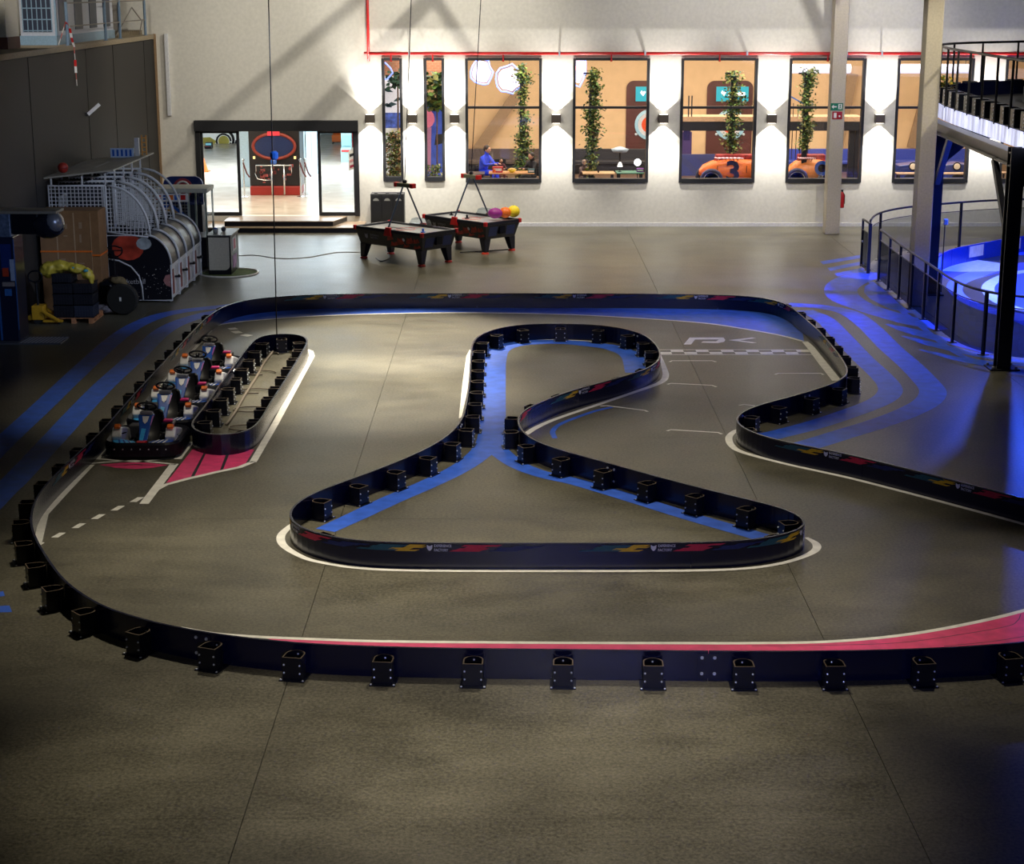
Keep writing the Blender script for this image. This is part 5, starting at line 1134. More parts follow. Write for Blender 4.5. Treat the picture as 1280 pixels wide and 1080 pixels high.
c = wp(254, 205, 76); e = empty('traffic_cone', (c.x, 76, ZR)); tag(e, 'orange cone on the pale floor behind the left door leaf', 'cone'); m = MB(); m.lathe([(.2, .03), (.04, .6), (0, .6)], (0, 0, 0), 14); m.box(-.25, .25, -.25, .25, 0, .03); m.build('cone_body', ORANGE, e); m = MB(); m.lathe([(.135, .26), (.095, .4)], (0, 0, 0), 14); m.build('cone_band', WHITE, e)
# big black punching machine in the doorway
Y1 = 67.2; a = wp(313, 246, Y1); b = wp(374, 160, Y1); e = empty('arcade_cabinet', (a.x, Y1, ZR)); w = b.x - a.x; h = 3.25; tag(e, 'large black game machine with oval screen and red base seen through the open doorway', 'arcade machine')
m = MB(); m.box(0, w, 0, 1.3, .3, h); m.build('cabinet_body', mat('gloss_black', (.012, .010, .012), .3), e, bevel=.03)
m = MB(); m.box(.02, w - .02, -.15, 1.2, .0, .34); m.build('red_base', mat('base_red', (.30, .015, .01), .4), e, bevel=.03)
m = MB(); K = 28; m.tube([(w / 2 + w * .41 * math.cos(2 * math.pi * k / K), -.06, 1.84 + .47 * math.sin(2 * math.pi * k / K)) for k in range(K)], .06, 8, closed=True); rg = m.build('screen_ring', mat('ring_red', (.20, .02, .01), .4), e, smooth=True)
m = MB(); m.prism([(w / 2 + w * .39 * math.cos(2 * math.pi * k / K), 1.84 + .44 * math.sin(2 * math.pi * k / K)) for k in range(K)], lambda u, v, d: (u, d, v), -.05, -.02); m.build('oval_screen', mat('night_screen', (.02, .03, .09), .2), e)
m = MB(); m.box(w * .38, w * .62, -.12, -.07, 2.24, 2.44); m.build('red_header', mat('header_glow', (.6, .03, .05), .4, emit=.3), e)
for s in (.08, .88): m = MB(); m.box(w * s, w * s + .08, -.03, 0, 1.36, 1.46); m.build('small_lamp', mat('amber_lamp', (.9, .6, .25), .4, emit=1), e)
m = MB(); m.tube([(.3, -.3, .85), (.3, -.35, 1.15), (w - .3, -.35, 1.15), (w - .3, -.3, .85)], .025, 8); m.tube([(w * .46, -.35, 1.15), (w * .46, -.35, .05)], .035, 8); m.tube([(w * .70, -.35, 1.15), (w * .70, -.35, .05)], .035, 8); m.tube([(.25, -.3, .85), (.35, -.4, .65), (.6, -.45, .6), (w * .46, -.36, .6)], .02, 8); m.build('hand_rail', CHROME, e, smooth=True)
m = MB(); m.ball((w * .5, -.3, 1.28), .13, n=12); m.build('blue_ball', KBLUE, e, smooth=True)
rr = random.Random(11); m = MB()
for k in range(26):
    x = rr.uniform(.3, w - .4); z = rr.uniform(.45, 1.05); m.box(x, x + rr.uniform(.04, .16), -.02, 0, z, z + rr.uniform(.03, .14))
m.build('printed_art', mat('machine_art', (.30, .06, .06), .5, noise=.8, nscale=8), e)['kind'] = 'stuff'
for i, (px, lab) in enumerate(((306.5, 'chrome rope post left of the big black machine'), (376.5, 'chrome rope post right of the big black machine'), (382, 'second chrome rope post right of the big black machine'))):
    c = wp(px, 243, 66.6); e = empty('rope_post', (c.x, 66.4 + .1 * i, ZR)); tag(e, lab, 'post', 'chrome rope posts'); m = MB(); m.lathe([(.16, 0), (.16, .02), (.03, .05), (.03, 1.35), (.05, 1.37), (.05, 1.42), (0, 1.45)], (0, 0, 0), 14); m.build('post', CHROME, e, smooth=False); m = MB(); m.tube([(.0, -.03, 1.3), (.12, -.02, .9), (.22, 0, .75)], .03, 6); m.build('rope', mat('dark_rope', (.1, .02, .02), .8), e)
# pale pilaster panels between machine and leaves
for px0, px1, Y in ((302, 311, 70), (376, 380, 73), (384, 388, 74), (391, 397, 75)):
    a = wp(px0, 240, Y); b = wp(px1, 155, Y); m = MB(); m.box(a.x, b.x, Y, Y + .1, ZR, 6.6); struct(m.build('trim_%d' % (px0,), mat('pale_blue_panel', (.55, .72, .85), .4)))
# right of the doorway: tables and coloured stands
for k, (px, py, mm, lab) in enumerate(((424, 172, ORANGE, 'orange seat far back behind the right door leaf'), (432, 168, RED, 'red seat far back behind the right door leaf'))):
    c = wp(px, py, 90 - 3 * k); e = empty('lounge_seat', (c.x + .3 * k, 90 - 3 * k, ZR)); tag(e, lab, 'seat'); m = MB(); m.box(-.35, .35, -.3, .3, .1, .45); m.box(-.35, .35, .2, .3, .45, 1.0); m.build('cushion', mm, e, bevel=.04); m = MB(); [m.box(x - .03, x + .03, y - .03, y + .03, 0, .1) for x in (-.3, .3) for y in (-.25, .25)]; m.build('legs', STEEL, e)
Y = 63.5; a = wp(436, 214, Y); e = empty('house_sign', (a.x, Y, ZR)); tag(e, 'house-shaped striped panel on a post behind the right door leaf', 'sign'); z = a.z - ZR
m = MB(); m.prism([(0, z), (.45, z + .2), (.45, z + .95), (.35, z + 1.0), (0, z + .7)], lambda u, v, d: (u, d, v), 0, .05); m.build('panel', WHITE, e)
for k in range(3): m = MB(); m.prism([(.04, z + .1 + k * .2), (.42, z + .24 + k * .2), (.42, z + .33 + k * .2), (.04, z + .2 + k * .2)], lambda u, v, d: (u, d, v), -.012, 0); m.build('stripe', (mat('stripe_maroon', (.3, .02, .06), .5), mat('stripe_pink', (.6, .3, .35), .5), STEEL)[k], e)
m = MB(); m.box(.3, .36, .05, .1, 0, z + .6); m.build('post', STEEL, e)

# ---- restaurant
def foliage_cluster(mb, c, r, n, rnd, ls=.07, mats=1):
    for _ in range(n):
        p = Vector(c) + Vector((rnd.gauss(0, r[0]), rnd.gauss(0, r[1]), rnd.uniform(-r[2], r[2])))
        a = Vector((rnd.uniform(-1, 1), rnd.uniform(-1, 1), rnd.uniform(-1, .5))).normalized() * ls * rnd.uniform(.7, 1.5); b = a.cross(Vector((rnd.uniform(-1, 1), rnd.uniform(-1, 1), 1))).normalized() * ls * .45
        mb.add([p, p + a * .5 + b, p + a, p + a * .5 - b], [(0, 1, 2, 3)], rnd.randrange(mats))
IV = [LEAF, mat('olive_leaf', (.22, .22, .05), .6, noise=.5), DLEAF]
def ivy(px, pyt, pyb, Y, label, seed, wid=.16):
    c = wp(px, pyt, Y); zb_ = wp(px, pyb, Y).z; rnd = random.Random(seed); e = empty('ivy_column', (c.x, Y, 1.0)); tag(e, label, 'plant')
    m = MB(); m.lathe([(.22, .02), (.28, .35), (.24, .35), (.2, .3)], (0, 0, 0), 14); m.build('planter', STEEL, e)
    m = MB(); m.box(-.09, .09, -.09, .09, .1, c.z - 1.0); m.box(-.3, .05, -.04, .04, c.z - 1.02, c.z - .96); m.build('support_post', STEEL, e)
    m = MB(); z = zb_ - 1.0
    while z < c.z - 1.0:
        k = rnd.choice((.45, .8, 1.2, 1.0)); foliage_cluster(m, (rnd.uniform(-.05, .10), -.05, z + .15), (wid * .8 * k, .12, .2), int(190 * k), rnd, .10, 3); z += .27
    m.build('foliage', IV, e)['kind'] = 'stuff'; return e
ivy(653, 88, 224, 64.8, 'ivy-covered column by the diners behind the first wide window', 1)
ivy(740, 92, 224, 62.6, 'ivy-covered column at the left of the second wide window', 2)
ivy(917, 92, 188, 63.4, 'pale leafy column before the red round-dial panel in the third wide window', 3, .2)
ivy(1009, 92, 185, 63.0, 'ivy column lit light blue at the top in the fourth wide window', 4, .14)
# rounded dark panels with dial and screen
def dial_panel(px0, px1, pyt, pyb, label):
    a = wp(px0, pyb, YB - .1); b = wp(px1, pyt, YB - .1); w = b.x - a.x; h = b.z - a.z; e = empty('dial_game_panel', (a.x, YB - .001, a.z)); tag(e, label, 'game panel')
    r = .3; P = [(0, 0), (w, 0)] + [(w - r + r * math.cos(R(t)), h - r + r * math.sin(R(t))) for t in range(0, 91, 15)] + [(r - r * math.sin(R(t)), h - r + r * math.cos(R(t))) for t in range(0, 91, 15)]
    m = MB(); m.prism(P, lambda u, v, d: (u, -d, v), 0, .06); m.build('panel_board', mat('mahogany_panel', (.09, .025, .02), .45, noise=.3, nscale=2), e)
    cx, cz_, rr_ = w * .52, h * .40, .62
    m = MB(); m.lathe([(rr_, -.0), (rr_, -.05), (rr_ - .12, -.08), (rr_ - .14, -.02)], (cx, -.06, cz_), 32, 'Y'); rg = m.build('dial_ring', mat('dial_blue', (.30, .50, .60), .4, emit=.3), e)
    m = MB(); m.lathe([(0, -.03), (rr_ - .13, -.03)], (cx, -.06, cz_), 32, 'Y'); m.build('dial_face', mat('dial_cream', (.8, .75, .7), .4, emit=.3), e)
    m = MB(); m.lathe([(0, -.04), (rr_ - .28, -.04)], (cx, -.06, cz_), 32, 'Y'); m.build('dial_centre', mat('dial_orange', (.85, .28, .12), .4, emit=.3), e)
    m = MB(); [m.ball((cx + rr_ * 1.1 * math.cos(R(t)), -.1, cz_ + rr_ * 1.1 * math.sin(R(t))), .06, n=8) for t in (0, 215, 325)]; m.build('marker_knob', mat('knob_pale', (.6, .7, .75), .4), e)
    m = MB(); m.box(w * .2, w * .9, -.1, -.06, h * .72, h * .92); sc_ = m.build('screen', mat('teal_screen', (.02, .28, .36), .3, emit=1.0), e)
    m = MB(); m.prism([(w * .3, h * .84), (w * .36, h * .79), (w * .42, h * .85), (w * .38, h * .86), (w * .36, h * .84), (w * .33, h * .87)], lambda u, v, d: (u, d, v), -.11, -.105); m.box(w * .46, w * .82, -.11, -.105, h * .80, h * .845); m.build('screen_mark', mat('screen_white', (.9, .8, .8), .3, emit=1.5), sc_)
    return e
dial_panel(782, 841, 101, 192, 'dark red rounded dial panel at the right edge of the second wide window'); dial_panel(882, 942, 101, 192, 'dark red rounded panel with round dial and teal screen in the third wide window')
# illuminated white shapes with blue neon outline
def blob_sign(px, py, rx, rz, Y, seed, label):
    c = wp(px, py, Y); rnd = random.Random(seed); e = empty('neon_sign', (c.x, Y, c.z)); tag(e, label, 'sign'); s = Y / FPX
    P = [(math.cos(t) * rx * s * rnd.uniform(.85, 1.12), math.sin(t) * rz * s * rnd.uniform(.85, 1.12)) for t in [k * math.pi / 7 for k in range(14)]]
    m = MB(); m.prism(P, lambda u, v, d: (u, -d, v), 0, .04); m.build('lit_panel', mat('lit_white', (.6, .63, 1), .5, emit=.25), e)
    m = MB(); m.tube([(u * 1.18, -.08, v * 1.18) for u, v in P], .035, 6, closed=True); m.build('neon_tube', mat('neon_blue', (.2, .3, 1), .4, emit=1.6), e)
    m = MB(); m.tube([(P[2][0] * .4, -.07, P[2][1] * .4), (0, -.07, 0), (P[9][0] * .5, -.07, P[9][1] * .5)], .03, 6); m.build('inner_tube', mat('neon_pink', (1, .5, .6), .4, emit=1), e)
    m = MB(); m.tube([(0, .1, rz * s * .8), (0, .1, 6.71 - c.z)], .01, 4); m.build('hanger', STEEL, e)
blob_sign(602, 90, 11, 14, 66, 2, 'left glowing white blob sign with blue neon outline behind the first wide window'); blob_sign(637, 99, 14, 15, 66, 3, 'right and larger glowing white blob sign with blue neon outline behind the first wide window')
blob_sign(722, 80, 9, 22, 66, 4, 'pale glowing sign at the left edge of the second wide window')
# low dark booths along the far wall
def booth(px0, px1, label, col, zt_=1.75):
    a = wp(px0, 195, 70); b = wp(px1, 195, 70); e = empty('booth_bench', (a.x, 70, 1.0)); w = b.x - a.x; tag(e, label, 'bench')
    m = MB(); m.box(0, w, 0, .15, 0, .85); m.build('bench_back', col, e, bevel=.02); m = MB(); m.box(0, w, -.6, 0, .3, .45); m.build('seat', col, e, bevel=.03); m = MB(); m.box(.05, w - .05, -.5, 0, 0, .3); m.build('plinth', STEEL, e)
booth(584, 674, 'dark booth bench at the back of the first wide window', mat('brown_booth', (.06, .04, .035), .6)); booth(700, 838, 'black booth bench at the back of the second wide window', mat('black_booth', (.015, .015, .02), .5))
booth(975, 1075, 'navy booth bench at the back of the fourth wide window', mat('navy_booth', (.03, .05, .3), .5)); booth(1105, 1215, 'navy booth bench at the back of the fifth wide window', mat('navy_booth', (0, 0, 0)))
# people
def person(px, py, Y, face, shirt, hair, label, lean=0.0, hood=None, hairlong=False):
    c = wp(px, py, Y); zt_ = c.z; e = empty('person', (c.x, Y, 1.0)); tag(e, label, 'person'); e.rotation_euler.z = R(face); H = zt_ - 1.0   # face: 0 looks at -y
    s = H / 1.30
    J = {'pel': (0, 0, .50), 'wai': (0, -.02 - lean * .3, .68), 'che': (0, -.04 - lean * .8, .88), 'nek': (0, -.05 - lean, 1.03), 'hd0': (0, -.07 - lean, 1.10), 'hd1': (0, -.08 - lean, 1.20), 'top': (0, -.06 - lean, 1.27)}
    V = []; E = []; Rr = []
    def add(p, r, par=None): V.append(Vector(p) * s); Rr.append(r * s); 
    def node(p, r, par):
        V.append(Vector(p) * s); Rr.append(r * s); 
        if par is not None: E.append((par, len(V) - 1))
        return len(V) - 1
    pel = node(J['pel'], .14, None); wai = node(J['wai'], .13, pel); che = node(J['che'], .155, wai); nek = node(J['nek'], .055, che); h0 = node(J['hd0'], .075, nek); h1 = node(J['hd1'], .095, h0); tp = node(J['top'], .06, h1)
    for sd in (-1, 1):
        sh = node((sd * .18, -.04 - lean * .8, .95), .07, che); el = node((sd * .25, -.20 - lean * .6, .75), .05, sh); wr = node((sd * .12, -.42 - lean * .4, .78), .035, el); hd = node((sd * .08, -.50 - lean * .4, .79), .04, wr)
        hp = node((sd * .10, -.05, .50), .10, pel); kn = node((sd * .13, -.45, .50), .075, hp); an = node((sd * .13, -.46, .08), .05, kn); node((sd * .13, -.60, .045), .04, an)
    me = bpy.data.meshes.new('body'); me.from_pydata([tuple(v) for v in V], E, []); o = bpy.data.objects.new('body', me); COL.objects.link(o); o.parent = e
    sk = o.modifiers.new('skin', 'SKIN'); sk.use_smooth_shade = True
    for i, sv in enumerate(me.skin_vertices[0].data): sv.radius = (Rr[i], Rr[i]); sv.use_root = (i == 0)
    sb = o.modifiers.new('sub', 'SUBSURF'); sb.levels = 1; sb.render_levels = 1
    # clothed body, with bare face and hands below
    me.materials.append(shirt)
    hc = Vector((0, -.09 - lean, 1.185)) * s
    m = MB(); m.ball(hc, .098 * s, (.85, 1, 1.15), 16); m.ball(hc + Vector((0, -.10 * s, -.01 * s)), .018 * s, (1, 1, 1.4), 8); m.ball(hc + Vector((.085 * s, .01, -.01)), .022 * s, (.5, 1, 1.3), 8); m.ball(hc + Vector((-.085 * s, .01, -.01)), .022 * s, (.5, 1, 1.3), 8)
    m.build('head', SKIN, e, smooth=True)
    m = MB(); [m.ball(hc + Vector((sd * .033 * s, -.088 * s, .012 * s)), .011 * s, n=6) for sd in (-1, 1)]; m.box(hc.x - .025 * s, hc.x + .025 * s, hc.y - .1 * s, hc.y - .08 * s, hc.z - .055 * s, hc.z - .045 * s); m.build('eyes_and_mouth', HAIR, e)
    m = MB(); m.ball(hc + Vector((0, .03 * s, .035 * s)), .108 * s, (.93, 1, 1.05), 14)
    if hairlong: m.ball(hc + Vector((0, .07 * s, -.10 * s)), .10 * s, (1.0, .6, 1.7), 12)
    m.build('hair', hood or hair, e, smooth=True)
    m = MB()
    for sd in (-1, 1):
        w0 = Vector((sd * .10, -.47 - lean * .4, .79)) * s; m.ball(w0, .04 * s, (.8, 1, .5), 8)
        for q in range(4): m.tube([w0 + Vector(((q - 1.5) * .018, -.03, 0)) * s, w0 + Vector(((q - 1.5) * .02, -.075 + abs(q - 1.5) * .006, -.005)) * s, w0 + Vector(((q - 1.5) * .02, -.10 + abs(q - 1.5) * .008, -.03)) * s], .009 * s, 6)
        m.tube([w0 + Vector((-sd * .03, -.01, 0)) * s, w0 + Vector((-sd * .06, -.05, .0)) * s], .011 * s, 6)
    m.build('hands', SKIN, e, smooth=True)
    # chair under the person
    k = empty('dining_chair', (c.x, Y, 1.0)); k.rotation_euler.z = e.rotation_euler.z; tag(k, 'dark chair carrying ' + label.split(',')[0], 'chair')
    m = MB(); m.box(-.22, .22, -.25, .2, .33 * s, .37 * s); m.build('seat', STEEL, k, bevel=.01); m = MB(); m.box(-.2, .2, .18, .21, .5, .85); m.build('backrest', STEEL, k, bevel=.01)
    for x in (-.2, .2):
        for y in (-.22, .19): m = MB(); m.box(x - .015, x + .015, y - .015, y + .015, 0, .34 * s if y < 0 else .85); m.build('leg', STEEL, k)
    return e
person(603, 182, 63.4, 55, mat('cobalt_hoodie', (.01, .05, .75), .7), HAIR, 'person in a bright blue hooded jacket leaning over the table, in profile', lean=.10)
person(667, 191, 63.0, -50, mat('black_jacket', (.015, .015, .018), .8), HAIR, 'person with long dark hair in a black jacket, at the right of the table', lean=.03, hairlong=True)
person(626, 198, 65.6, 10, mat('dark_red_top', (.06, .01, .02), .8), HAIR, 'person in a dark red top at the far side of the table, facing the hall')
person(727, 200, 63.6, 40, mat('grey_brown_top', (.12, .08, .08), .8), mat('light_hair', (.35, .25, .2), .7), 'fair-haired person bent over, left of the second wide window', lean=.12)
def dtable(px0, px1, Y, label, col=WOOD, depth=.9):
    a = wp(px0, 215, Y); b = wp(px1, 215, Y); w = b.x - a.x; e = empty('dining_table', (a.x, Y, 1.0)); tag(e, label, 'table')
    m = MB(); m.box(0, w, -depth / 2, depth / 2, .70, .74); m.build('tabletop', col, e, bevel=.01)
    for x in (.08, w - .08):
        for y in (-depth / 2 + .08, depth / 2 - .08): m = MB(); m.box(x - .03, x + .03, y - .03, y + .03, 0, .70); m.build('leg', STEEL, e)
    return (a.x, b.x, Y)
dtable(611, 668, 62.1, 'wooden table between the diners behind the first wide window', mat('orange_wood_top', (.5, .25, .1), .4)); dtable(586, 606, 61.9, 'small dark table at the left edge of the first wide window', mat('dark_top', (.05, .03, .03), .4))
dtable(728, 768, 62.0, 'pale wooden table at the bottom of the second wide window', mat('pale_wood_top', (.6, .38, .2), .5)); dtable(770, 804, 62.2, 'green-topped table at the right of the second wide window', mat('green_top', (.05, .2, .14), .5))
TT = 1.74
def small(name, px, py, Y, kind, m_, label, cat, r=.08):
    c = wp(px, py, Y); e = empty(name, (c.x, Y, TT)); tag(e, label, cat); m = MB()
    if kind == 'bowl': m.lathe([(.4 * r, 0), (r, r * .7), (r * .92, r * .7), (.3 * r, .02)], (0, 0, 0), 14); m.build('vessel', m_, e, smooth=True); m = MB(); m.ball((0, 0, r * .6), r * .85, (1, 1, .5), 10); m.build('food', mat('food_mix', (.6, .35, .08), .6, noise=.8, nscale=20), e, smooth=True)
    elif kind == 'lamp': m.lathe([(r, 0), (r, .02), (.02, .03), (.02, .2)], (0, 0, 0), 12); m.build('lamp_base', STEEL, e); m = MB(); m.lathe([(r * 1.3, .18), (r * .6, .32), (0, .33)], (0, 0, 0), 14); m.build('lamp_shade', m_, e)
    elif kind == 'box': m.box(-r, r, -r * .6, r * .6, 0, r * 1.1); m.build('box_body', m_, e, bevel=.01); m = MB(); m.box(-r * .8, r * .8, -r * .61, -r * .6, r * .3, r * .8); m.build('box_label', SG, e)
    else: m.lathe([(r * .6, 0), (r * .8, r * 2), (r * .75, r * 2), (r * .5, .01)], (0, 0, 0), 12); m.build('cup', m_, e); m = MB(); m.lathe([(0, r * 1.6), (r * .75, r * 1.6)], (0, 0, 0), 12); m.build('drink', mat('drink', (.5, .2, .05), .2), e)
small('serving_bowl', 640, 212, 61.9, 'bowl', YELLOW, 'yellow bowl of food on the wooden table before the ivy column', 'bowl', .16); small('table_box', 622, 210, 62.0, 'box', RED, 'red box on the left part of the wooden table', 'box', .18)
small('drinking_cup', 618, 217, 61.85, 'cup', ORANGE, 'small orange cup on the wooden table below the red box', 'cup', .06); small('serving_tray', 664, 216, 61.85, 'box', TEAL, 'teal box on the right end of the wooden table by the person in black', 'box', .12)
small('table_lamp', 775, 205, 62.2, 'lamp', mat('lamp_glow', (1, .95, .9), .5, emit=4), 'little glowing lamp on the green-topped table', 'lamp', .07); small('drinking_cup', 748, 214, 61.9, 'cup', STEEL, 'small dark cup standing on the pale wooden table', 'cup', .05); small('paper_box', 800, 214, 62.1, 'box', mat('violet_box', (.25, .05, .45), .5), 'violet box on the right end of the green-topped table', 'box', .12)
# pendant dish and spotlight in the second window
c = wp(775, 187, 66); e = empty('hanging_dish_lamp', (c.x, 66, c.z)); tag(e, 'blue-grey dish lamp on a dark stand before the black booth, second wide window', 'lamp'); m = MB(); m.lathe([(.0, -.12), (.25, -.1), (.34, .02), (.1, .1), (0, .12)], (0, 0, 0), 18); m.build('dish', mat('dish_blue', (.35, .45, .55), .4), e, smooth=True); m = MB(); m.tube([(0, 0, -.1), (0, 0, 1.0 - c.z)], .03, 8); m.lathe([(.2, 0), (.2, .03)], (0, 0, 1.0 - c.z), 14); m.build('stand', STEEL, e)
c = wp(797, 203, 66); e = empty('spot_lamp', (c.x, 66, 1.0)); tag(e, 'small bright white spot lamp at the right of the second wide window', 'lamp'); m = MB(); m.tube([(0, 0, 0), (0, 0, c.z - 1.1)], .02, 6); m.lathe([(.15, 0), (.15, .02)], (0, 0, 0), 12); m.build('stand', STEEL, e); m = MB(); m.ball((0, 0, c.z - 1.0), .13, n=12); m.build('bulb', mat('spot_white', (.9, .95, 1), .5, emit=6), e, smooth=True)
# gallery walkway behind windows 5 and 6
a = wp(851, 150, 64.5); b = wp(1078, 150, 64.5); zt_ = wp(900, 146, 64.5).z; e = empty('gallery_walkway', (a.x - .3, 64.5, 1.0)); w = b.x - a.x + .3; tag(e, 'raised wooden walkway on a black beam behind the third and fourth wide windows', 'walkway'); z = zt_ - 1.0
for k in range(6): m = MB(); m.box(0, w, k * .2, .19 + k * .2, z - .06, z); m.build('deck_plank', mat('walkway_wood', (.42, .27, .16), .6, noise=.2), e)
m = MB(); m.box(0, w, -.02, 0, z - .17, z); m.build('edge_board', mat('walkway_wood', (0, 0, 0)), e)
m = MB(); m.box(0, w, .0, .1, z - .50, z - .17); m.box(0, w, 1.1, 1.2, z - .50, z - .06); m.build('beam', STEEL, e)
for x in (wp(1065, 190, 64.5).x - a.x + .3, .12, w - .1): m = MB(); m.box(x - .1, x + .1, .1, .3, 0, z - .3); m.build('support_post', STEEL, e)
for px in (861, 865): x = wp(px, 130, 64.5).x - a.x + .3; m = MB(); m.box(x - .02, x + .02, .02, .06, z, z + .75); m.build('rail_post', STEEL, e)
for k in range(5): x = wp(986 + k * 6, 130, 64.5).x - a.x + .3; m = MB(); m.box(x - .012, x + .012, .02, .05, z, z + .55 - k * .06); m.build('rail_post', STEEL, e)
x = wp(986, 130, 64.5).x - a.x + .3; m = MB(); m.bar((x, .03, z + .75), (x + .85, .03, z + .3), .05, .05, 0, (0, 1, 0)); m.build('stair_rail', mat('rail_blue', (.05, .12, .35), .4), e)
for k in range(7): x = wp(982 + k * 5, 170, 64.5).x - a.x + .3; m = MB(); m.box(x - .012, x + .012, .3, .33, z - 1.55, z - .5); m.build('baluster', STEEL, e)
# arcade door set under the walkway
a = wp(851, 205, 71); e = empty('game_kiosk', (a.x, 71, 1.0)); tag(e, 'dark violet kiosk with screen under the walkway, third wide window', 'kiosk'); m = MB(); m.box(0, .42, 0, .6, 0, wp(851, 165, 71).z - 1); m.build('kiosk_body', mat('violet_dark', (.05, .03, .12), .4), e, bevel=.02); m = MB(); m.box(.08, .34, -.01, 0, 1.1, 1.5); m.build('screen', mat('violet_screen', (.02, .02, .08), .2), e)
a = wp(849, 205, 68); m = MB(); m.box(a.x, a.x + 3.0, 68, 68.15, 1, wp(849, 193, 68).z + .0); tag(m.build('counter_rail', mat('dark_blue_counter', (.04, .05, .16), .5)), 'dark blue low counter behind the orange racing car', 'counter')
# vintage racing cars
def racecar(px_nose, px_tail, Y, number, label, flip=False, body=ORANGE, nt=.5, hs=1.5):
    a = wp(px_nose, 205, Y).x; b = wp(px_tail, 205, Y).x; e = empty('racing_car', (min(a, b), Y, 1.0)); tag(e, label, 'car'); Lc = abs(b - a); F = (lambda u: Lc - u) if flip else (lambda u: u)
    ztop = wp(900, 198.5, Y).z - 1.0
    m = MB(); rows = []; K = 12
    for t, hz, wy in ((0, .05, .1), (.06, .17, .22), (.2, .26, .32), (.4, .30, .38), (.62, .31, .40), (.82, .30, .38), (1.0, .24, .3), (1.12, .1, .15)):
        rows.append([(F(t * Lc), wy * math.cos(2 * math.pi * k / K) * 1.1, (ztop - .31 * hs) + hz * hs * (1 if math.sin(2 * math.pi * k / K) > 0 else 1) * max(-1, min(1, 1.25 * math.sin(2 * math.pi * k / K)))) for k in range(K)])
    vs = [p for r_ in rows for p in r_]; fs = [(i * K + j, i * K + (j + 1) % K, (i + 1) * K + (j + 1) % K, (i + 1) * K + j) for i in range(len(rows) - 1) for j in range(K)]; fs += [tuple(range(K)), tuple((len(rows) - 1) * K + j for j in range(K))]
    m.add(vs, fs); bd = m.build('body', body, e, smooth=True)
    m = MB()
    if number:
        v, f = text2d(number, 1.0, .03); cx = F(Lc * nt); m.add([(p * 1.1 + cx, -.47, q + ztop - .44) for p, q in v], f); m.build('race_number', mat('navy_number', (.01, .01, .06), .4), bd)
        m = MB(); [m.box(cx + s - .012, cx + s + .012, -.46, -.455, ztop - .45, ztop - .2) for s in (-.55, .48)]; m.build('pin_stripe', STEEL, bd)
    m = MB(); [m.tube([(F(Lc * (.22 + k * .06)), -.25, ztop - .02), (F(Lc * (.22 + k * .06)), -.36, ztop + .07), (F(Lc * (.30 + k * .06)), -.42, ztop + .04)], .028, 6) for k in range(7)]; m.build('exhaust_pipes', mat('silver_red', (.5, .3, .32), .3, .7), e)
    m = MB(); m.box(min(F(Lc * .25), F(Lc * .95)), max(F(Lc * .25), F(Lc * .95)), -.15, .25, ztop - .1, ztop + .16); m.build('engine_cover', mat('engine_red', (.35, .03, .03), .5, noise=.7, nscale=9), e, bevel=.03)
    for t, r in ((.16, .42), (1.0, .42)):
        for y in (-.72, .72):
            m = MB(); c = (F(t * Lc), y, r); m.tube([(c[0] + (r - .07) * math.cos(q), y, r + (r - .07) * math.sin(q)) for q in [k * math.pi / 12 for k in range(24)]], .07, 8, closed=True); ty = m.build('tyre', mat('tyre_dusk', (.03, .03, .07), .5), e, smooth=True)
            m = MB(); m.lathe([(r * .72, -.03), (r * .72, .03), (r * .66, .03), (r * .66, -.03)], c, 20, 'Y'); [m.tube([c, (c[0] + r * .7 * math.cos(q), y, r + r * .7 * math.sin(q))], .012, 4) for q in [k * math.pi / 5 for k in range(10)]]; m.lathe([(.06, -.05), (.06, .05)], c, 8, 'Y'); m.build('wheel_rim', CHROME, ty)
    m = MB(); m.tube([(F(.16 * Lc), -.7, .42), (F(.16 * Lc), .7, .42)], .03, 6); m.tube([(F(Lc), -.7, .42), (F(Lc), .7, .42)], .03, 6); m.build('axle', STEEL, e)
racecar(874, 955, 63.0, '3', 'orange racing car with a large number 3, in the third wide window')
racecar(985, 1033, 63.2, '', 'orange racing car with purple wheels at the left of the fourth wide window', body=mat('car_orange', (.8, .25, .05), .35))
c = wp(1027, 210, 62.4); e = empty('round_emblem', (c.x, 62.35, c.z)); tag(e, 'round blue and red emblem plate at the tail of the second orange car', 'emblem'); m = MB(); m.lathe([(0, -.03), (.26, -.03), (.26, 0)], (0, 0, 0), 20, 'Y'); m.build('disc', KBLUE, e); m = MB(); m.lathe([(0, -.04), (.14, -.04)], (0, 0, 0), 16, 'Y'); m.build('disc_centre', mat('emblem_red', (.6, .05, .05), .4), e); m = MB(); m.box(-.02, .02, 0, .03, 1.0 - c.z, 0); m.build('stand', STEEL, e)
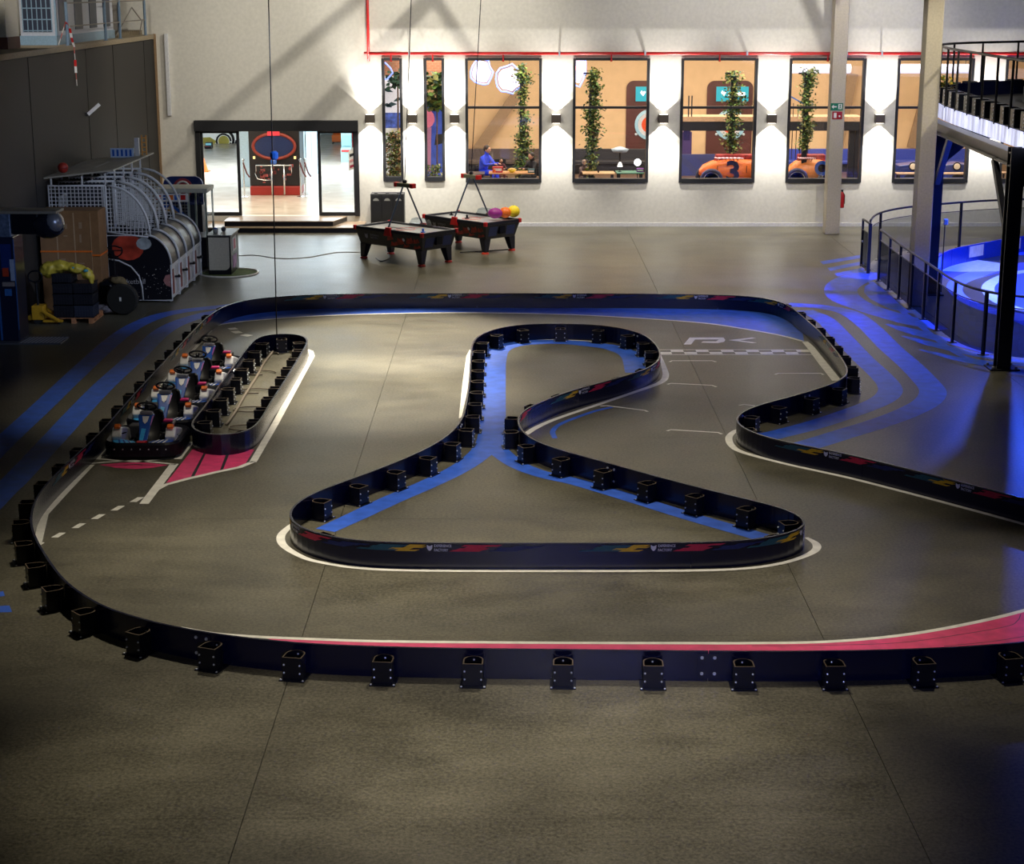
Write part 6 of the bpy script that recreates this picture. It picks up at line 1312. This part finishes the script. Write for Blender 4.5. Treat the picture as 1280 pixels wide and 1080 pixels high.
# blue shelf car in window 7
a = wp(1121, 220, 63); b = wp(1212, 220, 63); e = empty('blue_display_car', (a.x, 63, 1.0)); w = b.x - a.x; tag(e, 'long dark blue car body with two round lamps in the fifth wide window', 'car'); zt_ = wp(1150, 205, 63).z - 1
m = MB(); m.prism([(0, .3), (w, .3), (w, zt_), (w * .8, zt_ + .05), (w * .55, zt_ - .02), (w * .3, zt_ + .06), (0, zt_ - .02)], lambda u, v, d: (u, d, v), -.4, .5); m.build('body', mat('navy_car', (.02, .05, .28), .3, coat=.5), e, bevel=.03)
for px in (1141, 1196):
    x = wp(px, 210, 62.6).x - a.x; z = wp(px, 208, 62.6).z - 1; m = MB(); m.lathe([(0, -.05), (.10, -.04), (.12, 0)], (x, -.4, z), 16, 'Y'); lp = m.build('round_lamp', mat('warm_lens', (.8, .65, .45), .3, emit=.4), e); m = MB(); m.lathe([(.15, -.02), (.15, 0), (.12, -.02)], (x, -.4, z), 16, 'Y'); m.build('lamp_ring', BLACK, lp)
m = MB(); m.box(0, w, -.45, -.41, .42, .50); m.build('side_strip', mat('lilac_strip', (.25, .3, .7), .4), e)
for x in (.4, w - .5):
    for y in (-.35, .45): m = MB(); m.lathe([(0, -.08), (.3, -.08), (.32, 0), (.3, .08), (0, .08)], (x, y, .32), 18, 'Y'); m.build('wheel', RUBBER, e)
dtable(1120, 1213, 61.8, 'long wooden counter at the bottom of the fifth wide window', mat('counter_wood', (.6, .4, .25), .4), .5)
dtable(1250, 1345, 62.1, 'long wooden counter at the bottom of the window at the right edge', mat('counter_wood', (0, 0, 0)), .5)
for px in (1012, 1166):  # glow of the ramp band reflected in the glass, added as hung tubes
    c = wp(px, 86, 66); e = empty('reflection_tube', (c.x, 66, c.z)); tag(e, 'long white glowing tube in place of a reflection, upper part of the %s wide window' % ('fourth' if px == 1012 else 'fifth'), 'lamp'); m = MB(); m.tube([(-1.6, 0, 0), (1.5, 0, 0)], .17, 12); m.build('glowing_tube', mat('tube_glow', (.7, .74, 1), .5, emit=.7), e, smooth=True); m = MB(); [m.tube([(x, 0, .1), (x, 0, 6.71 - c.z)], .012, 4) for x in (-1.2, 1.2)]; m.build('hangers', STEEL, e)
# leaning timber beams
for px0, py0, px1, py1, lab in ((588, 200, 650, 112, 'dark slanting beam against the tan wall in the first wide window'), (1046, 190, 1066, 92, 'dark slanting beam against the tan wall in the fourth wide window'), (1140, 185, 1160, 110, 'dark slanting beam against the tan wall in the fifth wide window')):
    A = wp(px0, py0, 72.7); B = wp(px1, py1, 72.7); m = MB(); m.bar(A, B, .15, .42, 0, up=(0, 0, 1)); tag(m.build('slanting_beam', mat('brown_grey_beam', (.33, .22, .13), .7)), lab, 'beam')
# plants and pictures behind the two narrow windows
YN = 63.2
a = wp(476, 95, YN + 1.2); b = wp(560, 60, YN + 1.2); m = MB(); bw = tag(empty('brick_panel', (-4.66, YN + 1.2, a.z)), 'exposed brick panel at the top behind the two narrow windows', 'brick wall')
W_, H_ = b.x + 4.66, 6.6 - a.z; BM1 = mat('brick_red', (.36, .16, .09), .8, noise=.3, nscale=5); m = MB(); m.box(0, W_, .02, .2, 0, H_); m.build('mortar', mat('mortar', (.3, .26, .2), .9), bw)
bm = MB(); bm.box(0, .20, 0, .03, 0, .065); b0 = None
for r_ in range(int(H_ / .08)):
    for c_ in range(int(W_ / .215)):
        if b0 is None: b0 = bm.build('brick', BM1, bw); ob = b0
        else: ob = b0.copy(); COL.objects.link(ob)
        ob.location = (c_ * .215 + (.1 if r_ % 2 else 0), -.005, r_ * .08)
def pic(px0, px1, pyt, pyb, Y, label, base):
    a = wp(px0, pyb, Y); b = wp(px1, pyt, Y); e = empty('picture_panel', (a.x, Y, a.z)); tag(e, label, 'picture'); w = b.x - a.x; h = b.z - a.z; m = MB(); m.box(0, w, 0, .05, 0, h); m.build('board', base, e); m = MB(); [m.box(x, x + .05, .05, .1, 1.0 - a.z, h * .5) for x in (.05, w - .1)]; m.build('stand_legs', STEEL, e); return e, w, h
e, w, h = pic(474, 508, 96, 160, YN + .9, 'white picture with dark leaf shapes behind the first narrow window', mat('pic_white', (.8, .78, .85), .5, emit=.3))
rnd = random.Random(4)
for k in range(9):
    x, z = rnd.uniform(.1, w - .2), rnd.uniform(h * .2, h * .95); m = MB(); dx, dz_ = rnd.uniform(.3, .5) * rnd.choice((-1, 1)), rnd.uniform(.05, .25)
    m.prism([(x, z), (x + dx * .5, z + dz_ * .2 + .13), (x + dx, z + dz_), (x + dx * .5, z + dz_ * .6 - .06)], lambda u, v, d: (u, -d, v), .005, .01); m.build('leaf_shape', mat('pic_leaf', (.02, .06, .08), .5), e)
m = MB(); m.box(0, w, -.01, 0, 0, h * .3); m.build('blue_band', mat('pic_blue', (.08, .14, .55), .5, noise=.8, nscale=6), e)
e, w, h = pic(528, 560, 132, 222, YN + .9, 'blue and pink poster behind the second narrow window', mat('poster_blue', (.05, .10, .50), .5, noise=.5, nscale=2, emit=.2))
m = MB(); m.prism([(.15 + .32 * math.cos(q) * 1.0, h * .82 + .35 * math.sin(q)) for q in [k * .5 for k in range(13)]], lambda u, v, d: (u, -d, v), .005, .01); m.build('pink_disc', mat('poster_pink', (.8, .2, .3), .5, emit=.3), e); m = MB(); m.prism([(.0, .3), (.3, .2), (.35, h * .7), (.1, h * .7)], lambda u, v, d: (u, -d, v), .011, .015); m.build('pink_streak', mat('poster_pink2', (.7, .3, .5), .5), e); m = MB(); m.prism([(.45, h * .45), (w, h * .5), (w, h * .62), (.5, h * .6)], lambda u, v, d: (u, -d, v), .011, .015); m.build('dark_streak', STEEL, e)
for (px, pt, pb, lab, ls, n, mm) in ((492, 165, 235, 'bushy brown and green plant at the foot of the first narrow window', .1, 1500, [mat('dry_leaf', (.35, .18, .08), .7, noise=.5), LEAF, DLEAF, mat('pale_leaf', (.4, .4, .15), .7)]),
                               (545, 92, 135, 'large glossy green plant in the upper half of the second narrow window', .24, 260, [LEAF, DLEAF, mat('olive_leaf', (0, 0, 0))]), (543, 205, 235, 'small green plant at the foot of the second narrow window', .1, 350, [LEAF, mat('pale_leaf', (0, 0, 0))]), (496, 90, 108, 'dark hanging foliage at the top of the first narrow window', .2, 80, [DLEAF])):
    yy = {492: 62.2, 545: 63.3, 543: 62.0, 496: 63.4}[px]; t = wp(px, pt, yy); b = wp(px, pb, yy); rnd = random.Random(int(px)); e = empty('leafy_plant', (t.x, yy, 1.0)); tag(e, lab, 'plant')
    m = MB(); foliage_cluster(m, (0, 0, (t.z + b.z) / 2 - 1), (.15 if px < 500 else .24, .14, (t.z - b.z) / 2), n, rnd, ls, len(mm)); o = m.build('foliage', mm, e); o['kind'] = 'stuff'
    m = MB(); m.tube([(0, 0, .1), (.03, 0, t.z - 1.1)], .03, 6); m.build('stem', mat('stem_brown', (.12, .07, .04), .8), e); m = MB(); m.lathe([(.15, 0), (.2, .3), (.17, .3), (.14, .05)], (0, 0, 0), 12); m.build('pot', STEEL, e)
m = MB(); m.tube([wp(481, 78, 62.3), wp(488, 85, 62.3), wp(491, 91, 62.3), wp(484, 99, 62.3), wp(480, 99, 62.3)], .03, 6); e = m.build('neon_line', mat('neon_blue', (0, 0, 0))); tag(e, 'zigzag blue-white neon line at the top of the first narrow window', 'neon light')
# ================================================================== RIGHT SIDE: TRACK FENCE, RAMP, STEEL
FH = 1.44
def fence(name, top, label, spacing, TINT=TINT):
    path = Path([fl(x, y, FH) for x, y in top], False, .25); root = empty(name, (path.P[0].x, path.P[0].y, 0)); inv = Matrix.Translation(-root.location); tag(root, label, 'fence')
    m = MB(); m.tube([(p.x, p.y, FH) for p in path.P], .032, 8); o = m.build('top_rail', DARKGREY, root, smooth=True); o.matrix_parent_inverse = inv
    m = MB(); m.tube([(p.x, p.y, 1.16) for p in path.P], .014, 6); o = m.build('middle_rail', DARKGREY, root); o.matrix_parent_inverse = inv
    n = max(2, round(path.L / spacing))
    for k in range(n + 1):
        q, t, nn = path.at(path.L * k / n); M_ = Matrix((t, nn, Vector((0, 0, 1)))).transposed().to_4x4(); M_.translation = Vector((q.x, q.y, 0))
        m = MB(); m.box(-.035, .035, -.03, .03, 0, FH, 0, M_); m.box(-.09, .09, -.09, .09, 0, .015, 0, M_); o = m.build('fence_post', STEEL, root); o.matrix_parent_inverse = inv
        if k < n:
            cnt = 5; vs = []
            for i in range(cnt + 1):
                p, tt, n2 = path.at(path.L * (k + .03 + .94 * i / cnt) / n); vs += [(p.x, p.y, .08), (p.x, p.y, 1.14)]
            m = MB(); m.add(vs, [(2 * i, 2 * i + 2, 2 * i + 3, 2 * i + 1) for i in range(cnt)]); o = m.build('screen_panel', TINT, root); o.matrix_parent_inverse = inv
    return path
fence('track_fence', [(1101, 287.5), (1126, 306), (1140, 315.5), (1167.5, 334), (1195, 352.5), (1227.5, 364), (1249, 367.5), (1280, 371.5), (1340, 375), (1400, 376)], 'curved black fence with smoked screens in front of the blue-lit track', 1.45)
fence('track_fence', [(1088, 276), (1093, 269), (1101, 265.5), (1115, 262), (1140, 258), (1187.5, 254), (1237, 250.5), (1280, 249), (1340, 247)], 'black railing with pale grey screens round the far side of the blue-lit track', 2.0, TINT2)
# gate leaf
a = fl(1079, 274, FH); b = fl(1088, 279.5, FH); e = empty('fence_gate', (a.x, a.y, 0)); tag(e, 'narrow black gate leaf standing open at the fence entrance', 'gate'); d = b - a; d.z = 0
m = MB(); m.bar((0, 0, 0.05), (0, 0, FH), .06, .06, 0, (0, 1, 0)); m.bar((d.x, d.y, 0.0), (d.x, d.y, FH), .09, .09, 0, (0, 1, 0)); m.bar((0, 0, FH), (d.x, d.y, FH), .05, .05); m.bar((0, 0, .1), (d.x, d.y, .1), .05, .05); m.bar((0, 0, 1.14), (d.x, d.y, 1.14), .03, .03); m.build('gate_frame', STEEL, e)
m = MB(); m.add([(0, 0, .1), (d.x, d.y, .1), (d.x, d.y, 1.14), (0, 0, 1.14)], [(0, 1, 2, 3)]); m.build('screen_panel', TINT, e); m = MB(); m.lathe([(.03, -.1), (.03, 0)], (0, 0, .8), 8, 'Y'); m.build('latch', ZINC, e)
# low barrier round the blue track: pads, dark blue and white
BPATH = Path([fl(x, y, .5) for x, y in ((1168, 330), (1172, 320), (1190, 311), (1220, 305), (1250, 299.5), (1285, 294), (1340, 290))], False, .2)
e = empty('track_barrier', (BPATH.P[0].x, BPATH.P[0].y, 0)); inv = Matrix.Translation(-e.location); tag(e, 'blue and white barrier on the far edge of the blue-lit track inside the fence', 'barrier')
B3 = mat('barrier_blue', (.02, .06, .45), .3)
n = 9
for k in range(n):
    a_, b_ = BPATH.L * k / n + .01, BPATH.L * (k + 1) / n - .01; rows = []
    for i in range(7):
        q, t, nn = BPATH.at(a_ + (b_ - a_) * i / 6); rows += [(q.x - nn.x * .02, q.y - nn.y * .02, 0), (q.x + nn.x * .02, q.y + nn.y * .02, 0), (q.x + nn.x * .02, q.y + nn.y * .02, .5), (q.x - nn.x * .02, q.y - nn.y * .02, .5)]
    m = MB(); m.add(rows, [(i * 4 + j, i * 4 + (j + 1) % 4, (i + 1) * 4 + (j + 1) % 4, (i + 1) * 4 + j) for i in range(6) for j in range(4)] + [(3, 2, 1, 0), (24, 25, 26, 27)]); o = m.build('barrier_panel', B3, e); o.matrix_parent_inverse = inv
    if k % 3 == 1 or k == 6:
        rows = []
        for i in range(5):
            q, t, nn = BPATH.at(a_ + (b_ - a_) * (.1 + .8 * i / 4)); s = -1 if nn.y > 0 else 1; rows += [(q.x + s * nn.x * .024, q.y + s * nn.y * .024, .12), (q.x + s * nn.x * .024, q.y + s * nn.y * .024, .46)]
        m = MB(); m.add(rows, [(2 * i, 2 * i + 2, 2 * i + 3, 2 * i + 1) for i in range(4)]); o2 = m.build('white_print', P_WHITE, o)

# raised ramp deck: U-turn path
RP = [Vector(p) for p in ((10.6, 30.0, 0), (10.75, 34.5, 0), (10.9, 38.0, 0), (11.05, 42.3, 0), (11.2, 46.0, 0), (11.55, 48.6, 0), (12.3, 50.2, 0), (13.3, 51.1, 0), (14.6, 51.9, 0), (17.0, 53.0, 0), (20, 53.8, 0))]
RPATH = Path(RP, False, .25); ZD = 5.05
root = empty('raised_ramp', (11.2, 46, 0)); inv = Matrix.Translation(-root.location); tag(root, 'raised black kart ramp with lit pale edge band on steel, upper right', 'ramp')
def rpart(m, name, mm, smooth=False, bevel=0, par=None):
    o = m.build(name, mm, par or root, smooth=smooth, bevel=bevel)
    if par is None: o.matrix_parent_inverse = inv
    return o
# deck slab: strip 3.2 m wide on the inner side
INN = -1  # path goes away from viewer, inner side is to the right
rows = []; n = int(RPATH.L / .5)
for i in range(n + 1):
    q, t, nn = RPATH.at(RPATH.L * i / n); o_ = q - nn * 0; k = q - nn * 2.6; rows += [(o_.x, o_.y, ZD - .1), (k.x, k.y, ZD - .1), (k.x, k.y, ZD), (o_.x, o_.y, ZD)]
m = MB(); m.add(rows, [(i * 4 + j, i * 4 + (j + 1) % 4, (i + 1) * 4 + (j + 1) % 4, (i + 1) * 4 + j) for i in range(n) for j in range(4)] + [(3, 2, 1, 0), tuple(n * 4 + j for j in range(4))]); rpart(m, 'deck', mat('ramp_deck', (.03, .03, .035), .5))
BANDM = mat('glowing_band', (.66, .70, 1.0), .45, noise=.25, nscale=3, emit=.75)  # light washing the band, with its streaks, is put in as emission
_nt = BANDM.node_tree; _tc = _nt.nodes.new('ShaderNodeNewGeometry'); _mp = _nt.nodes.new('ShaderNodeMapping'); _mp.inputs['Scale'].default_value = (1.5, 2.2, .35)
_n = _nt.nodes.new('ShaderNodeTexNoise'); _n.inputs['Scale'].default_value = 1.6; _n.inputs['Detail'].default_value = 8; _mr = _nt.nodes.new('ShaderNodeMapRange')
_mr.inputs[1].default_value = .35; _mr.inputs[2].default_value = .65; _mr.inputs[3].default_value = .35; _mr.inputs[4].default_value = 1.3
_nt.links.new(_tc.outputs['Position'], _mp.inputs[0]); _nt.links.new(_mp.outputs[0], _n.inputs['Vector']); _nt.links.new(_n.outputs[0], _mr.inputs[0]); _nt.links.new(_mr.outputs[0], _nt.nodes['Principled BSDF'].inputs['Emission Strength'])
k = 0; s = 0
while s < RPATH.L - .1:
    e_ = min(RPATH.L, s + 2.4); rows = []
    for i in range(9):
        q, t, nn = RPATH.at(s + .004 + (e_ - s - .008) * i / 8); a_ = q + nn * .02; b_ = q + nn * .035; rows += [(a_.x, a_.y, ZD - .38), (b_.x, b_.y, ZD - .38), (b_.x, b_.y, ZD - .02), (a_.x, a_.y, ZD - .02)]
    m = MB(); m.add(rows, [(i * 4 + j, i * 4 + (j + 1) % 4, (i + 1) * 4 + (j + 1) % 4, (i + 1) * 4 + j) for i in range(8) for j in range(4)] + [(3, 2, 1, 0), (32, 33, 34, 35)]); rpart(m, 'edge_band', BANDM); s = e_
# inner low barrier strips on the deck
for off, h0, h1, mm in ((-.30, 0, .38, BAR), (-2.2, 0, .38, mat('inner_ramp_barrier', (.22, .23, .27), .35))):
    rows = []
    for i in range(n + 1):
        q, t, nn = RPATH.at(RPATH.L * i / n); a_ = q + nn * off; b_ = q + nn * (off - .03); rows += [(a_.x, a_.y, ZD + h0), (b_.x, b_.y, ZD + h0), (b_.x, b_.y, ZD + h1), (a_.x, a_.y, ZD + h1)]
    m = MB(); m.add(rows, [(i * 4 + j, i * 4 + (j + 1) % 4, (i + 1) * 4 + (j + 1) % 4, (i + 1) * 4 + j) for i in range(n) for j in range(4)] + [(3, 2, 1, 0), tuple(n * 4 + j for j in range(4))]); rpart(m, 'ramp_barrier', mm)
# foot boxes with bolts, railing posts
m = MB(); m.box(-.19, .19, -.24, .03, .0, .40); fb0 = None
bm = MB(); [bm.lathe([(.018, 0), (.018, .012), (0, .016)] , (x, .03, z), 6, 'Y') for x in (-.13,) for z in (.08, .17, .26, .34)]
s = .3; cnt = 0
while s < RPATH.L - .2:
    q, t, nn = RPATH.at(s); ang = math.atan2(-nn.x, nn.y)
    if fb0 is None: fb0 = m.build('support_foot', BLACK, root, bevel=.012); bb0 = bm.build('bolts', ZINC, fb0); f_ = fb0
    else: f_ = fb0.copy(); COL.objects.link(f_); g_ = bb0.copy(); COL.objects.link(g_); g_.parent = f_
    f_.location = Vector((q.x, q.y, ZD)) + nn * .01 - root.location; f_.rotation_euler.z = ang; f_.parent = root
    s += .95
s = .55
while s < RPATH.L - .2:
    q, t, nn = RPATH.at(s); p = q + nn * .03
    mm_ = MB(); mm_.tube([(p.x, p.y, ZD - .05), (p.x, p.y, 6.5)], .03, 8); rpart(mm_, 'railing_post', STEEL); s += 1.42
mm_ = MB(); mm_.tube([(q.x, q.y, 6.5) for q in [RPATH.at(RPATH.L * i / 60)[0] + RPATH.at(RPATH.L * i / 60)[2] * .03 for i in range(61)]], .032, 8); rpart(mm_, 'hand_rail', STEEL, True)
# points along the band foot, no lamp stands here
pts = [RPATH.at(2 + i * (15.0) / 20) for i in range(21)]
for k in range(6):
    q, t, nn = RPATH.at(3 + k * 2.6); p = q + nn * .9
    pass
# steel frame under the ramp
def ibeam(m, a, b, w, h, up=(0, 0, 1), tf=.03):
    a, b = Vector(a), Vector(b); d = (b - a).normalized(); x = d.cross(Vector(up)).normalized(); z = x.cross(d)
    for s in (1, -1): m.bar(a + z * s * (h / 2 - tf / 2), b + z * s * (h / 2 - tf / 2), w, tf, 0, up)
    m.bar(a, b, tf, h - 2 * tf, 0, up)
st = empty('steel_frame', (10.7, 37.4, 0)); inv2 = Matrix.Translation(-st.location); tag(st, 'black steel frame of I-beams and posts carrying the raised ramp', 'steel frame')
def spart(m, name, mm=STEEL, par=None):
    o = m.build(name, mm, par or st)
    if par is None: o.matrix_parent_inverse = inv2
    return o
PA = (11.25, 46.9); PB = (10.62, 37.35)
m = MB(); ibeam(m, (PA[0] - .15, PA[1] + .2, 4.50), (PB[0], PB[1] - .1, 4.50), .3, .30); spart(m, 'main_beam', mat('beam_grey', (.16, .155, .15), .4))
for k, (x, y) in enumerate((PA, PB)):
    m = MB(); ibeam(m, (x, y, .03), (x, y, 4.35 if k == 0 else 4.75), .30, .30, (0, 1, 0)); spart(m, 'post')
    m = MB(); m.box(x - .32, x + .32, y - .28, y + .28, 0, .03); bp_ = spart(m, 'base_plate'); m = MB(); [m.lathe([(.03, 0), (.03, .05), (0, .06)], (x + i * .25, y + j * .22, .03), 6) for i in (-1, 1) for j in (-1, 1)]; m.build('anchor_bolts', ZINC, bp_)
m = MB(); m.box(PB[0] + .16, PB[0] + .19, PB[1] - .17, PB[1] + .17, 3.95, 4.7); m.box(PB[0] + .14, PB[0] + .5, PB[1] - .16, PB[1] + .14, 4.0, 4.62); cp = spart(m, 'connection_plate'); m = MB(); [m.lathe([(.03, -.02), (.03, 0), (.02, .01)], (PB[0] + .3 + i * .12, PB[1] - .16, 4.1 + j * .14), 6, 'Y') for i in range(2) for j in range(4)]; m.build('plate_bolts', ZINC, cp)
m = MB(); ibeam(m, (PB[0] + .2, PB[1], 4.3), (17, PB[1] + .4, 4.3), .25, .5); spart(m, 'cross_beam')
m = MB(); ibeam(m, (PA[0] + .1, PA[1], 4.3), (17, PA[1] + .4, 4.3), .25, .3); spart(m, 'cross_beam')
m = MB(); m.bar((PB[0] - .02, PB[1] + 1.6, 4.35), (PB[0], PB[1] + .16, 2.7), .14, .12, 0, (1, 0, 0)); spart(m, 'diagonal_brace')
m = MB(); m.bar((PA[0], PA[1] - 1.3, 4.35), (PA[0], PA[1] - .1, 3.0), .16, .14, 0, (1, 0, 0)); spart(m, 'diagonal_brace')
m = MB(); m.prism([(0, 0), (.9, 0), (.2, -.6), (0, -.9)], lambda u, v, d: (PA[0] + .1 + u, PA[1] + d, 4.2 + v), -.02, .02); spart(m, 'gusset_plate')
# blue wall-side sign stand at the ramp foot
c = wp(1172, 245, 46.5); e = empty('control_box', (11.47, 46.72, 0)); tag(e, 'small pale control box on the foot of the far steel post', 'control box'); m = MB(); m.box(.0, .1, -.08, .02, 1.9, 2.05); m.build('box_body', WHITE, e, bevel=.01); m = MB(); m.tube([(.04, 0, 1.9), (.04, .0, 0)], .015, 6); m.build('conduit', STEEL, e)
# potted flowers glimpsed on the ramp's far side
c = RPATH.at(16.0)[0]; q, t, nn = RPATH.at(18.2); e = empty('yellow_flowers', (q.x - nn.x * .15, q.y - nn.y * .15, ZD)); tag(e, 'small tuft of yellow leaves at the bend of the raised ramp', 'plant'); m = MB(); m.lathe([(.1, 0), (.13, .2), (0, .2)], (0, 0, 0), 10); m.build('pot', STEEL, e); m = MB(); foliage_cluster(m, (0, 0, .45), (.13, .13, .2), 110, random.Random(2), .09, 2); o = m.build('foliage', [mat('yellow_leaf', (.6, .45, .03), .6), LEAF], e); o['kind'] = 'stuff'
